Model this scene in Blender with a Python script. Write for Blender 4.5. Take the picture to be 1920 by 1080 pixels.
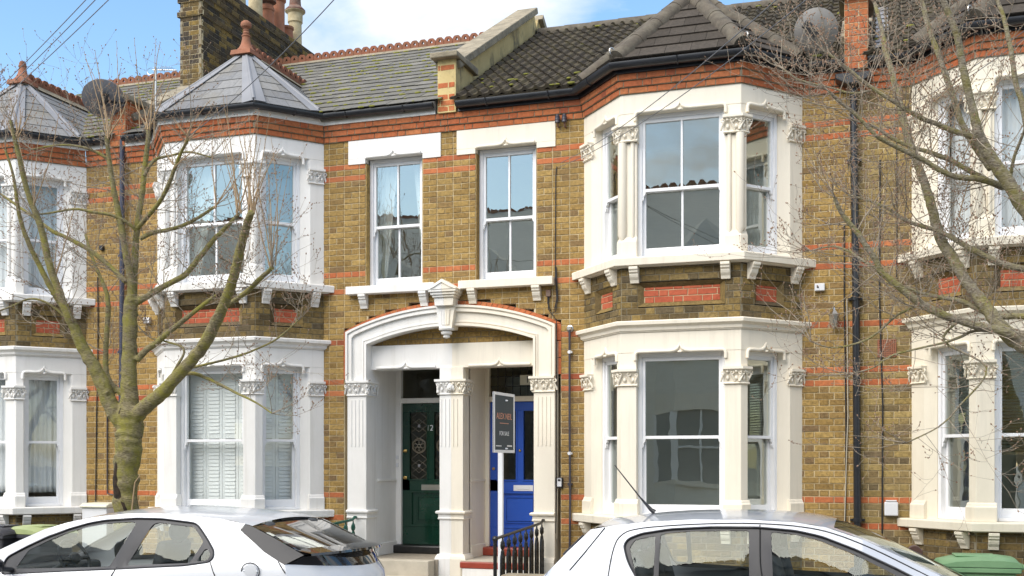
import bpy, bmesh, math, random
from mathutils import Vector, Matrix
from mathutils.geometry import delaunay_2d_cdt
R = math.radians
random.seed(7)
for o in list(bpy.data.objects): bpy.data.objects.remove(o)
SC = bpy.context.scene
COL = SC.collection

# ------------------------------------------------------------ camera
FPX, TH, CX, CY, CZ, HZ = 2096.8, 0.3168, 5.338, -13.637, 1.63, 868.0
cd = bpy.data.cameras.new('camera'); cam = bpy.data.objects.new('camera', cd); COL.objects.link(cam)
cam.location = (CX, CY, CZ); cam.rotation_euler = (R(90), 0, TH)
cd.sensor_width = 36; cd.lens = FPX/1920*36; cd.shift_y = (HZ-540)/1920
cd.clip_start = 0.1; cd.clip_end = 2000
SC.camera = cam

# ------------------------------------------------------------ world: blue sky with white cloud banks
SUN_EL, SUN_AZ = 46.0, 206.0      # azimuth clockwise from +Y: from behind the camera, a little to the left
w = bpy.data.worlds.new('World'); SC.world = w; w.use_nodes = True
nt = w.node_tree; nt.nodes.clear()
def N(tree, typ, **kw):
    n = tree.nodes.new(typ)
    for k, v in kw.items():
        if k == 'inp':
            for a, b in v.items(): n.inputs[a].default_value = b
        else: setattr(n, k, v)
    return n
out = N(nt, 'ShaderNodeOutputWorld')
sky = N(nt, 'ShaderNodeTexSky', sky_type='NISHITA', sun_disc=False, sun_elevation=R(SUN_EL), sun_rotation=R(SUN_AZ), altitude=50, air_density=1.25, dust_density=0.6, ozone_density=1.0)
bg = N(nt, 'ShaderNodeBackground', inp={'Strength': 0.12})
hs = N(nt, 'ShaderNodeHueSaturation', inp={'Saturation': 1.18}); nt.links.new(sky.outputs[0], hs.inputs['Color']); nt.links.new(hs.outputs[0], bg.inputs[0])
tc = N(nt, 'ShaderNodeTexCoord')
sep = N(nt, 'ShaderNodeSeparateXYZ'); nt.links.new(tc.outputs['Generated'], sep.inputs[0])
def mth(op, a, b=None):
    n = N(nt, 'ShaderNodeMath', operation=op)
    for i, v in enumerate((a, b)):
        if v is None: continue
        if isinstance(v, (int, float)): n.inputs[i].default_value = v
        else: nt.links.new(v, n.inputs[i])
    return n.outputs[0]
zz = mth('ADD', mth('MAXIMUM', sep.outputs['Z'], 0.0), 0.22)
cmb = N(nt, 'ShaderNodeCombineXYZ')
nt.links.new(mth('DIVIDE', sep.outputs['X'], zz), cmb.inputs[0]); nt.links.new(mth('DIVIDE', sep.outputs['Y'], zz), cmb.inputs[1])
mp = N(nt, 'ShaderNodeMapping'); mp.inputs['Location'].default_value = (6.39, 2.78, 0.0)
nt.links.new(cmb.outputs[0], mp.inputs[0])
nz = N(nt, 'ShaderNodeTexNoise', inp={'Scale': 1.35, 'Detail': 9.0, 'Roughness': 0.55, 'Distortion': 0.25}); nt.links.new(mp.outputs[0], nz.inputs[0])
rp = N(nt, 'ShaderNodeValToRGB'); rp.color_ramp.elements[0].position = 0.46; rp.color_ramp.elements[1].position = 0.59
nt.links.new(nz.outputs['Fac'], rp.inputs[0])
nz2 = N(nt, 'ShaderNodeTexNoise', inp={'Scale': 3.0, 'Detail': 6.0}); nt.links.new(mp.outputs[0], nz2.inputs[0])
rp2 = N(nt, 'ShaderNodeValToRGB'); rp2.color_ramp.elements[0].color = (.58, .65, .74, 1); rp2.color_ramp.elements[1].color = (.90, .92, .95, 1)
rp2.color_ramp.elements[0].position = .3; rp2.color_ramp.elements[1].position = .6
nt.links.new(nz2.outputs['Fac'], rp2.inputs[0])
bgc = N(nt, 'ShaderNodeBackground', inp={'Strength': 0.62}); nt.links.new(rp2.outputs[0], bgc.inputs[0])
mx = N(nt, 'ShaderNodeMixShader'); nt.links.new(rp.outputs[0], mx.inputs[0]); nt.links.new(bg.outputs[0], mx.inputs[1]); nt.links.new(bgc.outputs[0], mx.inputs[2])
nt.links.new(mx.outputs[0], out.inputs[0])

# ------------------------------------------------------------ sun (soft, behind thin cloud) and exposure
sd = bpy.data.lights.new('sun', 'SUN'); sd.energy = 2.25; sd.angle = R(56); sd.color = (1.0, 0.945, 0.86)
sun = bpy.data.objects.new('sun', sd); COL.objects.link(sun)
az, el = R(SUN_AZ), R(SUN_EL)
sv = Vector((math.sin(az)*math.cos(el), math.cos(az)*math.cos(el), math.sin(el)))
sun.rotation_euler = sv.to_track_quat('Z', 'Y').to_euler(); sun.location = sv*40
SC.view_settings.view_transform = 'Standard'; SC.view_settings.look = 'None'; SC.view_settings.gamma = 1
SC.view_settings.exposure = 1.08
SC.render.engine = 'CYCLES'
SC.cycles.max_bounces = 8; SC.cycles.transparent_max_bounces = 16

# ------------------------------------------------------------ pixel <-> place helpers
cT, sT = math.cos(TH), math.sin(TH)
def ray(x, y):
    t = (x-960)/FPX; v = (HZ-y)/FPX
    return (t*cT-sT, t*sT+cT, v)
def atY(x, y, Y):
    r = ray(x, y); k = (Y-CY)/r[1]
    return Vector((CX+k*r[0], Y, CZ+k*r[2]))
def proj(p):
    x = p[0]-CX; y = p[1]-CY
    xr = x*cT+y*sT; yr = -x*sT+y*cT
    return 960+FPX*xr/yr, HZ-FPX*(p[2]-CZ)/yr, FPX/yr

# ------------------------------------------------------------ materials
def ramp(nt_, stops, interp='LINEAR'):
    r = nt_.nodes.new('ShaderNodeValToRGB'); cr = r.color_ramp; cr.interpolation = interp
    while len(cr.elements) < len(stops): cr.elements.new(0.5)
    for e, (p, c) in zip(cr.elements, stops): e.position = p; e.color = (*c, 1)
    return r
def M(name, c1, c2=None, scale=6.0, rough=.6, bump=0.0, bscale=80.0, metal=0.0, coat=0.0, spec=.5, stretch=(1, 1, 1), lo=.35, hi=.65, c3=None, s3=1.2, f3=.5, detail=8, p3=(.45, .7), streak=None):
    m = bpy.data.materials.new(name); m.use_nodes = True; t = m.node_tree; b = t.nodes['Principled BSDF']
    b.inputs['Roughness'].default_value = rough; b.inputs['Metallic'].default_value = metal
    b.inputs['Specular IOR Level'].default_value = spec
    if coat: b.inputs['Coat Weight'].default_value = coat; b.inputs['Coat Roughness'].default_value = .04
    b.inputs['Base Color'].default_value = (*c1, 1)
    co = t.nodes.new('ShaderNodeTexCoord'); ma = t.nodes.new('ShaderNodeMapping'); ma.inputs['Scale'].default_value = stretch
    t.links.new(co.outputs['Object'], ma.inputs[0])
    if c2:
        n = t.nodes.new('ShaderNodeTexNoise'); n.inputs['Scale'].default_value = scale; n.inputs['Detail'].default_value = detail; n.inputs['Roughness'].default_value = .62
        t.links.new(ma.outputs[0], n.inputs[0])
        r = ramp(t, [(lo, c1), (hi, c2)]); t.links.new(n.outputs['Fac'], r.inputs[0]); col = r.outputs[0]
        if c3:
            n3 = t.nodes.new('ShaderNodeTexNoise'); n3.inputs['Scale'].default_value = s3; n3.inputs['Detail'].default_value = 10; n3.inputs['Roughness'].default_value = .7
            t.links.new(ma.outputs[0], n3.inputs[0])
            r3 = ramp(t, [(p3[0], (0, 0, 0)), (p3[1], (f3, f3, f3))]); t.links.new(n3.outputs['Fac'], r3.inputs[0])
            mxx = t.nodes.new('ShaderNodeMixRGB'); mxx.inputs[2].default_value = (*c3, 1)
            t.links.new(r3.outputs[0], mxx.inputs[0]); t.links.new(col, mxx.inputs[1]); col = mxx.outputs[0]
        if streak:
            ms = t.nodes.new('ShaderNodeMapping'); ms.inputs['Scale'].default_value = (11, 11, .55); t.links.new(co.outputs['Object'], ms.inputs[0])
            n4 = t.nodes.new('ShaderNodeTexNoise'); n4.inputs['Scale'].default_value = 1.0; n4.inputs['Detail'].default_value = 7; n4.inputs['Roughness'].default_value = .65; t.links.new(ms.outputs[0], n4.inputs[0])
            r4 = ramp(t, [(.52, (0, 0, 0)), (.78, (streak[1],)*3)]); t.links.new(n4.outputs['Fac'], r4.inputs[0])
            m4 = t.nodes.new('ShaderNodeMixRGB'); m4.inputs[2].default_value = (*streak[0], 1); t.links.new(r4.outputs[0], m4.inputs[0]); t.links.new(col, m4.inputs[1]); col = m4.outputs[0]
        t.links.new(col, b.inputs['Base Color'])
    if bump:
        n = t.nodes.new('ShaderNodeTexNoise'); n.inputs['Scale'].default_value = bscale; n.inputs['Detail'].default_value = 6
        t.links.new(ma.outputs[0], n.inputs[0])
        bp = t.nodes.new('ShaderNodeBump'); bp.inputs['Strength'].default_value = bump; bp.inputs['Distance'].default_value = .01
        t.links.new(n.outputs['Fac'], bp.inputs['Height']); t.links.new(bp.outputs[0], b.inputs['Normal'])
    return m
def Mbrick(name, stops, dirt, f=.6, sc=3.0, bump=.5, mott=.55):
    """colour per brick from its own random number, mottling and soot over it"""
    m = bpy.data.materials.new(name); m.use_nodes = True; t = m.node_tree; b = t.nodes['Principled BSDF']
    b.inputs['Roughness'].default_value = .9; b.inputs['Specular IOR Level'].default_value = .2
    oi = t.nodes.new('ShaderNodeObjectInfo'); at = t.nodes.new('ShaderNodeAttribute'); at.attribute_name = 'rnd'
    ad = t.nodes.new('ShaderNodeMath'); ad.operation = 'ADD'; t.links.new(oi.outputs['Random'], ad.inputs[0]); t.links.new(at.outputs['Fac'], ad.inputs[1])
    fr = t.nodes.new('ShaderNodeMath'); fr.operation = 'FRACT'; t.links.new(ad.outputs[0], fr.inputs[0])
    r = ramp(t, stops); t.links.new(fr.outputs[0], r.inputs[0])
    ge = t.nodes.new('ShaderNodeNewGeometry')
    n = t.nodes.new('ShaderNodeTexNoise'); n.inputs['Scale'].default_value = 28; n.inputs['Detail'].default_value = 8; n.inputs['Roughness'].default_value = .7
    t.links.new(ge.outputs['Position'], n.inputs[0])
    r2 = ramp(t, [(.3, (1-mott,)*3), (.62, (1.12,)*3)]); t.links.new(n.outputs['Fac'], r2.inputs[0])
    mu = t.nodes.new('ShaderNodeMixRGB'); mu.blend_type = 'MULTIPLY'; mu.inputs[0].default_value = 1
    t.links.new(r.outputs[0], mu.inputs[1]); t.links.new(r2.outputs[0], mu.inputs[2])
    n3 = t.nodes.new('ShaderNodeTexNoise'); n3.inputs['Scale'].default_value = sc; n3.inputs['Detail'].default_value = 9; n3.inputs['Roughness'].default_value = .65
    t.links.new(ge.outputs['Position'], n3.inputs[0])
    r3 = ramp(t, [(.46, (0, 0, 0)), (.72, (f,)*3)]); t.links.new(n3.outputs['Fac'], r3.inputs[0])
    mi = t.nodes.new('ShaderNodeMixRGB'); mi.inputs[2].default_value = (*dirt, 1)
    t.links.new(r3.outputs[0], mi.inputs[0]); t.links.new(mu.outputs[0], mi.inputs[1]); t.links.new(mi.outputs[0], b.inputs['Base Color'])
    nb = t.nodes.new('ShaderNodeTexNoise'); nb.inputs['Scale'].default_value = 90; nb.inputs['Detail'].default_value = 8
    t.links.new(ge.outputs['Position'], nb.inputs[0])
    bp = t.nodes.new('ShaderNodeBump'); bp.inputs['Strength'].default_value = bump; bp.inputs['Distance'].default_value = .012
    t.links.new(nb.outputs['Fac'], bp.inputs['Height']); t.links.new(bp.outputs[0], b.inputs['Normal'])
    return m
def Mglass(name, tint=(.9, .93, .92), wav=.02, wsc=1.6, add=.06, k=1.25):
    m = bpy.data.materials.new(name); m.use_nodes = True; t = m.node_tree; t.nodes.clear()
    o = t.nodes.new('ShaderNodeOutputMaterial'); tr = t.nodes.new('ShaderNodeBsdfTransparent'); tr.inputs[0].default_value = (*tint, 1)
    gl = t.nodes.new('ShaderNodeBsdfGlossy'); gl.inputs['Roughness'].default_value = 0.0; gl.inputs['Color'].default_value = (.93, .98, .91, 1)
    lw = t.nodes.new('ShaderNodeLayerWeight'); lw.inputs['Blend'].default_value = .5
    fr = t.nodes.new('ShaderNodeMath'); fr.operation = 'POWER'; fr.inputs[1].default_value = 4.0; t.links.new(lw.outputs['Facing'], fr.inputs[0])
    ge = t.nodes.new('ShaderNodeNewGeometry')
    n = t.nodes.new('ShaderNodeTexNoise'); n.inputs['Scale'].default_value = wsc; n.inputs['Detail'].default_value = 2
    t.links.new(ge.outputs['Position'], n.inputs[0])
    bp = t.nodes.new('ShaderNodeBump'); bp.inputs['Strength'].default_value = 1; bp.inputs['Distance'].default_value = wav
    t.links.new(n.outputs['Fac'], bp.inputs['Height']); t.links.new(bp.outputs[0], gl.inputs['Normal'])
    ma = t.nodes.new('ShaderNodeMath'); ma.operation = 'MULTIPLY_ADD'; ma.inputs[1].default_value = k; ma.inputs[2].default_value = add
    t.links.new(fr.outputs[0], ma.inputs[0])
    mi = t.nodes.new('ShaderNodeMixShader'); t.links.new(ma.outputs[0], mi.inputs[0]); t.links.new(tr.outputs[0], mi.inputs[1]); t.links.new(gl.outputs[0], mi.inputs[2])
    t.links.new(mi.outputs[0], o.inputs[0])
    return m

STOCK = [(0, (.27, .17, .06)), (.2, (.33, .21, .07)), (.42, (.385, .25, .085)), (.64, (.43, .285, .10)), (.8, (.36, .23, .075)), (.92, (.28, .18, .075)), (1, (.215, .14, .07))]
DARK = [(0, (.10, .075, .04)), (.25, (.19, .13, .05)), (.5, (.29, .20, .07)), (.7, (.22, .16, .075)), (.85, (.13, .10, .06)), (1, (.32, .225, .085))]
MAT = dict(
    stock=Mbrick('stock_brick', STOCK, (.16, .11, .055), .4, 1.3),
    stock8=Mbrick('weathered_stock_brick', [(0, (.14, .105, .06)), (.2, (.30, .21, .075)), (.45, (.40, .29, .115)), (.65, (.24, .165, .075)), (.85, (.33, .24, .10)), (1, (.17, .125, .075))], (.12, .095, .06), .5, 2.0),
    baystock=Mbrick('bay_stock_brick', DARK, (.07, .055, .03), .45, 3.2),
    soot=Mbrick('sooty_brick', [(0, (.05, .04, .03)), (.3, (.13, .09, .045)), (.55, (.25, .165, .05)), (.75, (.10, .075, .05)), (1, (.045, .04, .035))], (.03, .027, .025), .7, 4.0),
    red=Mbrick('red_rubbed_brick', [(0, (.42, .12, .05)), (.3, (.50, .165, .065)), (.6, (.45, .13, .052)), (.85, (.55, .20, .08)), (1, (.32, .09, .045))], (.17, .08, .045), .5, 2.2, .35, .3),
    redpanel=Mbrick('red_panel_brick', [(0, (.44, .105, .055)), (.5, (.49, .13, .065)), (1, (.37, .085, .045))], (.28, .07, .04), .3, 3.0, .3, .2),
    mortar=M('lime_mortar', (.66, .54, .33), (.50, .40, .235), 5, .95, .5, 120, c3=(.20, .16, .10), s3=1.7, f3=.4),
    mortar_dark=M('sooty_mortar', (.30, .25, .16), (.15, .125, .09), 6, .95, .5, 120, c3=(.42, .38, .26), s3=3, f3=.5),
    white=M('white_masonry_paint', (.82, .80, .765), (.76, .74, .70), 2.2, .62, .10, 140, c3=(.66, .645, .60), s3=3.0, f3=.28, stretch=(1, 1, .45), streak=((.42, .38, .30), .32)),
    cream=M('cream_masonry_paint', (.82, .75, .62), (.77, .70, .575), 2.2, .62, .10, 140, c3=(.68, .62, .50), s3=3.0, f3=.25, stretch=(1, 1, .45), streak=((.42, .38, .30), .32)),
    cream8=M('ivory_masonry_paint', (.81, .74, .60), (.75, .68, .54), 2.2, .62, .10, 140, c3=(.62, .55, .42), s3=3.4, f3=.3, stretch=(1, 1, .45), streak=((.42, .38, .30), .32)),
    gloss=M('white_gloss_paint', (.82, .82, .83), (.78, .78, .785), 5, .35),
    sillalgae=M('sill_top_algae', (.62, .57, .40), (.46, .42, .16), 9, .8, .2, 60),
    glass=Mglass('old_window_glass', (.90, .94, .92), .0016, 2.6, .34, .62), glassclear=Mglass('clear_window_glass', (.93, .95, .94), .0008, 2.0, .10, .8),
    glassflat=Mglass('float_window_glass', (.88, .92, .90), .0012, 1.8, .32, .62),
    glassdark=Mglass('door_glass', (.45, .42, .34), .003, 9, .05, .8),
    carglass=Mglass('car_window_glass', (.88, .92, .91), .0001, 1, .05, .8),
    lead=M('lead_sheet', (.25, .25, .26), (.19, .19, .20), 4, .6, .15, 30, c3=(.33, .33, .34), s3=2, f3=.5, spec=.5),
    slate=Mbrick('roof_slate', [(0, (.135, .128, .115)), (.4, (.175, .166, .15)), (.7, (.15, .142, .128)), (1, (.205, .193, .175))], (.20, .19, .10), .35, 5.5, .25, .25),
    slatebay=Mbrick('bay_slate', [(0, (.175, .175, .18)), (.5, (.21, .21, .21)), (1, (.245, .24, .235))], (.20, .155, .07), .4, 2.0, .2, .2),
    tile=Mbrick('concrete_roof_tile', [(0, (.04, .033, .024)), (.4, (.062, .05, .036)), (.7, (.05, .041, .03)), (1, (.08, .065, .047))], (.15, .125, .05), .45, 6.0, .5, .4),
    flattile=Mbrick('brown_plain_tile', [(0, (.05, .041, .033)), (.5, (.064, .053, .042)), (1, (.08, .067, .055))], (.045, .038, .03), .5, 5.0, .4, .35),
    hiptile=M('grey_hip_tile', (.12, .098, .073), (.075, .062, .047), 9, .95, .5, 60, c3=(.20, .18, .13), s3=8, f3=.5),
    moss=M('moss', (.14, .15, .025), (.24, .22, .04), 20, .95, .6, 60),
    terracotta=M('terracotta', (.34, .13, .07), (.26, .10, .05), 9, .85, .3, 60, c3=(.20, .12, .08), s3=5, f3=.55),
    crest=M('terracotta_crest', (.27, .095, .05), (.20, .075, .04), 9, .9, .3, 60, c3=(.13, .10, .06), s3=6, f3=.6),
    buffpot=M('buff_clay', (.50, .42, .26), (.40, .32, .18), 8, .85, .3, 60, c3=(.22, .18, .12), s3=4, f3=.6),
    rusty=M('rusty_clay', (.17, .075, .05), (.11, .06, .045), 9, .9, .4, 60, c3=(.35, .30, .24), s3=5, f3=.5),
    stone=M('weathered_stone', (.36, .305, .215), (.24, .20, .14), 7, .95, .6, 45, c3=(.11, .10, .07), s3=4, f3=.6),
    parapet=M('stained_yellow_render', (.64, .50, .235), (.52, .40, .18), 3, .95, .5, 30, c3=(.10, .085, .06), s3=2.6, f3=.9, p3=(.5, .66), stretch=(1, 1, .6)),
    black=M('black_plastic', (.012, .013, .016), (.022, .023, .027), 4, .32, 0),
    blackpaint=M('black_gloss_paint', (.010, .010, .011), (.02, .019, .018), 14, .28, .15, 40),
    greypipe=M('grey_plastic_pipe', (.035, .033, .05), (.05, .046, .06), 3, .45),
    bluepipe=M('blue_grey_pipe', (.03, .036, .065), (.04, .045, .075), 3, .5),
    boxwhite=M('white_plastic', (.72, .72, .74), (.66, .66, .67), 3, .45),
    cable=M('black_cable', (.018, .018, .02), None, rough=.5),
    wire=M('overhead_wire', (.14, .14, .15), None, rough=.5),
    cablegrey=M('pale_cable', (.42, .38, .30), None, rough=.6),
    dgreen=M('green_door_paint', (.003, .028, .016), (.005, .036, .021), 2, .16, .02, 12, coat=.4),
    dblue=M('blue_door_paint', (.018, .075, .40), (.022, .085, .43), 2, .28, .02, 12, coat=.15),
    brass=M('brass', (.55, .36, .12), None, rough=.3, metal=1),
    nickel=M('nickel', (.62, .58, .52), None, rough=.28, metal=1),
    plate=M('ivory_plate', (.66, .64, .52), None, rough=.4),
    ink=M('black_ink', (.01, .01, .01), None, rough=.5),
    ironblack=M('black_iron', (.008, .008, .009), (.02, .018, .015), 30, .3, .4, 60),
    irongreen=M('green_iron', (.004, .075, .05), (.008, .10, .065), 30, .35, .3, 60),
    redtile=M('red_quarry_tile', (.33, .055, .03), (.27, .045, .025), 6, .35, .1, 30),
    porchfloor=M('porch_floor_tile', (.36, .31, .24), (.27, .23, .18), 18, .6),
    stepstone=M('step_stone', (.55, .49, .39), (.46, .41, .32), 6, .8, .2, 40),
    room=M('room_wall', (.74, .74, .68), (.70, .70, .64), 2, .9),
    roomfloor=M('floor_board', (.34, .24, .14), (.26, .18, .10), 4, .6, stretch=(6, 1, 1)),
    curtain=M('curtain_cloth', (.70, .69, .65), (.62, .61, .57), 6, .95),
    net=M('net_curtain', (.74, .75, .76), (.64, .65, .67), 9, .95, stretch=(3, 3, .4)),
    blind=M('wood_blind', (.26, .20, .11), (.20, .15, .08), 6, .6),
    greyblind=M('grey_blind', (.42, .44, .50), (.40, .42, .48), 3, .9),
    shutter=M('white_shutter_paint', (.80, .81, .80), None, rough=.5),
    asphalt=M('asphalt', (.045, .045, .047), (.062, .061, .06), 30, .9, .5, 120),
    paving=M('paving_slab', (.30, .285, .255), (.23, .22, .20), 6, .9, .3, 60),
    kerb=M('granite_kerb', (.30, .29, .28), (.22, .22, .21), 12, .85, .3, 60),
    soil=M('garden_path', (.26, .245, .22), (.19, .18, .16), 5, .95, .5, 40),
)
# ------------------------------------------------------------ mesh building
Z = Vector((0, 0, 1))
class F:
    """a working plane: s along u, z along w, out along n"""
    def __init__(s, o, u, n, w=Z): s.o = Vector(o); s.u = Vector(u).normalized(); s.n = Vector(n).normalized(); s.w = Vector(w).normalized()
    def p(s, a, z, out=0.0): return s.o+s.u*a+s.w*z+s.n*out
    def mat(s, a, z, out=0.0):
        q = s.p(a, z, out); u, w, n = s.u, s.w, s.n
        if u.cross(n).dot(w) < 0: u = -u      # keep a plain rotation; the pieces are centred on s
        return Matrix(((u.x, n.x, w.x, q.x), (u.y, n.y, w.y, q.y), (u.z, n.z, w.z, q.z), (0, 0, 0, 1)))
class MB:
    def __init__(s): s.v = []; s.f = []; s.a = []; s.cur = 0.0
    def add(s, vs, fs):
        b = len(s.v); s.v.extend([tuple(q) for q in vs])
        for q in fs: s.f.append(tuple(i+b for i in q)); s.a.append(s.cur)
        return s
    def box(s, fr, s0, s1, z0, z1, o0, o1):
        vs = [fr.p(a, z, o) for o in (o0, o1) for z in (z0, z1) for a in (s0, s1)]
        return s.add(vs, [(4, 5, 7, 6), (0, 2, 3, 1), (0, 1, 5, 4), (2, 6, 7, 3), (0, 4, 6, 2), (1, 3, 7, 5)])
    def prism(s, fr, poly, o0, o1):
        n = len(poly); vs = [fr.p(a, z, o0) for a, z in poly]+[fr.p(a, z, o1) for a, z in poly]
        return s.add(vs, [tuple(range(n, 2*n)), tuple(range(n-1, -1, -1))]+[(i, (i+1) % n, n+(i+1) % n, n+i) for i in range(n)])
    def strip(s, fr, A, B, o0, o1):
        """solid band between two polylines of equal length on the plane"""
        n = len(A); vs = []
        for o in (o0, o1):
            vs += [fr.p(a, z, o) for a, z in A]+[fr.p(a, z, o) for a, z in B]
        fs = []
        for i in range(n-1):
            fs += [(i, i+1, n+i+1, n+i), (2*n+i, 3*n+i, 3*n+i+1, 2*n+i+1), (i, 2*n+i, 2*n+i+1, i+1), (n+i, n+i+1, 3*n+i+1, 3*n+i)]
        fs += [(0, n, 3*n, 2*n), (n-1, 3*n-1, 4*n-1, 2*n-1)]
        return s.add(vs, fs)
    def sweep(s, path, prof, endY=None, cuts=None):
        """profile (out,z) carried along a plan path given with rising x; outward is towards -y"""
        P = [Vector((a, b)) for a, b in path]; n = len(P); k = len(prof)
        seg = [(P[i+1]-P[i]).normalized() for i in range(n-1)]; nr = [Vector((d.y, -d.x)) for d in seg]
        vs = []
        for i in range(n):
            for o, z in prof:
                if 0 < i < n-1:
                    m = (nr[i-1]+nr[i])/(1+nr[i-1].dot(nr[i])); q = P[i]+m*o
                else:
                    j = 0 if i == 0 else n-2; q = P[i]+nr[j]*o
                    if endY is not None and abs(seg[j].y) > .2: q = q+seg[j]*((endY-q.y)/seg[j].y)
                vs.append((q.x, q.y, z))
        fs = [(i*k+j, i*k+(j+1) % k, (i+1)*k+(j+1) % k, (i+1)*k+j) for i in range(n-1) for j in range(k)]
        fs += [tuple(range(k)), tuple((n-1)*k+j for j in range(k-1, -1, -1))]
        return s.add(vs, fs)
    def tube(s, pts, r, n=8, cap=True):
        P = [Vector(q) for q in pts]; rs = r if isinstance(r, (list, tuple)) else [r]*len(P)
        vs = []; ref = None
        for i, q in enumerate(P):
            d = (P[min(i+1, len(P)-1)]-P[max(i-1, 0)])
            d = d.normalized() if d.length > 1e-9 else Vector((0, 0, 1))
            if ref is None: ref = Vector((0, 0, 1)) if abs(d.z) < .9 else Vector((1, 0, 0))
            a = ref-d*ref.dot(d)
            if a.length < 1e-6: a = d.orthogonal()
            a.normalize(); ref = a; b = d.cross(a)
            for j in range(n):
                t = 2*math.pi*j/n; vs.append(q+(a*math.cos(t)+b*math.sin(t))*rs[i])
        fs = [(i*n+j, i*n+(j+1) % n, (i+1)*n+(j+1) % n, (i+1)*n+j) for i in range(len(P)-1) for j in range(n)]
        if cap: fs += [tuple(range(n-1, -1, -1)), tuple((len(P)-1)*n+j for j in range(n))]
        return s.add(vs, fs)
    def lathe(s, c, prof, n=16, ax=None):
        """prof: (radius, height) up the axis"""
        c = Vector(c); ax = Vector(ax).normalized() if ax else Z; a = ax.orthogonal().normalized(); b = ax.cross(a); k = len(prof); vs = []
        for r, h in prof:
            for j in range(n):
                t = 2*math.pi*(j+.5)/n; vs.append(c+ax*h+(a*math.cos(t)+b*math.sin(t))*max(r, 1e-4))
        fs = [(i*n+j, i*n+(j+1) % n, (i+1)*n+(j+1) % n, (i+1)*n+j) for i in range(k-1) for j in range(n)]
        fs += [tuple(range(n-1, -1, -1)), tuple((k-1)*n+j for j in range(n))]
        return s.add(vs, fs)
    def ball(s, c, rx, ry, rz, n=8, m=5):
        c = Vector(c); vs = []; fs = []
        for i in range(m+1):
            ph = -math.pi/2+math.pi*i/m
            for j in range(n):
                t = 2*math.pi*j/n; cp = max(math.cos(ph), 1e-3)
                vs.append(c+Vector((rx*cp*math.cos(t), ry*cp*math.sin(t), rz*math.sin(ph))))
        fs = [(i*n+j, i*n+(j+1) % n, (i+1)*n+(j+1) % n, (i+1)*n+j) for i in range(m) for j in range(n)]
        return s.add(vs, fs)
    def poly(s, pts): return s.add(pts, [tuple(range(len(pts)))])
    def mesh(s, name, mat, smooth=0, bevel=0, recalc=True, seg=1, attr=False):
        me = bpy.data.meshes.new(name); me.from_pydata(s.v, [], s.f)
        if attr:
            at = me.attributes.new('rnd', 'FLOAT', 'FACE'); at.data.foreach_set('value', s.a)
        if recalc or bevel:
            bm = bmesh.new(); bm.from_mesh(me)
            if recalc: bmesh.ops.recalc_face_normals(bm, faces=bm.faces)
            if bevel:
                ed = [e for e in bm.edges if e.is_manifold and e.calc_face_angle(0) > .5]
                bmesh.ops.bevel(bm, geom=ed, offset=bevel, segments=seg, affect='EDGES', clamp_overlap=True, profile=.5)
            bm.to_mesh(me); bm.free()
        if smooth:
            me.polygons.foreach_set('use_smooth', [True]*len(me.polygons)); me.set_sharp_from_angle(angle=R(smooth))
        me.materials.append(mat); return me
    def build(s, name, mat, parent=None, smooth=0, bevel=0, recalc=True, seg=1, attr=False, **pr):
        o = bpy.data.objects.new(name, s.mesh(name, mat, smooth, bevel, recalc, seg, attr)); COL.objects.link(o)
        if parent: o.parent = parent
        for k, v in pr.items(): o[k] = v
        return o
def thing(name, label, cat, loc=(0, 0, 0), group=None):
    o = bpy.data.objects.new(name, None); COL.objects.link(o); o.location = loc; o.empty_display_size = .2
    o['label'] = label; o['category'] = cat
    if group: o['group'] = group
    return o
def tag(o, label, cat, group=None):
    o['label'] = label; o['category'] = cat
    if group: o['group'] = group
    return o
def link(me, name, parent, mw):
    o = bpy.data.objects.new(name, me); COL.objects.link(o)
    if parent: o.parent = parent
    o.matrix_local = mw; return o
def text_mesh(body, size, fr, a, z, out, name, mat, parent, depth=.002, sx=1.0):
    cu = bpy.data.curves.new(name, 'FONT'); cu.body = body; cu.size = size; cu.align_x = 'CENTER'; cu.align_y = 'CENTER'; cu.extrude = depth
    ob = bpy.data.objects.new(name, cu); COL.objects.link(ob)
    dg = bpy.context.evaluated_depsgraph_get(); me = bpy.data.meshes.new_from_object(ob.evaluated_get(dg)); bpy.data.objects.remove(ob)
    me.materials.clear(); me.materials.append(mat); me.name = name
    o = bpy.data.objects.new(name, me); COL.objects.link(o); o.parent = parent
    q = fr.p(a, z, out); u, w, n = fr.u*sx, fr.w, fr.n
    o.matrix_local = Matrix(((u.x, w.x, n.x, q.x), (u.y, w.y, n.y, q.y), (u.z, w.z, n.z, q.z), (0, 0, 0, 1)))
    return o
def arc(x0, x1, zc, sag_z, n):
    """points of a circular segment from (x0,zc) to (x1,zc) whose crown is at sag_z"""
    h = (x1-x0)/2; s = sag_z-zc; r = (h*h+s*s)/(2*s); cx = (x0+x1)/2; cz = sag_z-r
    return [(x0+(x1-x0)*i/n, cz+math.sqrt(max(r*r-((x0+(x1-x0)*i/n)-cx)**2, 0))) for i in range(n+1)]
def ext(path, d, d2=None):
    P = [Vector(q) for q in path]; a = P[0]-(P[1]-P[0]).normalized()*d; b = P[-1]+(P[-1]-P[-2]).normalized()*(d if d2 is None else d2)
    return [tuple(a)]+[tuple(q) for q in P[1:-1]]+[tuple(b)]
def clip(poly, a, b, c):
    """keep the part of a convex polygon where a*x+b*y<=c"""
    out = []
    for i in range(len(poly)):
        p, q = poly[i], poly[(i+1) % len(poly)]
        dp, dq = a*p[0]+b*p[1]-c, a*q[0]+b*q[1]-c
        if dp <= 0: out.append(p)
        if (dp < 0 < dq) or (dq < 0 < dp):
            t = dp/(dp-dq); out.append((p[0]+(q[0]-p[0])*t, p[1]+(q[1]-p[1])*t))
    return out
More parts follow.
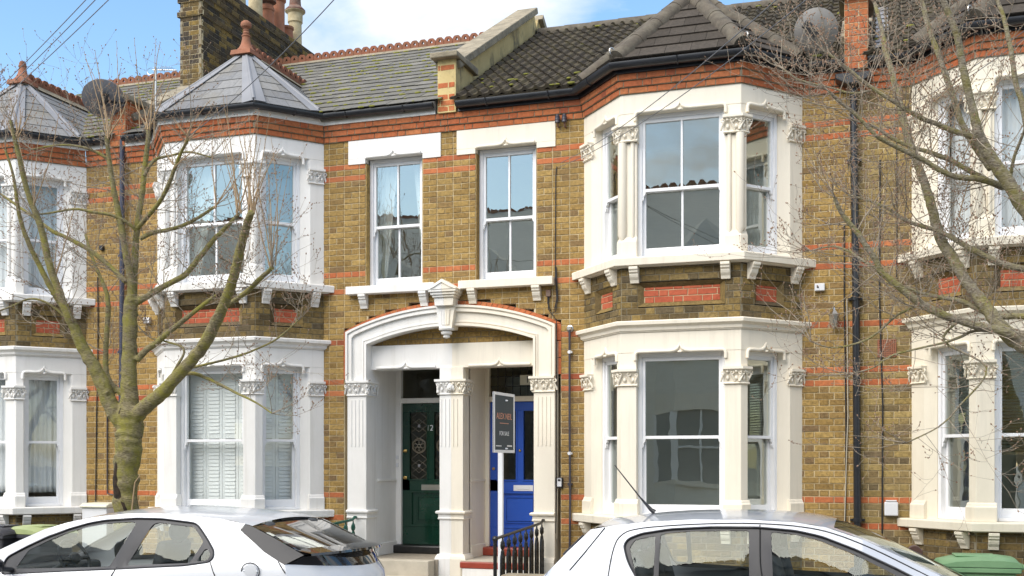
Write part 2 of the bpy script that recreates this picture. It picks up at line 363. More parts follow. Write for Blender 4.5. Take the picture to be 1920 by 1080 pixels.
def area(p): return abs(sum(p[i][0]*p[(i+1) % len(p)][1]-p[(i+1) % len(p)][0]*p[i][1] for i in range(len(p))))/2

# ------------------------------------------------------------ bricks
CRS, ZC = 0.0762, 1.235          # course height; top of the lowest red band
SP, HP, JT = 0.225, 0.1125, 0.0092
def brick_into(mb, fr, s0, s1, z0, z1, out, rnd, j=.0022, dep=.028):
    c = .0035; r = lambda: random.uniform(-j, j)
    f = [(s0+c+r(), z0+c+r()), (s1-c+r(), z0+c+r()), (s1-c+r(), z1-c+r()), (s0+c+r(), z1-c+r())]
    g = [(s0+r(), z0+r()), (s1+r(), z0+r()), (s1+r(), z1+r()), (s0+r(), z1+r())]
    t = [out+random.uniform(-.0025, .003) for _ in range(4)]
    mb.cur = rnd
    mb.add([fr.p(a, z, t[i]) for i, (a, z) in enumerate(f)]+[fr.p(a, z, out-c) for a, z in g]+[fr.p(a, z, out-dep) for a, z in g],
           [(0, 1, 2, 3)]+[(4+i, 4+(i+1) % 4, (i+1) % 4, i) for i in range(4)]+[(8+i, 8+(i+1) % 4, 4+(i+1) % 4, 4+i) for i in range(4)])
IDF = F((0, 0, 0), (1, 0, 0), (0, 1, 0))
TPL = {}
def brick_tpl(kind, mat, v):
    key = (kind, mat, v)
    if key not in TPL:
        wd = {'S': SP-JT, 'H': HP-JT}[kind]; mb = MB(); brick_into(mb, IDF, -wd/2, wd/2, -(CRS-JT)/2, (CRS-JT)/2, 0, 0)
        TPL[key] = mb.mesh('brick', MAT[mat], recalc=False)
    return TPL[key]
class Bricks:
    def __init__(s, ox=0.0): s.items = []; s.ox = ox; s.back = []; s.nid = 0
    def lay(s, fr, s0, s1, z0, z1, holes=(), red=None, bond='F', out=0.0, mat='stock', backing=True, thick=.22, mcol='mortar', redmat='red', shift=0.0, grid=ZC, offs=None):
        s.nid += 1
        k0 = math.floor((z0-grid)/CRS+.01); k1 = math.ceil((z1-grid)/CRS-.01)
        for k in range(k0, k1):
            a = max(grid+k*CRS, z0); b = min(grid+(k+1)*CRS, z1)
            if b-a < .02: continue
            zm = (a+b)/2; iv = [(s0, s1)]
            for h in holes:
                hs = h(zm) if callable(h) else ([(h[0], h[1])] if h[2] < zm < h[3] else [])
                for h0, h1 in hs:
                    nv = []
                    for c, d in iv:
                        if h1 <= c or h0 >= d: nv.append((c, d)); continue
                        if h0 > c: nv.append((c, h0))
                        if h1 < d: nv.append((h1, d))
                    iv = nv
            isred = red is not None and (k in red)
            for c, d in iv:
                if d-c < .03: continue
                if backing: s.back.append((fr, c, d, a, b, out, thick, mcol, s.nid))
                # unit lengths along the whole course, then cut to the free run
                if bond == 'E': unit = [SP] if k % 2 else [HP]
                elif bond == 'S': unit = [SP]
                else: unit = [SP, HP]
                off = shift+((.16875 if bond == 'F' else (HP/2 if bond == 'E' else HP)) if k % 2 else 0)
                if offs: off = offs[k % 2]
                per = sum(unit); x = math.floor((c-off)/per-1)*per+off; i = 0
                while x < d:
                    wd = unit[i % len(unit)]; i += 1
                    e0, e1 = max(x, c)+JT/2, min(x+wd, d)-JT/2
                    full = x >= c-1e-6 and x+wd <= d+1e-6
                    x += wd
                    if e1-e0 < .022: continue
                    s.items.append((fr, e0, e1, a+JT/2, b-JT/2, out, ((redmat if isred else mat)), ('S' if wd == SP else 'H') if full and b-a > CRS-.004 else None, s.nid))
    def build(s, wall_name, parent, limit=300, hide=None):
        groups = {}
        for fr, c, d, a, b, out, th, mc, nid in s.back: groups.setdefault((nid, mc), MB()).box(fr, c, d, a, b, out-th, out-.007)
        walls = {nid: mb.build(wall_name, MAT[mc], parent, recalc=False) for (nid, mc), mb in groups.items()}
        wall = next(iter(walls.values()))
        sc = []
        for i, it in enumerate(s.items):
            fr, e0, e1, a, b, out, mt, kd, nid = it
            if not kd: continue
            q = fr.p((e0+e1)/2, (a+b)/2, out); wq = Vector((q.x+s.ox, q.y, q.z)); x, y, k = proj(wq)
            if not (0 < x < 1920 and 0 < y < 1075): continue
            vd = (Vector((CX, CY, CZ))-wq).normalized(); fc = vd.dot(fr.n)
            if fc < .05 or (hide and hide(x, y)): continue
            sc.append((fc*(e1-e0)*k*k, i))
        sc.sort(reverse=True); pick = {i for _, i in sc[:limit]}
        rest = {}
        for i, (fr, e0, e1, a, b, out, mt, kd, nid) in enumerate(s.items):
            if i in pick: link(brick_tpl(kd, mt, random.randrange(6)), 'brick', walls.get(nid, wall), fr.mat((e0+e1)/2, (a+b)/2, out))
            else: brick_into(rest.setdefault(mt, MB()), fr, e0, e1, a, b, out, random.random())
        for mt, mb in rest.items(): mb.build('bricks', MAT[mt], wall, recalc=False, attr=True, kind='stuff')
        return wall
# ------------------------------------------------------------ houses
W = 5.089
BM = [1.818, 2.452, 3.849, 4.483]; BD = .717            # plan of the bay along the front, and its projection
SL = math.hypot(BM[1]-BM[0], BD)                        # length of a canted side
FL = BM[2]-BM[1]
Z_SILL0, Z_HEAD0, Z_CAP0, Z_CORN0, Z_CORN1 = 1.0, 2.92, 2.73, 3.16, 3.29
Z_SILL1, Z_HEAD1, Z_CAP1, Z_TOP = 4.03, 5.73, 5.60, ZC+62*CRS
RED = {-5, -1, 17, 19, 26, 35, 38, 55, 57}
PITCH = math.atan2(2.2, 3.77); EAVE_Y, EAVE_Z, RIDGE_Y = -.17, 6.33, 3.6
RIDGE_Z = EAVE_Z+(RIDGE_Y-EAVE_Y)*math.tan(PITCH)

def ogee(s0, s1, zh, w=.055, drop=.10, n=5, leg=True):
    mid = (s0+s1)/2; p = []
    if leg: p += [(s0, zh-drop), (s0, zh-.035), (s0+.012, zh-.01)]
    p += [(s0+.035, zh), (mid-.11, zh), (mid-.06, zh+.008), (mid-.025, zh+.032), (mid-.008, zh+.062), (mid, zh+.085)]
    return p, [(2*mid-a, z) for a, z in p[::-1]][1:]
def hood(fr, s0, s1, zh, mat, parent, leg=True, out=.004):
    a, b = ogee(s0, s1, zh, leg=leg); mb = MB()
    pts = a+b
    mb.tube([fr.p(x, z, out) for x, z in pts], [.021 if abs(x-(s0+s1)/2) > .012 else .012 for x, z in pts], 8)
    mb.ball(fr.p((s0+s1)/2, zh-.012, out+.004), .03, .02, .014, 8, 4)
    return mb.build('hood_mould', MAT[mat], parent, smooth=60)
def bracket(fr, s, zt, mat, parent, w=.105, h=.185, d=.12):
    pr = [(0, zt), (d, zt), (d, zt-.03), (d-.018, zt-.045), (d-.018, zt-.062), (d-.04, zt-.078), (d-.04, zt-.092), (d-.052, zt-.12), (d-.078, zt-.15), (d-.09, zt-h), (0, zt-h)]
    mb = MB(); n = len(pr); vs = [fr.p(a, z, o) for a in (s-w/2, s+w/2) for o, z in pr]
    mb.add(vs, [tuple(range(n)), tuple(range(2*n-1, n-1, -1))]+[(i, i+n, (i+1) % n+n, (i+1) % n) for i in range(n)])
    return mb.build('sill_bracket', MAT[mat], parent, bevel=.003)
def capital(path, z0, z1, mat, parent, seed=0, endY=None, proj_=.05):
    """foliate capital: neck bead, flaring bell, curled leaves and a slab on top"""
    rg = random.Random(seed); h = z1-z0; mb = MB()
    mb.sweep(path, [(-.2, z0), (.012, z0), (.022, z0+.009), (.012, z0+.02), (.004, z0+.024), (.006, z0+h*.45), (.02, z0+h*.66), (proj_-.005, z1-.04), (-.2, z1-.04)], endY)
    base = mb.build('capital', MAT[mat], parent, smooth=40)
    mb = MB(); mb.sweep(path, [(-.2, z1-.038), (proj_+.004, z1-.038), (proj_+.014, z1-.028), (proj_+.014, z1), (-.2, z1)], endY); mb.build('abacus', MAT[mat], base)
    mb = MB(); P = [Vector((a, b)) for a, b in path]
    for i in range(len(P)-1):
        d = P[i+1]-P[i]; L = d.length; d.normalize(); n = Vector((d.y, -d.x)); nn = max(2, round(L/.085))
        fr = F((P[i].x, P[i].y, 0), (d.x, d.y, 0), (n.x, n.y, 0))
        for k in range(nn+1):
            s = L*k/nn; sg = 1 if k % 2 else -1; zt = z0+h*(.66+rg.uniform(-.05, .05)); ro = .027+rg.uniform(-.004, .005)
            sp = []                                             # a scroll curling out at the top
            for q in range(11):
                t = q/10*math.pi*2.1; r = ro*(1-.065*q)
                sp.append(fr.p(s+sg*r*math.sin(t), zt+r*math.cos(t)*.9, .022+.028*(q/10)))
            mb.tube(sp, [.010-.0004*q for q in range(11)], 6)
            mb.tube([fr.p(s+sg*.03, z0+.03, .006), fr.p(s+sg*.02, z0+h*.3, .016), fr.p(s, z0+h*.52, .03), fr.p(s-sg*.012, z0+h*.58, .04)], [.012, .014, .011, .006], 6)
            if k == nn: continue
            mb.ball(fr.p(s+L/nn/2, z0+h*.36, .012), .022, .022, .03, 7, 4)
            if rg.random() < .7: mb.ball(fr.p(s+L/nn/2, z0+h*.72, .035), .018, .018, .016, 7, 4)
    mb.build('acanthus_leaf', MAT[mat], base, smooth=50)
    return base

def window(fr, s0, s1, z0, z1, zm, parent, rec=.10, bu=0, bl=0, glass='glass', bottom=.10, horns=True):
    """box sash window: outer frame, two sliding sashes, panes"""
    g = MAT['gloss']; b = .046; mb = MB()
    mb.box(fr, s0, s0+b, z0, z1, -rec-.13, -rec).box(fr, s1-b, s1, z0, z1, -rec-.13, -rec).box(fr, s0+b, s1-b, z1-b, z1, -rec-.13, -rec)
    mb.box(fr, s0+b, s1-b, z0, z0+.035, -rec-.13, -rec+.012)
    wd = mb.build('window', g, parent, bevel=.003)
    a0, a1, t0, t1 = s0+b, s1-b, z0+.035, z1-b
    st = .037
    for nm, q0, q1, o, rb, rt, bars in (('upper_sash', zm-.018, t1, -rec-.02, .036, .045, bu), ('lower_sash', t0, zm+.018, -rec-.066, bottom, .036, bl)):
        mb = MB(); mb.box(fr, a0, a0+st, q0, q1, o-.042, o).box(fr, a1-st, a1, q0, q1, o-.042, o)
        mb.box(fr, a0+st, a1-st, q0, q0+rb, o-.042, o).box(fr, a0+st, a1-st, q1-rt, q1, o-.042, o)
        xs = [a0+st, a1-st]
        if bars:
            m = (a0+a1)/2; mb.box(fr, m-.012, m+.012, q0+rb, q1-rt, o-.036, o-.003); xs = [a0+st, m-.012, m+.012, a1-st]
        mb.build(nm, g, wd, bevel=.0025)
        for i in range(0, len(xs), 2):
            MB().poly([fr.p(xs[i], q0+rb, o-.024), fr.p(xs[i+1], q0+rb, o-.024), fr.p(xs[i+1], q1-rt, o-.024), fr.p(xs[i], q1-rt, o-.024)]).build('pane', MAT[glass], wd, recalc=False)
        if nm == 'upper_sash' and horns:
            for e, sg in ((a0, 1), (a1, -1)):
                pr = [(e, q0), (e, q0-.10), (e+sg*.012, q0-.105), (e+sg*.022, q0-.07), (e+sg*.016, q0-.055), (e+sg*.036, q0-.03), (e+sg*.042, q0)]
                MB().prism(fr, pr, o-.03, o+.006).build('sash_horn', g, wd, bevel=.002)
    return wd

def roof_frame(ox): return F((ox, EAVE_Y, EAVE_Z), (1, 0, 0), (0, -math.sin(PITCH), math.cos(PITCH)), (0, math.cos(PITCH), math.sin(PITCH)))
RL = (RIDGE_Y-EAVE_Y)/math.cos(PITCH)

def slate_tpl(mat, wd, ln, th, v):
    key = ('slate', mat, wd, v)
    if key not in TPL:
        mb = MB(); r = lambda e: random.uniform(-e, e); c = r(.012)
        a = [(-wd/2+r(.003), r(.006)), (wd/2+r(.003), r(.006)+c), (wd/2, ln), (-wd/2, ln)]
        t = [.022+r(.004), .022+r(.004), .002, .002]
        mb.add([IDF.p(x, z, t[i]) for i, (x, z) in enumerate(a)]+[IDF.p(x, z, t[i]-th) for i, (x, z) in enumerate(a)], [(0, 1, 2, 3), (7, 6, 5, 4)]+[(i, 4+i, 4+(i+1) % 4, (i+1) % 4) for i in range(4)])
        TPL[key] = mb.mesh('slate', MAT[mat])
    return TPL[key]
def roll_tpl(mat, v):
    key = ('roll', mat, v)
    if key not in TPL:
        mb = MB(); n = 12; wd = .30; top = []; pr = lambda t: .042*max(0, math.sin(2*math.pi*(2*t-.02)))**.8
        r = [random.uniform(-.004, .004) for _ in range(3)]
        rows = []
        for z, e in ((0+r[0], .022+r[1]), (.36, 0)):
            rows.append([IDF.p(-wd/2+wd*i/n, z, e+pr(i/n)) for i in range(n+1)])
        rows.append([IDF.p(-wd/2+wd*i/n, 0+r[0], pr(i/n)*.55-.012) for i in range(n+1)])
        vs = sum(rows, []); k = n+1
        fs = [(i, i+1, k+i+1, k+i) for i in range(n)]+[(2*k+i, 2*k+i+1, i+1, i) for i in range(n)]
        mb.add(vs, fs); TPL[key] = mb.mesh('roof_tile', MAT[mat], smooth=35)
    return TPL[key]

def crest_tile(fr, s, wd, base_z, h, o0, o1, parent, name='ridge_crest_tile'):
    """pierced terracotta crest with a rounded head and a hole"""
    n = 12; mb = MB(); oc = []; ic = []
    hw = wd/2-.003
    outer = [(-hw, 0), (-hw*.5, 0), (0, 0), (hw*.5, 0), (hw, 0), (hw, h*.55), (hw*.84, h*.80), (hw*.5, h), (0, h*1.02), (-hw*.5, h), (-hw*.84, h*.80), (-hw, h*.55)]
    inner = []
    for a, z in outer:
        t = math.atan2(z-h*.5, a); r = .145*wd*(1+.4*math.cos(3*(t-math.pi/2))); inner.append((r*math.cos(t), h*.52+r*math.sin(t)))
    vs = [fr.p(s+a, base_z+z, o) for o in (o0, o1) for a, z in outer+inner]; k = 2*n
    fs = []
    for i in range(n):
        j = (i+1) % n
        fs += [(k+i, k+j, k+n+j, k+n+i), (i, n+i, n+j, j), (i, j, k+j, k+i), (n+i, k+n+i, k+n+j, n+j)]
    mb.add(vs, fs); return mb.build(name, MAT['crest'], parent)

def half_round(pts, r, mat, parent, name, n=10, seg=.42, up=None):
    """row of half-round tiles along a 3d line, each its own piece"""
    A, B = Vector(pts[0]), Vector(pts[1]); L = (B-A).length; d = (B-A).normalized(); k = max(1, round(L/seg))
    sd_ = d.cross(Z).normalized(); upv = sd_.cross(d)
    for i in range(k):
        a, b = A+d*(L*i/k+.006), A+d*(L*(i+1)/k+.02)
        mb = MB(); vs = []
        for q, rr in ((a, r*1.06), (b, r)):
            for j in range(n+1):
                t = -.25+(math.pi+.5)*j/n; vs.append(q+sd_*(rr*math.cos(t))+upv*(rr*math.sin(t)-r*.35))
        kk = n+1
        fs = [(j, j+1, kk+j+1, kk+j) for j in range(n)]+[tuple(range(n, -1, -1)), tuple(range(kk, 2*kk))]
        mb.add(vs, fs); mb.build(name, MAT[mat], parent, smooth=50)

def build_house(num, Xp, sg, wallmat, render, label, mmin=0.0, roofkind='slate', bond='E', baymat='baystock', frontbars=(1, 1), pane='glass', upbar_side=0, rg_seed=0, bigtile=False):
    H = thing('terraced_house', label, 'house', (Xp, 0, 0), 'terraced houses in the street')
    rg = random.Random(rg_seed)
    L = lambda m: sg*m
    fw = F((0, 0, 0), (sg, 0, 0), (0, -1, 0))                    # flat front, s = m
    B = [Vector((L(BM[0]), 0, 0)), Vector((L(BM[1]), -BD, 0)), Vector((L(BM[2]), -BD, 0)), Vector((L(BM[3]), 0, 0))]
    def fac(i):
        u = (B[i+1]-B[i]).normalized(); n = Vector((u.y, -u.x, 0)); n = n if n.y < 0 else -n
        return F(B[i], u, n)
    fs = [fac(0), fac(1), fac(2)]; ln = [SL, FL, SL]
    up = lambda l: sorted(l, key=lambda q: q[0])
    baypath = up([(b.x, b.y) for b in B])
    full = up([(L(max(mmin, .16)), 0)]+[(b.x, b.y) for b in B]+[(L(W-.13), 0)])
    br = Bricks(Xp)
    # ---- flat front: bricks with the window, lintel and porch left free
    def porch_hole(z):
        if z > 3.78: return []
        if z < 3.40: return [(-1, 1.515)]
        for q in (3.75,):
            h = 1.535; s_ = .36; r = (h*h+s_*s_)/(2*s_); cz = 3.76-r; t = r*r-(z-cz)**2
            return [(-1, math.sqrt(t))] if t > 0 else []
    WIN = (.37, 1.20, 3.985, 5.71)
    if mmin < 1:
        hl = [(WIN[0], WIN[1], WIN[2], WIN[3]), (.115, 1.448, 5.64, 6.2), porch_hole]
    else: hl = []
    tooth = lambda z: [(-1, HP/2 if (math.floor((z-ZC)/CRS) % 2 == 0) == (num == 12) else -HP/2)]
    br.lay(fw, mmin-(.06 if mmin < 1 else 0), BM[0]+.10, -.15, Z_TOP, hl+([tooth] if mmin < 1 else []), RED, bond, mat=wallmat, shift=.02, offs=((HP/2, HP/2) if num == 10 else (HP/2, -HP/2)) if mmin < 1 else None)
    br.lay(fw, BM[3]-.10, W, -.15, Z_TOP, (), RED, 'F', mat=wallmat, shift=.06)
    # ---- bay brickwork: under the ground sill and the band between the storeys, with a sunk red panel
    for i in range(3):
        pan = (.20, FL-.18) if i == 1 else ((.30, .75) if i == 0 else (SL-.75, SL-.30))
        z0, z1 = ZC+29*CRS+.012, ZC+33*CRS-.012
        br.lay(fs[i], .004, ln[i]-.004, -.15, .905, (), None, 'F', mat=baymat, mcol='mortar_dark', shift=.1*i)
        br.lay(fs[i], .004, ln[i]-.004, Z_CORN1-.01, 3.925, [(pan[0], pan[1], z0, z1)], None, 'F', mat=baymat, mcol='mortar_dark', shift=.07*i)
        br.lay(fs[i], pan[0]+.06, pan[1]-.06, z0+.045, z1-.045, (), set(range(100)), 'F', out=-.05, redmat='redpanel', thick=.1, shift=.05, grid=z0+.045)
        mb = MB(); a, b = pan; o = -.052; q = .065
        ou = [(a, z0), (b, z0), (b, z1), (a, z1)]; inn = [(a+q, z0+q*.8), (b-q, z0+q*.8), (b-q, z1-q*.8), (a+q, z1-q*.8)]
        for k in range(4):
            k2 = (k+1) % 4
            mb.cur = rg.random(); mb.add([fs[i].p(*ou[k], 0), fs[i].p(*ou[k2], 0), fs[i].p(*inn[k2], o), fs[i].p(*inn[k], o), fs[i].p(*ou[k], o-.02), fs[i].p(*ou[k2], o-.02), fs[i].p(*inn[k2], o-.02), fs[i].p(*inn[k], o-.02)],
                   [(0, 1, 2, 3), (4, 7, 6, 5), (0, 4, 5, 1), (1, 5, 6, 2), (2, 6, 7, 3), (3, 7, 4, 0)])
        mb.build('panel_surround', MAT[baymat], H, attr=True)
    # ---- three oversailing red courses under the eaves
    for k in range(3):
        z0 = ZC+(62+k)*CRS; o = .022*(k+1)
        P = [Vector(q) for q in up([(L(mmin), 0)]+[(b.x, b.y) for b in B]+[(L(W), 0)])]; n = len(P)
        for i in range(n-1):
            d = P[i+1]-P[i]; l = d.length; d.normalize(); nn = Vector((d.y, -d.x)); e0 = e1 = 0
            if 0 < i:
                dp = (P[i]-P[i-1]).normalized(); np_ = Vector((dp.y, -dp.x)); m_ = (nn+np_)/(1+nn.dot(np_)); e0 = m_.dot(d)*o
            if i < n-2:
                dn = (P[i+2]-P[i+1]).normalized(); nn_ = Vector((dn.y, -dn.x)); m_ = (nn+nn_)/(1+nn.dot(nn_)); e1 = m_.dot(d)*o
            fr = F((P[i].x, P[i].y, 0), (d.x, d.y, 0), (nn.x, nn.y, 0))
            br.lay(fr, e0, l+e1, z0, z0+CRS, (), set(range(99)), 'F', out=o, thick=.24, mcol='mortar_dark', shift=.11*k+.05*i)
    br.build('brick_wall', H)
    # ---- rooms behind the glass
    def room(a0, a1, z0, z1, y0, y1, col='room'):
        mb = MB(); f = fw
        mb.box(f, a0, a1, z0, z1, -y1-.05, -y1); mb.box(f, a0-.05, a0, z0, z1, -y1, -y0); mb.box(f, a1, a1+.05, z0, z1, -y1, -y0)
        mb.box(f, a0, a1, z1, z1+.05, -y1, -y0)
        mb.build('room_wall', MAT[col], H); MB().box(f, a0, a1, z0-.05, z0, -y1, -y0).build('room_floor', MAT['roomfloor'], H)
    for z0, z1 in ((.50, 3.28), (3.55, 6.05)):
        room(1.70, W-.08, z0, z1, .27, 2.1)
        mb = MB(); mb.sweep(baypath, [(-.24, z0-.05), (-.24, z0), (-.9, z0), (-.9, z0-.05)], .3); mb.build('bay_floor', MAT['roomfloor'], H)
        mb = MB(); mb.sweep(baypath, [(-.24, z1), (-.24, z1+.05), (-.9, z1+.05), (-.9, z1)], .3); mb.build('bay_ceiling', MAT['room'], H)
    if mmin < 1: room(.10, 1.62, 3.55, 6.05, .27, 2.1)
    rm = MAT[render]
    # ---- ground and first floor stages of the bay
    for fl, zs, zh, zc, zt in ((0, Z_SILL0, Z_HEAD0, Z_CAP0, Z_CORN0), (1, Z_SILL1, Z_HEAD1, Z_CAP1, Z_TOP)):
        mb = MB(); mb.sweep(baypath, [(0, zh), (0, zt), (-.24, zt), (-.24, zh)], 0.0)
        mb.build('bay_fascia', rm, H, bevel=.004)
        # corner piers and end pilasters
        for c in (1, 2):
            i_s = 0 if c == 1 else 2
            side = B[c]+(fs[i_s].u*(-.105) if c == 1 else fs[i_s].u*.105)
            front = B[c]+(fs[1].u*.185 if c == 1 else fs[1].u*(-.185))
            pth = up([(side.x, side.y), (B[c].x, B[c].y), (front.x, front.y)])
            z1 = zc-.20
            mb = MB()
            if fl == 0: mb.sweep(pth, [(-.004, zs), (-.004, zh+.003), (-.2, zh+.003), (-.2, zs)])
            else:
                mb.sweep(pth, [(-.03, zs), (-.03, z1), (-.2, z1), (-.2, zs)])
                mb.sweep(ext(pth, .003), [(-.004, z1), (-.004, zh+.003), (-.197, zh+.003), (-.197, z1)])
                mb.sweep(ext(pth, .003), [(-.004, zs), (-.004, zs+.20), (-.028, zs+.26), (-.197, zs+.26), (-.197, zs)])
            pil = mb.build('corner_pilaster', rm, H, bevel=.006, seg=2)
            if fl == 0:
                mb = MB(); mb.sweep(ext(pth, .02), [(-.1, zs), (.03, zs), (.03, zs+.155), (.012, zs+.175), (.012, zs+.185), (-.002, zs+.205), (-.1, zs+.205)]); mb.build('pilaster_base', rm, pil, bevel=.004)
            else:
                nb = (fs[i_s].n+fs[1].n).normalized()
                mb = MB(); ctr = B[c]-nb*.035
                mb.lathe((ctr.x, ctr.y, 0), [(.02, zs+.22), (.052, zs+.30), (.052, z1+.002)], 14)
                for e, ff, sgn_ in ((0, fs[i_s], -1 if c == 1 else 1), (1, fs[1], 1 if c == 1 else -1)):
                    s_ = .075 if e == 0 else .135
                    q = B[c]+ff.u*(sgn_*s_)-ff.n*.03
                    mb.lathe((q.x, q.y, 0), [(.012, zs+.24), (.026, zs+.30), (.026, z1+.002)], 10)
                mb.build('colonnette', rm, pil, smooth=50)
            capital(ext(pth, .014), z1, zc, render, pil, rg.randrange(999))
        for e in (0, 2):
            fr = fs[e]; s0, s1 = (0, SL-.65) if e == 0 else (.65, SL)
            inn = s1 if e == 0 else s0; k = -1 if e == 0 else 1
            mb = MB(); z1 = zc-.20
            a, b = (s0+.002, s1-.11) if e == 0 else (s0+.11, s1-.002)
            mb.box(fr, min(a, b), max(a, b), zs, zh+.002, -.22, -.003)
            # splayed inner face
            c_ = b if e == 0 else a
            mb.add([fr.p(c_, zs, -.003), fr.p(inn, zs, -.09), fr.p(inn, zs, -.22), fr.p(c_, zs, -.22), fr.p(c_, zh, -.003), fr.p(inn, zh, -.09), fr.p(inn, zh, -.22), fr.p(c_, zh, -.22)],
                   [(0, 1, 5, 4), (1, 2, 6, 5), (2, 3, 7, 6), (3, 0, 4, 7), (0, 3, 2, 1), (4, 5, 6, 7)])
            pil = mb.build('end_pilaster', rm, H)
            P0, P1 = fr.p(s0+.003, 0), fr.p(s1-.085 if e == 0 else s1-.003, 0)
            if e == 2: P0 = fr.p(s0+.085, 0)
            pth = up([(P0.x, P0.y), (P1.x, P1.y)])
            capital(pth, z1, zc, render, pil, rg.randrange(999))
            mb = MB()
            if fl == 0: mb.sweep(pth, [(-.1, zs), (.03, zs), (.03, zs+.155), (.012, zs+.175), (.012, zs+.185), (-.002, zs+.205), (-.1, zs+.205)]); mb.build('pilaster_base', rm, pil, bevel=.004)
        # sill, brackets, hood moulds, windows
        mb = MB(); zb = zs-.11
        mb.sweep(baypath, [(-.2, zb), (.055, zb), (.055, zb+.012), (.115, zb+.012), (.12, zs-.012), (.11, zs-.002), (-.2, zs+.004)], .0)
        mb.build('sill', rm, H, bevel=.004)
        for i in range(3):
            bs = (.17, FL-.17) if i == 1 else (.14, SL-.14)
            for s_ in bs: bracket(fs[i], s_, zb-.002, render, H)
            s0, s1 = (.185, FL-.185) if i == 1 else ((SL-.65, SL-.105) if i == 0 else (.105, .65))
            hood(fs[i], s0-.012, s1+.012, zh+.012, render, H)
            bar = frontbars if (i == 1 and fl == 1) else (0, 0)
            gl_ = 'glassclear' if (num == 14 or (num == 12 and fl == 0) or (num == 8 and fl == 1)) else pane
            window(fs[i], s0, s1, zs+.004, zh, (zs+zh)/2-.03 if fl == 0 else (zs+zh)/2-.035, H, .10, bar[0], bar[1], gl_)
    # cornice over the ground floor
    mb = MB(); c0, c1 = Z_CORN0, Z_CORN1
    mb.sweep(baypath, [(-.2, c0), (.012, c0), (.018, c0+.014), (.03, c0+.018), (.036, c0+.05), (.06, c0+.075), (.078, c0+.082), (.082, c1-.012), (.07, c1), (-.2, c1+.012)], 0.0)
    mb.build('cornice', rm, H, smooth=30)
    # ---- flat window with rendered lintel, sill and brackets
    if mmin < 1:
        mb = MB(); x0, x1 = .112, 1.45
        mb.box(fw, x0, x1, WIN[3], Z_TOP, -.1, .014).box(fw, x0, WIN[0], 5.64, WIN[3], -.1, .014).box(fw, WIN[1], x1, 5.64, WIN[3], -.1, .014)
        mb.build('window_lintel', rm, H, bevel=.003)
        hood(fw, WIN[0]-.01, WIN[1]+.01, WIN[3]+.012, render, H, leg=False, out=.02)
        mb = MB(); mb.box(fw, .17, 1.44, 3.88, 3.985, -.2, .12); mb.build('window_sill', rm, H, bevel=.006)
        for s_ in (.34, 1.21): bracket(fw, s_, 3.879, render, H)
        mb = MB()
        for s_ in (WIN[0], WIN[1]): mb.box(fw, s_-.012 if s_ > 1 else s_-.004, s_+.004 if s_ > 1 else s_+.012, WIN[2], 5.64, -.2, -.012)
        mb.build('window_reveal', MAT[wallmat], H)
        window(fw, WIN[0]+.013, WIN[1]-.013, WIN[2]+.002, WIN[3], 4.80, H, .11, 1, 1, 'glass')
    # ---- eaves board, gutter
    zt = ZC+65*CRS
    if roofkind == 'slate':
        mb = MB(); mb.sweep(full, [(.045, zt-.004), (.085, zt-.004), (.085, zt+.095), (.045, zt+.095)]); mb.build('eaves_board', MAT['white'], H)
    else:
        mb = MB(); mb.sweep(full, [(.05, zt-.002), (.09, zt-.002), (.09, zt+.08), (.05, zt+.08)]); mb.build('eaves_board', MAT['black'], H)
    gz = zt+(.105 if roofkind == 'slate' else .085); gr = .052 if roofkind == 'slate' else .062; go = .15
    mb = MB(); pf = [(go+gr*math.cos(t), gz+gr*math.sin(t)) for t in [math.pi+math.pi*j/10 for j in range(11)]]
    pf += [(go+gr, gz+.012), (go+gr-.012, gz+.012), (go-gr+.012, gz+.012), (go-gr, gz+.012)]
    mb.sweep(full, pf); gut = mb.build('gutter', MAT['black'], H, smooth=40)
    for i in range(len(full)-1):
        a, b = Vector(full[i]), Vector(full[i+1]); d = (b-a); l = d.length; d.normalize(); nn = Vector((d.y, -d.x)); k = max(1, int(l/.8))
        for j in range(k):
            s_ = l*(j+.5)/k; fr = F((a.x, a.y, 0), (d.x, d.y, 0), (nn.x, nn.y, 0))
            mb = MB(); q = gr+.008
            mb.tube([fr.p(s_, gz+.01, go-q), fr.p(s_, gz-q*.7, go-q*.7), fr.p(s_, gz-q, go), fr.p(s_, gz-q*.7, go+q*.7), fr.p(s_, gz+.01, go+q)], .009, 6); mb.build('gutter_bracket', MAT['black'], gut)
    # ---- main roof
    fr = roof_frame(0); x0, x1 = (L(mmin+.14), L(W-.14)); x0, x1 = min(x0, x1), max(x0, x1)
    mb = MB(); mb.box(fr, x0, x1, 0, RL, -.12, -.012)
    back = F((0, RIDGE_Y, RIDGE_Z), (1, 0, 0), (0, math.sin(PITCH), math.cos(PITCH)), (0, math.cos(PITCH), -math.sin(PITCH)))
    mb.box(back, x0, x1, 0, 4.4, -.12, 0)
    roof = mb.build('roof', MAT['slate' if roofkind == 'slate' else 'tile'], H)
    gauge = .278 if roofkind == 'slate' else .30; wd = .258 if roofkind == 'slate' else .30
    rows = int(RL/gauge)+1; rest = MB(); lst = []
    for k in range(rows):
        z = k*gauge; off = (wd/2 if (k % 2 and roofkind == 'slate') else 0); x = x0+wd/2-off-(.0 if roofkind == 'slate' else .06)
        while x < x1+wd:
            if x-wd/2 > x0-.135 and x+wd/2 < x1+.135: lst.append((x, z))
            x += wd
    vis = []
    for q, (x, z) in enumerate(lst):
        p = fr.p(x, z+.1, .02); px, py, k = proj((p.x+Xp, p.y, p.z))
        vis.append((-(1 if -30 < px < 1950 and py > -20 else 0)*k-random.random()*.01, q))
    vis.sort(); pick = {q for _, q in vis[:300]}
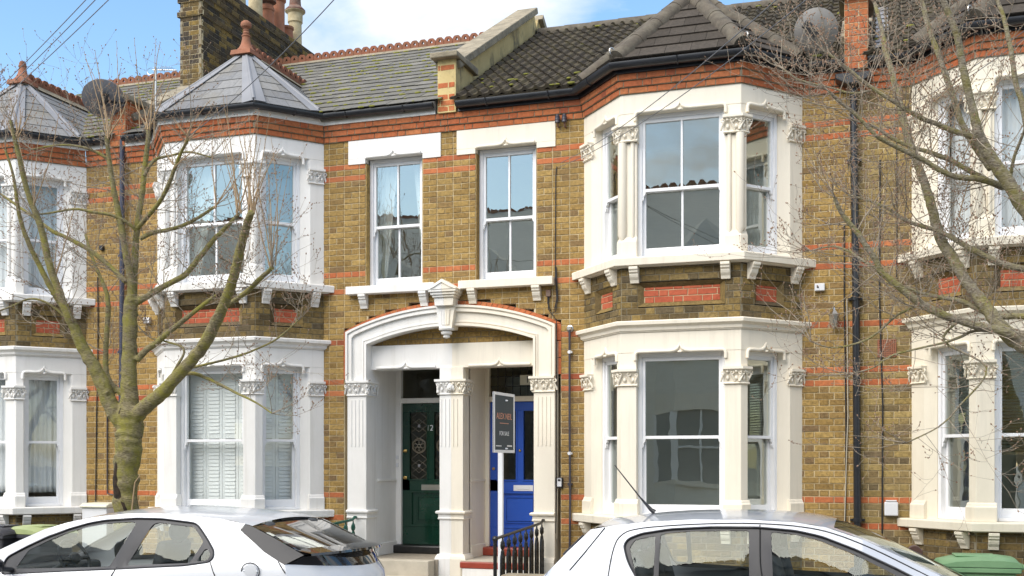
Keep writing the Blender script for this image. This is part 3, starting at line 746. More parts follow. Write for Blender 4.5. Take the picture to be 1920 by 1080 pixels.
    for q, (x, z) in enumerate(lst):
        ff = min(.44, RL-z-.02)
        if ff < .1: continue
        if roofkind == 'slate': me = slate_tpl('slate', .253, .44 if ff >= .43 else round(ff, 1), .007, random.randrange(8))
        else: me = roll_tpl('tile', random.randrange(8))
        if q in pick: link(me, 'slate' if roofkind == 'slate' else 'roof_tile', roof, fr.mat(x, z, 0))
        else:
            rest.cur = random.random(); mw = fr.mat(x, z, 0); rest.add([mw @ v.co for v in me.vertices], [tuple(p.vertices) for p in me.polygons])
    if rest.v: rest.build('slates' if roofkind == 'slate' else 'roof_tiles', MAT['slate' if roofkind == 'slate' else 'tile'], roof, recalc=False, attr=True, kind='stuff')
    mo = MB(); nm = 420 if roofkind == 'slate' else 60
    for _ in range(nm):
        x, z = rg.choice(lst); x += rg.uniform(-.13, .13)
        if roofkind != 'slate' and rg.random() < .5: z = gauge*rg.choice((0, 0, 1, 2))
        q = fr.p(x, z+rg.uniform(-.012, .01), .016+(.02 if roofkind != 'slate' else 0)); r_ = rg.uniform(.012, .032)
        mo.ball(q, r_*rg.uniform(.8, 2.4), r_*.8, r_*.62, 7, 4)
    mo.build('moss', MAT['moss'], roof, recalc=False, smooth=60, kind='stuff')
    # ridge
    frr = F((0, RIDGE_Y, 0), (1, 0, 0), (0, -1, 0))
    if roofkind == 'slate':
        mb = MB(); n = int((x1-x0)/.45)
        for i in range(n):
            a = x0+(x1-x0)*i/n; b = x0+(x1-x0)*(i+1)/n-.006
            mbb = MB(); mbb.add([(a, RIDGE_Y-.17, RIDGE_Z-.07), (b, RIDGE_Y-.17, RIDGE_Z-.07), (b, RIDGE_Y, RIDGE_Z+.035), (a, RIDGE_Y, RIDGE_Z+.035), (b, RIDGE_Y+.17, RIDGE_Z-.07), (a, RIDGE_Y+.17, RIDGE_Z-.07)],
                             [(0, 1, 2, 3), (3, 2, 4, 5), (0, 5, 4, 1), (0, 3, 5), (1, 4, 2)]); mbb.build('ridge_tile', MAT['stone'], roof)
        n = int((x1-x0)/.15)
        for i in range(n): crest_tile(frr, x0+(x1-x0)*(i+.5)/n, (x1-x0)/n, RIDGE_Z+.02, .125, -.02, .02, roof)
    else: half_round([(x0, RIDGE_Y, RIDGE_Z+.0), (x1, RIDGE_Y, RIDGE_Z+.0)], .12, 'hiptile', roof, 'ridge_tile')
    # ---- bay roof: three hips to a point, a short ridge running back into the main roof
    xc = L((BM[1]+BM[2])/2); apex = Vector((xc, .2, 7.42)); og = .13
    pl = [Vector((q[0], q[1])) for q in baypath]
    dr = [(pl[i+1]-pl[i]).normalized() for i in range(3)]; nr = [Vector((d.y, -d.x)) for d in dr]
    E0 = pl[0]+nr[0]*og; E0 = E0+dr[0]*((-.17-E0.y)/dr[0].y); E3 = pl[3]+nr[2]*og; E3 = E3+dr[2]*((-.17-E3.y)/dr[2].y)
    m1 = (nr[0]+nr[1])/(1+nr[0].dot(nr[1])); m2 = (nr[1]+nr[2])/(1+nr[1].dot(nr[2]))
    ez = EAVE_Z+.0
    C = [Vector((q.x, q.y, ez)) for q in (E0, pl[1]+m1*og, pl[2]+m2*og, E3)]
    yb = EAVE_Y+(apex.z-EAVE_Z)/math.tan(PITCH); back_ = Vector((xc, yb, apex.z))
    mb = MB()
    mb.add([C[0], C[1], C[2], C[3], apex, back_], [(0, 1, 4), (1, 2, 4), (2, 3, 4), (0, 4, 5), (3, 5, 4), (0, 5, 3), (0, 3, 2, 1)])
    broof = mb.build('bay_roof', MAT['slatebay' if roofkind == 'slate' else 'flattile'], H)
    tris = [(C[0], C[1], apex), (C[1], C[2], apex), (C[2], C[3], apex), (C[3], Vector((C[3].x+(.0), C[3].y, C[3].z)), apex)][:3]
    for ti, (a, b, t) in enumerate(tris+[(back_, C[0], apex), (C[3], back_, apex)]):
        if ti < 3: u = (b-a).normalized(); o = a; wv = (t-a)-u*(t-a).dot(u); base = (b-a).length; tipx = (t-a).dot(u); hgt = wv.length; tri = [(0, 0), (base, 0), (tipx, hgt)]
        else:
            u = Vector((0, 1, 0)); j = a if ti == 4 else b; o = Vector((j.x, j.y, j.z))     # side slope, rows level
            nrm_ = (a-t).cross(b-t).normalized(); wv = nrm_.cross(u); wv = wv if wv.z > 0 else -wv; wn = wv.normalized()
            tri = [((q-o).dot(u), (q-o).dot(wn)) for q in (j, back_, t)]
            hgt = max(q[1] for q in tri)
        wn = wv.normalized(); nn = u.cross(wn); nn = nn if nn.z > 0 else -nn
        ff = F(o, u, nn, wn); g = .17 if bigtile else .215; ws = .32 if bigtile else .30
        if roofkind == 'slate': g, ws = .235, .26
        k = 0; z = 0.0
        sgn_ = 1 if sum((tri[i][0]*tri[(i+1) % 3][1]-tri[(i+1) % 3][0]*tri[i][1]) for i in range(3)) > 0 else -1
        while z < hgt-.05:
            xa, xb = min(q[0] for q in tri)-.3, max(q[0] for q in tri)+.3
            x = xa+(ws/2 if k % 2 else 0)
            while x < xb:
                poly = [(x+.002, z), (x+ws-.002, z+random.uniform(-.003, .003)), (x+ws-.002, z+g*1.25), (x+.002, z+g*1.25)]
                for i in range(3):
                    (ax, az), (bx, bz) = tri[i], tri[(i+1) % 3]
                    if poly: poly = clip(poly, sgn_*(bz-az), -sgn_*(bx-ax), sgn_*((bz-az)*ax-(bx-ax)*az))
                if poly and len(poly) > 2 and area(poly) > .002:
                    mb = MB(); n = len(poly); th = .016 if roofkind != 'slate' else .008
                    hh = [(.002+th*1.35*(1-(q[1]-z)/(g*1.25))) for q in poly]
                    mb.add([ff.p(q[0], q[1], h+.004) for q, h in zip(poly, hh)]+[ff.p(q[0], q[1], h+.004-th) for q, h in zip(poly, hh)], [tuple(range(n)), tuple(range(2*n-1, n-1, -1))]+[(i, n+i, n+(i+1) % n, (i+1) % n) for i in range(n)])
                    mb.build('slate' if roofkind == 'slate' else 'roof_tile', MAT['slatebay' if roofkind == 'slate' else 'flattile'], broof)
                x += ws
            z += g; k += 1
    if roofkind == 'slate':
        for c in C:                                           # lead rolls with wings on the hips
            d = (apex-c).normalized(); mb = MB(); mb.tube([c+d*.02+Z*.03, apex+Z*.02], .028, 8)
            side = d.cross(Z).normalized()
            ci = C.index(c)
            for sd_ in (-1, 1):
                if (ci == 0 and sd_*side.x*0 > 1): continue
                wv_ = .16 if ci in (1, 2) else .15
                # wing lies on the slope beside the hip
                nb = None
                pts = []
                fi = ci-1 if (side*sd_).x < 0 else ci
                if 0 <= fi <= 2: a, b, t = tris[fi]; nrm_ = (b-a).cross(t-a).normalized()
                else:
                    a, b, t = (back_, C[0], apex) if fi < 0 else (C[3], back_, apex); nrm_ = (b-a).cross(t-a).normalized()
                nrm_ = nrm_ if nrm_.z > 0 else -nrm_
                lat = nrm_.cross(d).normalized(); lat = lat if lat.dot(side*sd_) > 0 else -lat
                o_ = nrm_*.034
                a0, a1 = c+d*.0+o_, apex+o_
                mb.add([a0, a0+lat*wv_*.95+d*.02, a1+lat*.05-d*.1, a1, a0-nrm_*.01, a0+lat*wv_*.95+d*.02-nrm_*.01, a1+lat*.05-d*.1-nrm_*.01, a1-nrm_*.01], [(0, 1, 2, 3), (7, 6, 5, 4), (0, 4, 5, 1), (1, 5, 6, 2), (2, 6, 7, 3), (3, 7, 4, 0)])
            mb.build('lead_hip', MAT['lead'], broof, smooth=40)
        f2 = F((xc, 0, 0), (0, 1, 0), (-1 if sg < 0 else 1, 0, 0)); n = int((yb-.15)/.15)
        mb = MB(); zt_ = apex.z
        mb.add([(xc-.16, .1, zt_-.08), (xc, .1, zt_+.05), (xc+.16, .1, zt_-.08), (xc-.16, yb+.2, zt_-.08), (xc, yb+.2, zt_+.05), (xc+.16, yb+.2, zt_-.08)], [(0, 1, 4, 3), (1, 2, 5, 4), (0, 2, 1), (3, 4, 5), (0, 3, 5, 2)])
        mb.build('ridge_tile', MAT['stone'], broof)
        for i in range(n+1): crest_tile(f2, .38+.15*i, .15, zt_+.035, .13, -.02, .02, broof)
        mb = MB(); fz = zt_-.02                                 # finial
        for sgx in (1,):
            mb.add([(xc-.16, .04, fz-.04), (xc+.16, .04, fz-.04), (xc+.16, .36, fz-.04), (xc-.16, .36, fz-.04), (xc-.15, .05, fz+.025), (xc+.15, .05, fz+.025), (xc+.15, .35, fz+.025), (xc-.15, .35, fz+.025)], [(0, 1, 5, 4), (1, 2, 6, 5), (2, 3, 7, 6), (3, 0, 4, 7), (4, 5, 6, 7), (3, 2, 1, 0)])
        pr = [(.19, .03), (.13, .09), (.09, .17), (.07, .25), (.065, .30)]
        if num == 12: pr += [(.075, .31), (.075, .33), (.05, .345), (.06, .37), (.045, .40), (.055, .42), (.04, .44), (.05, .455), (.085, .48), (.095, .52), (.085, .555), (.05, .585), (.012, .60)]
        else: pr += [(.075, .31), (.075, .335), (.06, .34), (.065, .38), (.05, .385), (.05, .41), (.01, .412)]
        mb.lathe((xc, .2, fz), [(a_*.82, b_*.80) for a_, b_ in pr], 12)
        mb.build('finial', MAT['terracotta'], broof, smooth=35)
    else:
        for c in C: half_round([c+Vector((0, 0, .03))+(apex-c).normalized()*.03, apex+Z*.02], .105, 'hiptile', broof, 'hip_tile', seg=.42)
        half_round([(xc, .2, apex.z+.01), (xc, yb+.3, apex.z+.01)], .11, 'hiptile', broof, 'ridge_tile')
        for c in (C[1], C[2]):                                  # scrolled hip irons
            d = (apex-c).normalized(); hz = Vector((-d.x, -d.y, 0)).normalized(); mb = MB()
            mb.tube([c+Z*.05+hz*(.02+.05*math.sin(t)*(1-t/9))+Z*(.06-.055*math.cos(t)*(1-t/9)) for t in [q*.5 for q in range(12)]], .008, 6); mb.build('hip_iron', MAT['nickel'], broof)
    return H, fw, fs, B
H14 = build_house(14, -2*W, 1, 'stock', 'white', 'white-trimmed brick house at the far left, behind the spreading bare tree', 1.56, 'slate', 'F', rg_seed=14, frontbars=(0, 0))
H12 = build_house(12, 0, -1, 'stock', 'white', 'white-trimmed brick house with green door, slate roof and finial', 0, 'slate', 'E', rg_seed=12)
H10 = build_house(10, 0, 1, 'stock', 'cream', 'cream-trimmed brick house with blue door and brown tiled roof', 0, 'tile', 'E', rg_seed=10, pane='glassflat')
H8 = build_house(8, 2*W, -1, 'stock8', 'cream8', 'ivory-trimmed brick house at the far right, behind bare branches', 1.56, 'tile', 'F', rg_seed=8, frontbars=(0, 0))
# ------------------------------------------------------------ the twin porch between the two front doors
FW = F((0, 0, 0), (1, 0, 0), (0, -1, 0))
PO = thing('porch', 'twin arched porch, half white half cream, sheltering both front doors', 'porch', (0, 0, 0))
FLZ = .36                                                    # porch floor
def both(fn):
    for sg, mt in ((-1, 'white'), (1, 'cream')): fn(F((0, 0, 0), (sg, 0, 0), (0, -1, 0)), mt, sg)
def arch_half(fr, mt, sg):
    rm = MAT[mt]; n = 16
    outer = [(max(q[0], 0), q[1]) for q in arc(-1.46, 1.46, 3.385, 3.685, 2*n)[n:]]
    inner = [(max(q[0], 0), q[1]) for q in arc(-1.165, 1.165, 3.215, 3.42, 2*n)[n:]]
    mb = MB(); mb.strip(fr, outer, inner, -.28, .035); mb.prism(fr, [(1.46, 3.385), (1.165, 3.215), (1.165, 2.73), (1.46, 2.73)], -.28, .035)
    ar = mb.build('arch', rm, PO)
    def off(pl, d):
        r = []
        for i, q in enumerate(pl):
            a, b = Vector(pl[max(i-1, 0)]), Vector(pl[min(i+1, len(pl)-1)]); t = (b-a).normalized(); r.append((q[0]-t.y*d, q[1]+t.x*d))
        return r
    for (d0, d1, o) in ((0, -.028, .085), (-.028, -.05, .06), (-.05, -.085, .072)):
        A, Bb = off(outer, d0), off(outer, d1); A.append((1.46+d0, 2.73)); Bb.append((1.46+d1, 2.73))
        A[-2] = (1.46+d0, A[-2][1]); Bb[-2] = (1.46+d1, Bb[-2][1])
        MB().strip(fr, A, Bb, .03, o).build('arch_moulding', rm, ar)
    A, Bb = off(inner, .0), off(inner, .03); A.append((1.165, 2.73)); Bb.append((1.195, 2.73)); Bb[-2] = (1.195, Bb[-2][1])
    MB().strip(fr, A, Bb, .03, .055).build('arch_moulding', rm, ar)
    A, Bb = off(inner, .045), off(inner, .058); A.append((1.21, 2.73)); Bb.append((1.223, 2.73)); A[-2] = (1.21, A[-2][1]); Bb[-2] = (1.223, Bb[-2][1])
    MB().strip(fr, A, Bb, .03, .047).build('arch_moulding', rm, ar)
    # ring of red bricks following the arch, and up the side
    ro = arc(-1.525, 1.525, 3.40, 3.745, 40)[20:]; ri = arc(-1.462, 1.462, 3.39, 3.69, 40)[20:]
    for i in range(0, 20):
        mb = MB(); c = .004; a0, a1, b0, b1 = Vector(ro[i]), Vector(ro[i+1]), Vector(ri[i]), Vector(ri[i+1])
        t = (a1-a0).normalized()*c
        mb.prism(fr, [tuple(a0+t), tuple(a1-t), tuple(b1-t), tuple(b0+t)], -.05, .006+random.uniform(-.003, .003)); mb.build('brick', MAT['red'], ar)
    for i in range(3):
        z1 = 3.39-i*.215; MB().box(fr, 1.468, 1.522, z1-.205, z1, -.05, .004).build('brick', MAT['red'], ar)
    MB().strip(fr, ro, ri, -.06, -.004).build('arch_joint', MAT['mortar'], ar)
    # side pilaster with fluted shaft
    mb = MB(); mb.box(fr, 1.17, 1.45, -.1, 2.53, -.27, .04); pil = mb.build('porch_pilaster', rm, PO, bevel=.006)
    for k in range(4):
        s_ = 1.225+.054*k; mb = MB(); mb.tube([fr.p(s_, 1.85, .041), fr.p(s_, 2.47, .041)], .009, 6); mb.build('flute', rm, pil)
    pth = sorted([(sg*1.168, 0), (sg*1.452, 0)]); P_ = [(a, -.04) for a, _ in pth]
    if sg < 0: path = [(P_[0][0], P_[0][1]), (P_[1][0], P_[1][1]), (P_[1][0]+.001, .25)]
    else: path = [(P_[0][0]-.001, .25), (P_[0][0], P_[0][1]), (P_[1][0], P_[1][1])]
    capital(path, 2.525, 2.73, mt, pil, 5+sg, proj_=.04)
    for z0, pf in ((.88, [(-.05, .885), (.012, .885), (.02, .90), (.012, .915), (.012, .955), (.04, .965), (.045, .985), (.03, 1.0), (-.05, 1.01)]), (.3, [(-.05, -.1), (.05, -.1), (.05, .37), (.04, .40), (.02, .43), (-.05, .44)])):
        mb = MB(); mb.sweep(path, pf); mb.build('pilaster_band', rm, pil, bevel=.002)
    # middle pier half, inner lintel, passage walls
    mf = F((0, .08, 0), (sg, 0, 0), (0, -1, 0))
    mb = MB(); mb.box(mf, .0, .165, -.1, 2.53, -.26, 0); mb.box(mf, 0, .165, 2.53, 2.89, -.26, -.006); mid = mb.build('middle_pier', rm, PO, bevel=.003)
    for k in range(3 if sg < 0 else 2):
        s_ = .03+.054*k; MB().tube([mf.p(s_, 1.85, .001), mf.p(s_, 2.47, .001)], .009, 6).build('flute', rm, mid)
    pm = [(sg*.0005, .08), (sg*.167, .08), (sg*.1675, .34)] if sg > 0 else [(-.1675, .34), (-.167, .08), (-.0005, .08)]
    capital(pm, 2.525, 2.73, mt, mid, 31, proj_=.04)
    for pf in ([(-.05, .885), (.012, .885), (.02, .90), (.012, .915), (.012, .955), (.04, .965), (.045, .985), (.03, 1.0), (-.05, 1.01)], [(-.05, -.1), (.05, -.1), (.05, .37), (.04, .40), (.02, .43), (-.05, .44)]):
        mb = MB(); mb.sweep(pm, pf); mb.build('pilaster_band', rm, mid, bevel=.002)
    lf = F((0, .11, 0), (sg, 0, 0), (0, -1, 0))
    MB().box(lf, .0, 1.165, 2.885, 3.205, -.2, 0).build('porch_lintel', rm, PO)
    hood(lf, .20, 1.12, 2.905, mt, PO, leg=False, out=.004)
    mb = MB(); mb.box(lf, .155, .165, FLZ, 2.95, -.9, -.2).box(lf, 1.175, 1.185, FLZ, 2.95, -.9, -.15); mb.build('passage_wall', rm, PO)
    mb = MB(); mb.box(lf, .165, .18, 1.375, 1.41, -.86, -.24).box(lf, 1.155, 1.175, 1.375, 1.41, -.86, -.2); mb.build('dado_rail', rm, PO, bevel=.004)
    mb = MB(); mb.box(lf, .165, .185, FLZ, FLZ+.17, -.86, -.24).box(lf, 1.155, 1.175, FLZ, FLZ+.17, -.86, -.2); mb.build('skirting', rm, PO, bevel=.006)
    MB().box(lf, .0, 1.19, 2.955, 3.0, -.95, -.19).build('porch_ceiling', rm, PO)
    MB().box(lf, .0, 1.19, 3.0, 3.5, -.95, -.9).build('porch_back_wall', rm, PO)
    # bricks showing in the head of the arch
both(arch_half)
tb = Bricks(0); tb.lay(F((0, .135, 0), (1, 0, 0), (0, -1, 0)), -1.15, 1.15, 3.20, 3.43, (), None, 'F', mat='stock', thick=.1, mcol='mortar_dark', grid=3.205); tb.build('tympanum', PO, 60)
# keystone with gabled cap and pendant
for sg, mt in ((-1, 'white'), (1, 'cream')):
    fr = F((0, 0, 0), (sg, 0, 0), (0, -1, 0)); rm = MAT[mt]
    mb = MB(); mb.prism(fr, [(0, 3.37), (.085, 3.37), (.13, 3.66), (.13, 3.79), (0, 3.79)], -.1, .13); ks = mb.build('keystone', rm, PO)
    mb = MB(); mb.prism(fr, [(0, 3.42), (.045, 3.42), (.07, 3.62), (0, 3.62)], .125, .14)
    for k in range(2): mb.tube([fr.p(.018+.03*k, 3.43, .14), fr.p(.018+.036*k, 3.61, .14)], .007, 6)
    mb.build('keystone_panel', rm, ks)
    mb = MB(); mb.prism(fr, [(0, 3.665), (.125, 3.665), (.135, 3.77), (0, 3.77)], .125, .19); mb.build('keystone_block', rm, ks, bevel=.003)
    mb = MB(); mb.box(fr, 0, .15, 3.77, 3.80, -.05, .215).box(fr, 0, .17, 3.80, 3.835, -.05, .235).box(fr, 0, .19, 3.835, 3.865, -.05, .255); mb.build('cap_moulding', rm, ks, bevel=.004)
    mb = MB(); mb.prism(fr, [(0, 3.865), (.2, 3.865), (.2, 3.88), (0, 4.0)], -.05, .262); mb.build('gable_cap', rm, ks, bevel=.003)
    mb = MB(); mb.strip(fr, [(.155, 3.88), (0, 3.972)], [(.115, 3.89), (0, 3.955)], .26, .275); mb.build('gable_moulding', rm, ks)
mb = MB(); mb.lathe((0, -.085, 3.25), [(.01, 0), (.045, .012), (.045, .03), (.035, .04), (.07, .055), (.075, .08), (.05, .10), (.10, .105), (.105, .125), (.09, .13)], 14); mb.build('pendant', MAT['white'], PO, smooth=40)
# carved face in the middle capital
mb = MB(); mb.ball((0, .045, 2.615), .034, .03, .047, 10, 8); mb.ball((0, .013, 2.61), .007, .012, .014, 6, 4); mb.ball((-.014, .02, 2.628), .008, .006, .004, 6, 4); mb.ball((.014, .02, 2.628), .008, .006, .004, 6, 4); mb.ball((0, .02, 2.587), .012, .007, .004, 6, 4)
mb.ball((0, .06, 2.645), .052, .03, .03, 10, 5); mb.ball((-.04, .055, 2.61), .014, .02, .04, 8, 5); mb.ball((.04, .055, 2.61), .014, .02, .04, 8, 5)
mb.build('carved_face', MAT['white'], PO, smooth=60)
# floors and steps
def slab(name, x0, x1, y0, y1, z0, z1, mat, bev=.01): return MB().box(F((0, 0, 0), (1, 0, 0), (0, 1, 0)), x0, x1, z0, z1, y0, y1).build(name, MAT[mat], PO, bevel=bev, seg=2)
slab('porch_floor', -1.17, -.16, .0, 1.0, .0, FLZ, 'porchfloor', .002)
slab('step', -1.17, -.2, -.22, .0, -.1, FLZ-.002, 'stepstone'); slab('step', -1.17, -.2, -.5, -.22, -.1, .16, 'stepstone')
slab('porch_floor', .16, 1.17, .0, 1.0, .0, FLZ-.002, 'stepstone', .002)
slab('step_nosing', .17, 1.165, -.06, .0, .265, FLZ-.012, 'redtile', .012); slab('step', .2, 1.17, -.05, .0, -.1, .264, 'white'); slab('step', .2, 1.17, -.36, -.05, -.1, .11, 'stepstone')
slab('door_step', -1.17, -.165, .80, 1.02, FLZ, .475, 'blackpaint', .02)
slab('door_step', .165, 1.17, .80, 1.02, FLZ, .475, 'redtile', .02)

# ------------------------------------------------------------ the doors
MAT['came'] = M('lead_came', (.20, .17, .12), None, rough=.5)
def door(H, sg, num, paint, pw):
    fr = F((0, .98, 0), (sg, 0, 0), (0, -1, 0)); g = MAT['white' if sg < 0 else 'cream']
    mb = MB(); mb.box(fr, .165, .225, .475, 2.96, -.08, .05).box(fr, 1.095, 1.175, .475, 2.96, -.08, .05).box(fr, .225, 1.095, 2.475, 2.545, -.08, .05); dfm = mb.build('door_frame', g, H, bevel=.006)
    d = MB(); a, b, z0, z1 = .228, 1.092, .478, 2.472; m = (a+b)/2
    gx = [(a+.115, m-.055), (m+.055, b-.115)]; gz = (1.40, 2.345)
    d.box(fr, a, b, z0, .73, -.045, 0).box(fr, a, b, 1.24, gz[0], -.045, 0).box(fr, a, b, gz[1], z1, -.045, 0).box(fr, a, a+.115, .73, gz[1], -.045, 0).box(fr, b-.115, b, .73, gz[1], -.045, 0)
    d.box(fr, gx[0][1], gx[1][0], gz[0], gz[1], -.045, 0).box(fr, a+.115, b-.115, .73, 1.24, -.045, -.02)
    dr = d.build('door', MAT[paint], H, bevel=.003)
    mb = MB(); x0, x1 = a+.115, b-.115
    for q, (o, h) in enumerate(((0, .03), (.1, .02))):
        A = [(x0+o, .73+o*.7), (x1-o, .73+o*.7), (x1-o, 1.24-o*.7), (x0+o, 1.24-o*.7), (x0+o, .73+o*.7)]
        Bq = [(x0+o+h, .73+o*.7+h), (x1-o-h, .73+o*.7+h), (x1-o-h, 1.24-o*.7-h), (x0+o+h, 1.24-o*.7-h), (x0+o+h, .73+o*.7+h)]
        mb.strip(fr, A, Bq, -.02, .012 if q == 0 else -.004)
    mb.box(fr, x0+.13, x1-.13, .83, 1.14, -.03, -.002); mb.build('door_panel', MAT[paint], dr, bevel=.002)
    for x0, x1 in gx:
        MB().poly([fr.p(x0, gz[0], -.025), fr.p(x1, gz[0], -.025), fr.p(x1, gz[1], -.025), fr.p(x0, gz[1], -.025)]).build('glass_panel', MAT['glassdark'], dr)
        mb = MB(); A = [(x0, gz[0]), (x1, gz[0]), (x1, gz[1]), (x0, gz[1]), (x0, gz[0])]; h = -.016
        mb.strip(fr, A, [(x0+h, gz[0]+h), (x1-h, gz[0]+h), (x1-h, gz[1]-h), (x0+h, gz[1]-h), (x0+h, gz[0]+h)], -.005, .014); mb.build('glazing_bead', MAT[paint], dr)
        if num == '12':                                        # leaded diamonds and a rosette
            mb = MB(); cx, cz = (x0+x1)/2, (gz[0]+gz[1])/2; hw = (x1-x0)/2-.01
            tb_ = lambda p, r=.0035: mb.tube([fr.p(q[0], q[1], -.022) for q in p], r, 5)
            for s_ in (-1, 1):
                for k in range(3):
                    zc_ = cz+s_*(.19+.10*k); tb_([(cx-hw, zc_), (cx, zc_+.09), (cx+hw, zc_), (cx, zc_-.09), (cx-hw, zc_)])
            for r_ in (.105, .095, .02): tb_([(cx+r_*math.cos(t*math.pi/10), cz+r_*math.sin(t*math.pi/10)) for t in range(21)])
            for k in range(6):
                q = k*math.pi/3; tb_([(cx+.055*math.cos(q)+.032*math.cos(t*math.pi/6), cz+.055*math.sin(q)+.032*math.sin(t*math.pi/6)) for t in range(13)])
            mb.build('leading', MAT['came'], dr)
            mb = MB()
            for s_ in (-1, 1): mb.lathe(fr.p(cx, cz+s_*.28, -.02), [(.022, 0), (.012, .006)], 10, fr.n)
            mb.build('bullseye_glass', MAT['lead'], dr)
    # letterbox, knobs
    lm = 'nickel' if num == '12' else 'boxwhite'
    mb = MB(); lx = m if num == '12' else m+.05
    mb.box(fr, lx-.14, lx+.14, 1.245, 1.325, 0, .008).box(fr, lx-.09, lx+.09, 1.265, 1.305, .008, .014); mb.build('letterbox', MAT[lm], dr, bevel=.003)
    if num == '12':
        for z in (1.80, 1.42): MB().lathe(fr.p(b-.05, z, 0), [(.022, 0), (.022, .006), (.012, .012), (.012, .03), (.02, .034), (.02, .045), (.008, .05)], 12, fr.n).build('door_knob', MAT['brass'], dr, smooth=40)
        f2 = F((0, .98, 0), (1, 0, 0), (0, -1, 0)); text_mesh('12', .115, f2, -m-.012, 2.12, .003, 'house_number', MAT['boxwhite'], dr)
    else:
        MB().lathe(fr.p(m, 1.80, 0), [(.016, 0), (.02, .01), (.012, .02), (.004, .024)], 10, fr.n).build('door_knob', MAT['brass'], dr)
        MB().lathe(fr.p(a+.05, 1.55, 0), [(.02, 0), (.02, .006), (.005, .008)], 12, fr.n).build('door_lock', MAT['brass'], dr)
    MB().poly([fr.p(.225, 2.545, -.025), fr.p(1.095, 2.545, -.025), fr.p(1.095, 2.96, -.025), fr.p(.225, 2.96, -.025)]).build('fanlight', MAT['glassdark'], H)
    if num == '10':
        mb = MB()
        for k in range(1, 8): x = .225+.87*k/8; mb.box(fr, x-.004, x+.004, 2.545, 2.96, -.023, -.016)
        for k in range(1, 3): z = 2.545+.415*k/3; mb.box(fr, .225, 1.095, z-.004, z+.004, -.023, -.015)
        mb.build('leading', MAT['ink'], H)
        MB().box(fr, .66, .94, 2.70, 2.835, -.012, -.004).build('number_plate', MAT['plate'], H)
        text_mesh('10', .13, fr, .80, 2.768, -.003, 'house_number', MAT['ink'], H)
    # hall behind the glass
    mb = MB(); mb.box(fr, .15, 1.5, .45, 3.2, -3.0, -2.95).box(fr, .10, .15, .45, 3.2, -3.0, -.1).box(fr, 1.5, 1.55, .45, 3.2, -3.0, -.1).box(fr, .15, 1.5, 3.2, 3.25, -3, -.1); mb.build('hall_wall', MAT['room'], H)
    MB().box(fr, .15, 1.5, .40, .45, -3, -.06).build('hall_floor', MAT['roomfloor'], H)
door(H12[0], -1, '12', 'dgreen', 0); door(H10[0], 1, '10', 'dblue', 0)
# door bells on the frame of the green door
fb = F((0, .98, 0), (1, 0, 0), (0, -1, 0))
for z, h in ((1.71, .05), (1.60, .06)):
    mb = MB(); mb.box(fb, -1.165, -1.13, z-h/2, z+h/2, .05, .065); mb.lathe(fb.p(-1.1475, z, .065), [(.010, 0), (.010, .004), (.006, .006)], 10, fb.n)
    tag(mb.build('doorbell', MAT['boxwhite'], bevel=.002), 'upper white doorbell button beside the green door' if h == .05 else 'lower white doorbell button beside the green door', 'doorbell')
# ------------------------------------------------------------ party walls rising through the roofs
RF = roof_frame(0)
def party(X, label, hw, coping, h, capz, cover, front_red=True):
    T = thing('party_wall', label, 'wall', (X, 0, 0))
    f = F((0, 0, 0), (1, 0, 0), (0, -1, 0))
    rw = F((0, EAVE_Y, EAVE_Z), (1, 0, 0), (0, -math.sin(PITCH), math.cos(PITCH)), (0, math.cos(PITCH), math.sin(PITCH)))
    mb = MB(); z0 = ZC+65*CRS-.004
    mb.box(F((0, 0, 0), (1, 0, 0), (0, 1, 0)), -hw, hw+(.012 if cover == 'parapet' else 0), z0, capz-.10, -.098 if cover == 'parapet' else -.03, .55); core = mb.build('pier', MAT['parapet' if cover == 'parapet' else 'mortar'], T)
    b = Bricks(X)
    b.lay(F((0, -.10, 0), (1, 0, 0), (0, -1, 0)), -hw, hw, z0+.01, capz-.10, [lambda z: [(-1, 1)] if cover == 'parapet' and math.floor((z-z0-.01)/CRS) in (3, 5, 6, 8, 9) else []], set(range(-9, 999)), 'S', mat='red', thick=.12 if cover != 'parapet' else .01, shift=.03, grid=z0+.01)
    if cover != 'parapet': b.lay(F((hw+.006, -.09, 0), (0, 1, 0), (1, 0, 0)), .0, .62, z0+.06, capz-.10, (), set(range(-9, 999)), 'S', mat='red', thick=.02, shift=.09, grid=z0+.01)
    b.build('pier_brickwork', T)
    mb = MB(); c = hw+.07
    mb.add([(-c, -.20, capz-.10), (c, -.20, capz-.10), (c, .62, capz-.10), (-c, .62, capz-.10), (-c, -.21, capz-.03), (c, -.21, capz-.03), (c, .62, capz), (-c, .62, capz)], [(0, 1, 5, 4), (1, 2, 6, 5), (2, 3, 7, 6), (3, 0, 4, 7), (4, 5, 6, 7), (3, 2, 1, 0)])
    mb.build('pier_cap', MAT[coping], T, bevel=.015, seg=2)
    if h:
        mb = MB(); mb.box(rw, -hw+.02, hw-.02, .55, RL+.05, -.2, h); mb.build('parapet', MAT[cover], T)
        n = 7
        for i in range(n):
            a, e = .35+(RL-.30)*i/n, .35+(RL-.30)*(i+1)/n-.008
            mb = MB(); mb.prism(F(rw.o, rw.w, rw.u, rw.n), [(a, h), (e, h), (e, h+.10), (a, h+.10)], -hw-.05, hw+.05); mb.build('coping_stone', MAT[coping], T, bevel=.012, seg=2)
        bk = F((0, RIDGE_Y, RIDGE_Z), (1, 0, 0), (0, math.sin(PITCH), math.cos(PITCH)), (0, math.cos(PITCH), -math.sin(PITCH)))
        mb = MB(); mb.box(bk, -hw+.02, hw-.02, -.05, 4.2, -.2, h); mb.build('parapet', MAT[cover], T)
        mb = MB(); mb.box(bk, -hw-.05, hw+.05, -.05, 4.2, h, h+.10); mb.build('coping_stone', MAT[coping], T)
    return T
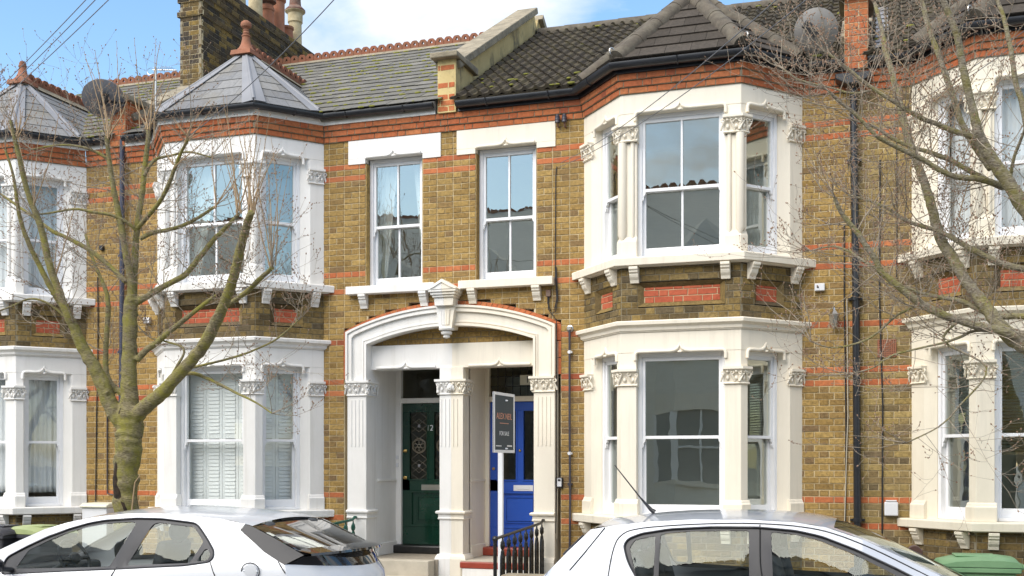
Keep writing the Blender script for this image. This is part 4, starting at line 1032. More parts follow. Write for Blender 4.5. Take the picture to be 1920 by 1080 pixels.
PA = party(0, 'rendered parapet wall with stone coping between slate and tiled roofs', .12, 'stone', .30, 6.97, 'parapet')
PB = party(W, 'red brick roof pier with stone cap beside the right-hand satellite dish', .13, 'stone', .06, 7.13, 'stone')
PC = party(-W, 'red brick roof pier below the chimney beside the left satellite dish', .13, 'stone', .10, 6.95, 'stone')
# lead flashing down the pier between the right-hand houses
mb = MB(); rw = RF
for k in range(9):
    z = .1+k*.30; mb.add([rw.p(.17, z, .03), rw.p(.36, z, .05), rw.p(.36, z+.34, .035), rw.p(.17, z+.34, .02), rw.p(.17, z, .20), rw.p(.17, z+.34, .20)], [(0, 1, 2, 3), (0, 3, 5, 4)])
mb.build('lead_flashing', MAT['lead'], PB, recalc=False)

# ------------------------------------------------------------ the big chimney stack between the left houses
CH = thing('chimney_stack', 'tall sooty brick chimney stack with clay pots, above the left houses', 'chimney', (-W, 1.7, 7.3))
b = Bricks(-W); x0, x1, y1 = -.19, .21, 3.6
def chf(x0, x1, e, z0, z1, sft=0):
    b.lay(F((x0-e, -e, 0), (1, 0, 0), (0, -1, 0)), 0, x1-x0+2*e, z0, z1, (), None, 'F', mat='soot', thick=.05, mcol='mortar', shift=sft, grid=0)
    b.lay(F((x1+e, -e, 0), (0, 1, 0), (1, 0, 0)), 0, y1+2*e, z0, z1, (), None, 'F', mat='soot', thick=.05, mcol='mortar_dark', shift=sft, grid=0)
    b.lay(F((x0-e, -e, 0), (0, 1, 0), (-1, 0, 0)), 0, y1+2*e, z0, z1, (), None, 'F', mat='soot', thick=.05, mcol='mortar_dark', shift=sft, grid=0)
chf(x0, x1, 0, -.8, 19*CRS)
chf(x0, x1, .035, 19*CRS, 20*CRS); chf(x0, x1, 0, 20*CRS, 22*CRS); chf(x0, x1, .03, 22*CRS, 23*CRS); chf(x0, x1, .06, 23*CRS, 25*CRS); chf(x0, x1, .09, 25*CRS, 27*CRS)
b.ox = -W
mb = MB(); fz = F((0, 0, 0), (1, 0, 0), (0, 1, 0)); mb.box(fz, x0+.04, x1-.04, -.8, 27*CRS-.01, .04, y1-.02)
mb.build('stack_core', MAT['mortar_dark'], CH)
# bricks lie in the stack's own frame, so shift the projection used to choose the largest ones
_p = proj
def proj(p, _p=_p): return _p((p[0], p[1]+1.7, p[2]+7.3))
b.build('brickwork', CH)
proj = _p
mb = MB(); ztop = 27*CRS; c = .08
mb.add([(x0-c, -c, ztop), (x1+c, -c, ztop), (x1+c, y1+c, ztop), (x0-c, y1+c, ztop), (x0+.06, .06, ztop+.07), (x1-.06, .06, ztop+.07), (x1-.06, y1-.06, ztop+.07), (x0+.06, y1-.06, ztop+.07)], [(0, 1, 5, 4), (1, 2, 6, 5), (2, 3, 7, 6), (3, 0, 4, 7), (4, 5, 6, 7), (3, 2, 1, 0)])
mb.build('flaunching', MAT['mortar_dark'], CH)
def pot(y, prof, mat, extra=None):
    mb = MB(); mb.lathe((0.01, y, ztop), prof, 16); o = mb.build('chimney_pot', MAT[mat], CH, smooth=35)
    if extra: mb = MB(); mb.lathe((0.01, y, ztop), extra[0], 16); mb.build('pot_cowl', MAT[extra[1]], o, smooth=35)
pot(.35, [(.14, 0), (.135, .05), (.12, .1), (.115, .62), (.14, .64), (.14, .7), (.1, .7), (.09, .4)], 'buffpot')
pot(.95, [(.14, 0), (.115, .08), (.11, .85), (.135, .87), (.135, .93), (.10, .93), (.09, .5)], 'buffpot')
pot(1.4, [(.13, 0), (.12, .3), (.13, .32), (.13, .36), (.10, .37), (.10, .40)], 'buffpot', ([(.10, .40), (.15, .41), (.15, .45), (.13, .46), (.13, .5), (.09, .53), (.01, .55)], 'rusty'))
pot(1.95, [(.15, 0), (.14, .05), (.125, .1), (.115, .80), (.125, .81), (.125, .85), (.09, .85), (.08, .4)], 'buffpot')
pot(2.35, [(.13, 0), (.12, .05), (.115, .36), (.13, .38), (.13, .42), (.11, .43), (.11, .47)], 'terracotta', ([(.06, .47), (.06, .52), (.16, .53), (.16, .56), (.13, .60), (.01, .62)], 'rusty'))
pot(2.72, [(.15, 0), (.14, .04), (.125, .08), (.125, .66), (.15, .69), (.15, .74), (.11, .74), (.1, .4)], 'terracotta')
pot(3.05, [(.13, 0), (.12, .05), (.11, .28), (.13, .30), (.13, .34), (.1, .34), (.09, .1)], 'terracotta')
pot(3.36, [(.15, 0), (.14, .05), (.125, .08), (.12, .52), (.14, .54), (.14, .70), (.19, .74), (.19, .77), (.11, .85), (.10, .98), (.15, 1.10), (.155, 1.22), (.12, 1.22), (.1, .9)], 'buffpot', ([(.19, .745), (.192, .77), (.112, .852), (.102, .982), (.153, 1.10), (.158, 1.23), (.12, 1.232)], 'rusty'))
# last little pot behind the ridge, on the next stack along
mb = MB(); mb.lathe((.25, 4.1, .75), [(.13, 0), (.12, .05), (.115, 1.05), (.14, 1.08), (.14, 1.15), (.11, 1.15)], 16); mb.build('chimney_pot', MAT['terracotta'], CH, smooth=35)
# ------------------------------------------------------------ ground
GZ, RZ = -.11, -.24
FG = F((0, 0, 0), (1, 0, 0), (0, 1, 0))
def ground(name, x0, x1, y0, y1, z0, z1, mat):
    o = MB().box(FG, x0, x1, z0, z1, y0, y1).build(name, MAT[mat]); o['kind'] = 'structure'; return o
ground('road', -150, 150, -11.6, -3.70, -.6, RZ, 'asphalt')
ground('pavement', -150, 150, -3.54, -2.0, -.6, GZ, 'paving')
ground('far_pavement', -150, 150, -13.9, -11.76, -.6, GZ, 'paving')
ground('front_garden', -150, 150, -2.0, 12, -.6, GZ-.004, 'soil')
ground('far_garden', -150, 150, -40, -13.9, -.6, GZ-.004, 'soil')
for y in (-3.70, -11.76):
    k = ground('kerb', -30, 30, y, y+.16, -.6, GZ+.004, 'kerb')
o = MB().box(FG, -600, 600, -.75, -.6, -600, 600).build('terrain', MAT['soil']); o['kind'] = 'structure'
# low garden walls along the pavement
for n, (x0, x1, lab) in enumerate(((-9.5, -5.2, 'low brick garden wall in front of the far left house'), (-5.0, -1.45, 'low brick garden wall in front of the white-trimmed house'), (1.45, 4.95, 'low brick garden wall in front of the cream-trimmed house'), (5.15, 9.5, 'low brick garden wall in front of the far right house'))):
    T = thing('garden_wall', lab, 'wall', (0, 0, 0), 'low front garden walls'); b = Bricks(0)
    b.lay(F((0, -2.05, 0), (1, 0, 0), (0, -1, 0)), x0, x1, GZ, GZ+6*CRS, (), None, 'F', mat='stock', thick=.2, grid=GZ, mcol='mortar_dark'); b.build('brickwork', T, 0)
    MB().box(FG, x0-.03, x1+.03, GZ+6*CRS, GZ+6*CRS+.06, -2.09, -1.82).build('coping', MAT['stone'], T, bevel=.01)
# ------------------------------------------------------------ the terrace across the street, which the windows mirror
def brick_tex(name):
    m = bpy.data.materials.new(name); m.use_nodes = True; t = m.node_tree; b = t.nodes['Principled BSDF']; b.inputs['Roughness'].default_value = .9
    c = t.nodes.new('ShaderNodeTexCoord'); s = t.nodes.new('ShaderNodeSeparateXYZ'); q = t.nodes.new('ShaderNodeCombineXYZ'); t.links.new(c.outputs['Object'], s.inputs[0]); t.links.new(s.outputs['X'], q.inputs[0]); t.links.new(s.outputs['Z'], q.inputs[1])
    k = t.nodes.new('ShaderNodeTexBrick'); k.inputs['Scale'].default_value = 1; k.inputs['Brick Width'].default_value = .225; k.inputs['Row Height'].default_value = .0762; k.inputs['Mortar Size'].default_value = .008
    k.inputs['Color1'].default_value = (.78, .74, .64, 1); k.inputs['Color2'].default_value = (.72, .68, .58, 1); k.inputs['Mortar'].default_value = (.74, .70, .60, 1)
    t.links.new(q.outputs[0], k.inputs[0]); t.links.new(k.outputs[0], b.inputs['Base Color']); return m
BT = brick_tex('far_brickwork'); PS = M('pale_slate', (.52, .51, .47), (.42, .41, .385), 3, .85, .4, 20, stretch=(1, 4, 4)); OY = -18.0; OE = 7.1; ORZ = 10.1
for n in range(10):
    xc = -30.6+n*5.09; T = thing('terraced_house', 'brick terraced house across the street, mirrored in the windows', 'house', (xc, OY, 0), 'houses across the street')
    f = F((0, 0, 0), (-1, 0, 0), (0, 1, 0)); w2 = 2.545; s = 1 if n % 2 else -1
    dk = M('far_room', (.26, .27, .25), None, rough=.1) if n == 0 else dk
    wins = [(-1.9*s, .55), (-.2*s+0, 0)]; bx = .9*s
    mb = MB()
    holes = [(-1.9*s-.4, -1.9*s+.4, 4.6, 6.4), (-1.9*s-.5, -1.9*s+.5, .2, 3.1)]
    xs = sorted([-w2, w2]+[h[0] for h in holes[1:]]+[h[1] for h in holes[1:]])
    mb.box(f, -w2, holes[1][0], -.4, 4.2, -.3, 0).box(f, holes[1][1], w2, -.4, 4.2, -.3, 0).box(f, holes[1][0], holes[1][1], 3.1, 4.2, -.3, 0)
    mb.box(f, -w2, holes[0][0], 4.2, OE, -.3, 0).box(f, holes[0][1], w2, 4.2, OE, -.3, 0).box(f, holes[0][0], holes[0][1], 6.4, OE, -.3, 0).box(f, holes[0][0], holes[0][1], 4.2, 4.6, -.3, 0)
    mb.build('wall', BT, T)
    MB().box(f, -1.9*s-.4, -1.9*s+.4, 4.6, 6.4, -.2, -.12).build('window', dk, T)
    mb = MB(); c = -1.9*s
    mb.box(f, c-.4, c-.33, 4.6, 6.4, -.12, -.07).box(f, c+.33, c+.4, 4.6, 6.4, -.12, -.07).box(f, c-.33, c+.33, 5.46, 5.53, -.12, -.07).box(f, c-.33, c+.33, 4.6, 4.67, -.12, -.07).box(f, c-.33, c+.33, 6.33, 6.4, -.12, -.07).box(f, c-.65, c+.65, 6.4, 6.75, -.05, .04).box(f, c-.65, c+.65, 4.5, 4.6, -.1, .1)
    mb.build('window_frame', MAT['white'], T)
    MB().box(f, c-.5, c+.5, .2, 3.1, -.9, -.85).build('door', MAT['dblue' if n % 2 else 'dgreen'], T)
    mb = MB(); mb.strip(f, arc(c-.85, c+.85, 3.0, 3.5, 10), [(c-.5+1.0*i/10, 3.0) for i in range(11)], 0, .12); mb.box(f, c-.85, c-.5, -.2, 3.0, 0, .1).box(f, c+.5, c+.85, -.2, 3.0, 0, .1); mb.build('porch_surround', MAT['white'], T)
    pb = [(-1.35, 0), (-.7, .75), (.7, .75), (1.35, 0)]
    for z0, z1, mt in ((-.4, 1.0, BT), (1.0, 1.12, MAT['cream']), (3.0, 3.5, MAT['cream']), (3.5, 4.35, BT), (4.35, 4.5, MAT['cream']), (6.5, 6.95, MAT['cream']), (1.12, 3.0, dk), (4.5, 6.5, dk)):
        e = .0 if mt is not dk else -.1
        e = .08 if abs(z1-z0) < .2 else e
        pts = [((bx+q[0])*1, q[1]+(e if q[1] else e*.0)) for q in pb]; m_ = MB(); k = len(pts)
        vs = [f.p(x, z, y) for z in (z0, z1) for x, y in pts]; m_.add(vs, [(0, 1, 2, 3), (7, 6, 5, 4)]+[(i, (i+1) % 4, 4+(i+1) % 4, 4+i) for i in range(4)])
        m_.build('bay_stage' if mt is not dk else 'window', mt, T)
    mb = MB()
    for z0, z1 in ((1.12, 3.0), (4.5, 6.5)):
        for x, y in ((-1.3, .03), (-.72, .68), (.72, .68), (1.3, .03), (0, .66)):
            mb.box(f, bx+x-(.1 if x else .03), bx+x+(.1 if x else .03), z0, z1, y-.1, y+.03)
        mb.box(f, bx-.7, bx+.7, (z0+z1)/2-.03, (z0+z1)/2+.03, .6, .70)
    mb.build('bay_pilasters', MAT['white'], T)
    mb = MB(); mb.add([f.p(-w2, OE, .2), f.p(w2, OE, .2), f.p(w2, ORZ, -3.8), f.p(-w2, ORZ, -3.8), f.p(-w2, OE, -7.8), f.p(w2, OE, -7.8)], [(0, 1, 2, 3), (3, 2, 5, 4), (0, 4, 5, 1), (0, 3, 4), (1, 5, 2)]); rf = mb.build('roof', PS, T)
    mb = MB(); mb.add([f.p(bx-1.45, OE-.1, .1), f.p(bx-.75, OE-.1, .9), f.p(bx+.75, OE-.1, .9), f.p(bx+1.45, OE-.1, .1), f.p(bx, OE+1.2, -.1), f.p(bx, OE+1.2, -1.6)], [(0, 1, 4), (1, 2, 4), (2, 3, 4), (0, 4, 5), (3, 5, 4), (0, 5, 3), (0, 3, 2, 1)]); mb.build('bay_roof', PS, T)
    mb = MB()
    for i in range(17):
        x = -w2+.3*(i+.5); mb.prism(F(f.p(0, 0, -3.8), f.u, f.n), [(x-.14, ORZ-.05), (x+.14, ORZ-.05), (x+.14, ORZ+.08), (x+.06, ORZ+.16), (x-.06, ORZ+.16), (x-.14, ORZ+.08)], -.02, .02)
    mb.build('ridge_crest', MAT['crest'], rf)
    if n % 2: MB().box(f, -w2-.25, -w2+.25, OE, ORZ+1.6, -4.2, -2.6).build('chimney', BT, T)
# ------------------------------------------------------------ parked cars
def Mpaint(name, c, metal, rough, coat=1.0):
    m = bpy.data.materials.new(name); m.use_nodes = True; b = m.node_tree.nodes['Principled BSDF']
    b.inputs['Base Color'].default_value = (*c, 1); b.inputs['Metallic'].default_value = metal; b.inputs['Roughness'].default_value = rough
    b.inputs['Coat Weight'].default_value = coat; b.inputs['Coat Roughness'].default_value = .03
    return m
MAT.update(carwhite=Mpaint('white_car_paint', (.66, .67, .69), 0, .4), carsilver=Mpaint('silver_car_paint', (.43, .455, .505), .08, .4), tailglass=Mpaint('black_tail_glass', (.012, .012, .014), 0, .05), tailside=M('dark_quarter_glass', (.03, .03, .034), None, rough=.25, spec=.25),
           trim=M('black_window_trim', (.035, .034, .036), (.045, .043, .045), 6, .45), tyre=M('tyre_rubber', (.02, .02, .02), None, rough=.85), alloy=M('wheel_alloy', (.55, .56, .58), None, rough=.3, metal=1),
           seat=M('seat_fabric', (.05, .052, .056), (.07, .072, .075), 40, .95), dash=M('dashboard', (.03, .03, .032), None, rough=.7), redlight=M('red_lamp_lens', (.45, .01, .012), None, rough=.08, coat=1), headlight=M('headlamp_lens', (.6, .62, .64), None, rough=.1, coat=1), seam=M('panel_gap', (.01, .01, .01), None, rough=.9))
def interp(tab, x):
    if x <= tab[0][0]: return tab[0][1]
    for (a, p), (b, q) in zip(tab, tab[1:]):
        if x <= b:
            t = (x-a)/(b-a); return p+(q-p)*t
    return tab[-1][1]
def smooth_tab(tab, n=5):
    out = []
    for i in range(len(tab)-1):
        p0, p1, p2, p3 = tab[max(i-1, 0)], tab[i], tab[i+1], tab[min(i+2, len(tab)-1)]
        for k in range(n):
            t = k/n; f = lambda a, b, c, d: .5*((2*b)+(-a+c)*t+(2*a-5*b+4*c-d)*t*t+(-a+3*b-3*c+d)*t**3)
            out.append((f(p0[0], p1[0], p2[0], p3[0]), f(p0[1], p1[1], p2[1], p3[1])))
    return out+[tab[-1]]
def rounded(poly, r=.03, n=4):
    out = []
    for i, p in enumerate(poly):
        a, b, c = Vector(poly[i-1]), Vector(p), Vector(poly[(i+1) % len(poly)])
        d0, d1 = (a-b), (c-b); q = min(r, d0.length*.45, d1.length*.45); s, e = b+d0.normalized()*q, b+d1.normalized()*q
        for k in range(n+1):
            t = k/n; v = s*(1-t)**2+b*2*t*(1-t)+e*t*t; out.append((v.x, v.y))
    return out
def inset(poly, d):
    n = len(poly); A = sum(poly[i][0]*poly[(i+1) % n][1]-poly[(i+1) % n][0]*poly[i][1] for i in range(n)); sg = 1 if A > 0 else -1; out = []
    for i in range(n):
        a, b, c = Vector(poly[i-1]), Vector(poly[i]), Vector(poly[(i+1) % n]); u, v = (b-a).normalized(), (c-b).normalized()
        n1, n2 = Vector((-u.y, u.x))*sg, Vector((-v.y, v.x))*sg; m = (n1+n2)/max(.4, 1+n1.dot(n2)); out.append((b.x+m.x*d, b.y+m.y*d))
    return out
def panel(mb, outline, holes, yf, sides=(1, -1), off=0.0, step=.09, thick=0):
    """side-view polygon with holes, cut into a grid and wrapped on the flank"""
    pts = []; ed = []
    for lp in [outline]+list(holes):
        b = len(pts); n = len(lp)
        pts += [Vector(q) for q in lp]; ed.append(list(range(b, b+n)))
    xs = [q.x for q in pts]; zs = [q.y for q in pts]
    x = math.floor(min(xs)/step+1)*step
    while x < max(xs):
        z = math.floor(min(zs)/step+1)*step
        while z < max(zs): pts.append(Vector((x+.0007, z+.0007))); z += step
        x += step
    cv, ce, cf, _, _, _ = delaunay_2d_cdt(pts, [], ed, 2, 1e-5)
    V = [(q.x, q.y) for q in cv]; Fs = [tuple(f) for f in cf]; nrm = []
    for f in Fs:
        q = [V[i] for i in f]; nrm.append(-1 if sum(q[i][0]*q[(i+1) % len(q)][1]-q[(i+1) % len(q)][0]*q[i][1] for i in range(len(q))) > 0 else 1)
    for sd_ in sides:
        mb.add([(x, sd_*(yf(x, z)+off), z) for x, z in V], [f if (n*sd_ > 0) else f[::-1] for f, n in zip(Fs, nrm)])
def car(name, label, Yc, S):
    T = thing(name, label, 'car', (0, Yc, RZ)); dz = -RZ
    o_ = Vector((0, 0, dz)); paint = MAT[S['paint']]
    class CB(MB):
        def build(s, *a, **k):
            s.v = [(x, y, z+dz) for x, y, z in s.v]; return MB.build(s, *a, **k)
    rail = smooth_tab(S['rail']); yr = lambda x: interp(S['yr'], x); zr = lambda x: interp(rail, x); zb = lambda x: interp(S['belt'], x)
    xm = (S['nose']+S['tail'])/2; hl = abs(S['nose']-S['tail'])/2
    def plan(x):
        t = abs(x-xm)/hl; return .855*(1-.17*max(0, (t-.55)/.45)**2.2)
    def yf(x, z):
        w_ = plan(x); b = zb(x); bw = min(w_-.05, .80)
        if z >= b:
            t = min(1, max(0, (z-b)/max(.05, zr(x)-b))); return bw+(yr(x)-bw)*(t**1.15)
        if z >= b-.13: t = (b-z)/.13; return bw+(w_-bw)*math.sin(t*math.pi/2)
        t = max(0, (b-.13-z)/.7); return w_-.05*t*t
    # wheel arches cut into the lower edge of the flank
    low = []; zs = -.06; aw = .355; xs = sorted(S['axles'])
    x_l, x_r = sorted((S['nose'], S['tail']))
    bot = [(x_l+.12, zs)]
    for ax in xs: bot += [(ax+aw*math.cos(t), RZ+.31+aw*math.sin(t)) for t in [math.pi+.35-(math.pi+.7)*k/14 for k in range(15)] if RZ+.31+aw*math.sin(t) > zs]
    bot += [(x_r-.12, zs)]
    outline = S['upper']+bot[::-1] if S['dir'] < 0 else S['upper']+bot
    outline = S['top_lr']+bot[::-1]
    dlo = rounded(S['dlo'], .05)
    body = CB(); panel(body, outline, [dlo], yf)
    # upper skin: roof between the rails, bonnet, tail
    def loft(mbb, sts, ny=12):
        rows = []
        for st_ in sts:
            x, z, y, cr = st_[:4]; bw = st_[4] if len(st_) > 4 else 0
            rows.append([(x+bw*(1-(2*k/ny-1)**2), -y+2*y*k/ny, z+cr*(1-(2*k/ny-1)**2)) for k in range(ny+1)])
        vs = sum(rows, []); k = ny+1
        mbb.add(vs, [(i*k+j, i*k+j+1, (i+1)*k+j+1, (i+1)*k+j) for i in range(len(rows)-1) for j in range(ny)])
    x0, x1 = S['roof']; st = [(x0+(x1-x0)*i/14, zr(x0+(x1-x0)*i/14), yr(x0+(x1-x0)*i/14), .045) for i in range(15)]; loft(body, st)
    for sts in S['skins']: loft(body, [(q[0], q[1], yf(q[0], q[1]) if q[2] is None else q[2])+tuple(q[3:]) for q in sts])
    # pillars beside the screens
    for nm in ('screen', 'rearglass'):
        A, Bp = S[nm]; n = 8; sts = []
        for i in range(n+1):
            t = i/n; x = A[0]+(Bp[0]-A[0])*t; z = zr(x) if S.get(nm+'_rail', True) else A[1]+(Bp[1]-A[1])*t
            sts.append((x, z, yr(x), .03+(S.get(nm+'_crown', .06)-.03)*t))
        pw = S.get(nm+'_pillar', .07); rb = S.get('rear_bow', 0) if nm == 'rearglass' else 0; tx = lambda x: rb*((x-A[0])/(Bp[0]-A[0]))**1.3
        mbp = body if S.get(nm+'_paint', True) else CB()
        for sd_ in (-1, 1):
            for (a, b) in zip(sts, sts[1:]):
                q = []
                for x, z, y, c in (a, b):
                    for e in (y, y-pw*.5, y-pw): q.append((x+tx(x)*(1-(e/y)**2), sd_*e, z+c*(1-(e/y)**2)))
                mbp.add(q, [(0, 1, 4, 3), (1, 2, 5, 4)])
        if mbp is not body: mbp.build('rear_glass_border', MAT['tailglass'], T, smooth=50)
        g = CB(); rows = []; ny = 12
        for x, z, y, c in sts:
            e = y-pw+.004; rows.append([(x+tx(x)*(1-((-e+2*e*k/ny)/y)**2), -e+2*e*k/ny, z+c*(1-((-e+2*e*k/ny)/y)**2)-.006) for k in range(ny+1)])
        k = ny+1; g.add(sum(rows, []), [(i*k+j, i*k+j+1, (i+1)*k+j+1, (i+1)*k+j) for i in range(n) for j in range(ny)])
        g.build('windscreen' if nm == 'screen' else 'rear_window', MAT['carglass' if S.get(nm+'_clear', True) else 'tailglass'], T, smooth=60)
    bo = body.build('body', paint, T, smooth=38)
    # window surround and panes
    for sd_ in (1, -1):
        tr = CB(); panel(tr, dlo, [rounded(p, .025) for p in S['panes']], yf, (sd_,), -.006); tr.build('window_trim', MAT['trim'], bo, smooth=40)
        tr = CB(); tr.tube([(x, sd_*(yf(x, z)+.001), z) for x, z in dlo+dlo[:1]], .008, 6); tr.build('window_seal', MAT['trim'], bo, smooth=60)
    for p in S['panes']:
        for sd_ in (-1, 1): g = CB(); panel(g, rounded(p, .025), [], yf, (sd_,), -.014); g.build('side_window', MAT['carglass'], bo, smooth=60)
    if S.get('tailside'):
        
        for sd_ in (1, -1): g = CB(); panel(g, S['tailside'], [], yf, (sd_,), .001); g.build('tail_glass', MAT['tailside'], T, smooth=40)
    for sm in S['seams']:
        g = CB(); sm_ = smooth_tab(sm, 4)
        for sd_ in (1, -1): g.tube([(x, sd_*(yf(x, z)+.0005), z) for x, z in sm_], .0045, 5)
        g.build('panel_gap', MAT['seam'], bo)
    # wheels
    for ax in xs:
        for sd_ in (-1, 1):
            c = (ax, sd_*.70, RZ+.30+dz)
            m = MB(); m.lathe(c, [(.19, -.09), (.30, -.095), (.315, -.06), (.315, .06), (.30, .095), (.19, .09)], 28, (0, 1, 0)); wh = m.build('tyre', MAT['tyre'], T, smooth=35)
            m = MB(); m.lathe(c, [(.05, sd_*.03), (.2, sd_*.03), (.205, sd_*.085), (.195, sd_*.085), (.185, sd_*.04)], 28, (0, 1, 0))
            for k in range(7):
                t = 2*math.pi*k/7; d = Vector((math.cos(t), 0, math.sin(t))); cc = Vector(c)+Vector((0, sd_*.06, 0)); m.tube([cc, cc+d*.19], [.03, .018], 6)
            m.lathe(c, [(.045, sd_*.05), (.04, sd_*.085), (.005, sd_*.088)], 14, (0, 1, 0)); m.build('wheel_rim', MAT['alloy'], wh, smooth=35)
    # floor pan, dash, seats, steering wheel
    g = CB(); g.box(F((0, 0, 0), (1, 0, 0), (0, 1, 0)), x_l+.25, x_r-.2, -.12, .05, -.70, .70); g.build('underbody', MAT['trim'], T)
    g = CB(); d = S['dir']; dx = S['dash']; g.box(F((0, 0, 0), (1, 0, 0), (0, 1, 0)), min(dx, dx+d*.35), max(dx, dx+d*.35), .45, zb(dx)+.0, -.68, .68); g.build('dashboard', MAT['dash'], T, bevel=.05, seg=3)
    for x, ys in S['seats']:
        for y in ys:
            g = CB(); g.box(F((x, y, 0), (1, 0, 0), (0, 1, 0)), -.25 if d > 0 else -.25, .25, .2, .38, -.24, .24)
            g.prism(F((x, y-.22, 0), (-d, 0, 0), (0, 1, 0)), [(.14, .3), (.28, .3), (.42, .93), (.32, .95)], 0, .44); so = g.build('seat', MAT['seat'], T, bevel=.05, seg=3, smooth=50)
            g = CB(); hx = x-d*.41; g.ball((hx, y, 1.02), .065, .135, .10, 12, 8); g.tube([(hx+d*.01, y-.05, .90), (hx, y-.05, 1.0)], .007, 6); g.tube([(hx+d*.01, y+.05, .90), (hx, y+.05, 1.0)], .007, 6); g.build('headrest', MAT['seat'], so, smooth=60)
    sx, sy = S['wheel']; g = CB(); ax_ = Vector((-d*.9, 0, .45)).normalized(); a = Vector((0, 1, 0)); b = ax_.cross(a); c = Vector((sx, sy, .74))
    g.tube([c+a*.185*math.cos(t*math.pi/12)+b*.185*math.sin(t*math.pi/12) for t in range(25)], .016, 8); g.ball(c, .05, .07, .06, 8, 5); g.tube([c, c+ax_*-.3], .03, 8); g.tube([c-a*.17, c+a*.17], .02, 6); g.build('steering_wheel', MAT['dash'], T, smooth=60)
    mx_ = S['mirror']
    for sd_ in (-1, 1):
        g = CB(); g.ball((mx_, sd_*.99, zb(mx_)+.07), .075, .10, .075, 12, 8); m = g.build('door_mirror', MAT[S['mirrorpaint']], T, smooth=60)
        g = CB(); g.tube([(mx_+.02, sd_*.80, zb(mx_)+.02), (mx_, sd_*.93, zb(mx_)+.04)], .025, 8); g.build('mirror_arm', MAT['trim'], m)
    for x, z in S['handles']:
        for sd_ in (-1, 1): g = CB(); g.tube([(x-.09, sd_*(yf(x, z)+.005), z), (x-.06, sd_*(yf(x, z)+.03), z), (x+.06, sd_*(yf(x, z)+.03), z), (x+.09, sd_*(yf(x, z)+.005), z)], .014, 8); g.build('door_handle', paint, bo, smooth=60)
    for nm, poly, mt in S['lights']:
        for sd_ in (-1, 1): g = CB(); panel(g, rounded(poly, .05), [], yf, (sd_,), .004, .06); g.build(nm, MAT[mt], T, smooth=60)
    return T, CB, yf, bo

# white hatchback facing left
civic = dict(paint='carwhite', dir=-1, nose=-3.12, tail=1.0, axles=(-2.30, .30), rear_bow=.22,
    rail=[(-2.60, .70), (-2.39, .80), (-2.11, .92), (-1.84, 1.03), (-1.61, 1.092), (-1.31, 1.148), (-.98, 1.182), (-.70, 1.19), (-.38, 1.178), (-.03, 1.148), (.15, 1.125), (.28, 1.095), (.5, 1.0), (.65, .93), (.80, .865)],
    yr=[(-2.6, .75), (-2.0, .69), (-1.5, .655), (-.6, .645), (.2, .64), (.5, .645), (.80, .67)], belt=[(-3.12, .46), (-2.75, .64), (-2.2, .64), (-1.5, .69), (-.98, .725), (0, .80), (.45, .82), (1.0, .80)],
    top_lr=[(-3.06, .02), (-3.12, .24), (-3.10, .44), (-2.98, .56), (-2.60, .70), (-2.39, .80), (-2.11, .92), (-1.84, 1.03), (-1.61, 1.092), (-1.31, 1.148), (-.98, 1.182), (-.70, 1.19), (-.38, 1.178), (-.03, 1.148), (.21, 1.112), (.18, 1.06), (.45, .89), (.60, .815), (.66, .79), (.70, .68), (.74, .45), (.73, .2), (.66, .0)], upper=[],
    dlo=[(-2.22, .625), (-2.20, .77), (-2.00, .87), (-1.78, .965), (-1.56, 1.04), (-1.37, 1.09), (-1.19, 1.12), (-.87, 1.143), (-.60, 1.142), (-.25, 1.11), (-.12, .995), (-.015, .885), (-.005, .83), (-.04, .793), (-.28, .757), (-.98, .708), (-1.49, .675)],
    panes=[[(-2.07, .675), (-1.97, .84), (-1.76, .935), (-1.56, 1.01), (-1.37, 1.06), (-1.19, 1.09), (-.90, 1.112), (-.86, 1.10), (-1.05, .725), (-1.4, .705)], [(-.87, .74), (-.69, 1.09), (-.64, 1.11), (-.27, 1.078), (-.14, .955), (-.235, .778)], [(-.175, .79), (-.105, .905), (-.05, .87), (-.045, .83), (-.08, .805)]],
    roof=(-1.61, .28), screen=((-2.60, .70), (-1.61, 1.092)), rearglass=((.28, 1.095), (.80, .865)), screen_pillar=.07, rearglass_pillar=.04, rearglass_paint=False, rearglass_clear=False, rearglass_crown=.012, screen_crown=.045,
    tailside=[(.215, 1.105), (.28, 1.09), (.5, .995), (.65, .925), (.79, .862), (.72, .82), (.66, .785), (.60, .813), (.45, .888), (.19, 1.06)],
    skins=[[(-3.11, .22, None, 0), (-3.115, .36, None, .0), (-3.06, .48, None, .01), (-2.9, .585, None, .03), (-2.60, .695, .74, .04)], [(.66, .79, None, -.05, .42), (.70, .68, None, -.02, .44), (.74, .45, None, 0, .44), (.73, .2, None, 0, .42), (.66, -.02, None, 0, .36)]],
    seams=[[(-.97, .72), (-1.02, .55), (-1.05, .25), (-1.02, -.05)], [(-.03, .795), (.06, .66), (.11, .46), (.06, .15)], [(-2.22, .63), (-2.24, .45), (-2.22, .05)], [(.60, .81), (.68, .72)]],
    dash=-2.28, seats=[(-1.05, (-.36, .36)), (-.12, (-.38, .38))], wheel=(-1.78, -.36), mirror=-2.12, mirrorpaint='black', handles=[(-1.15, .56)],
    lights=[('headlight', [(-3.08, .42), (-2.95, .52), (-2.68, .56), (-2.78, .44)], 'headlight')])
CA, CBa, yfa, boa = car('parked_car', 'white hatchback facing left, parked in front of the left tree', -4.65, civic)
dzc = -RZ
g = CBa()                                                     # rear blade spoiler across the back glass, lower black panel
rows = [[(.80+.23*(1-(2*k/12-1)**2)+a, -.665+1.33*k/12, z+.015*(1-(2*k/12-1)**2)) for k in range(13)] for a, z in ((-.12, .905), (.05, .875), (.055, .855), (-.02, .845))]
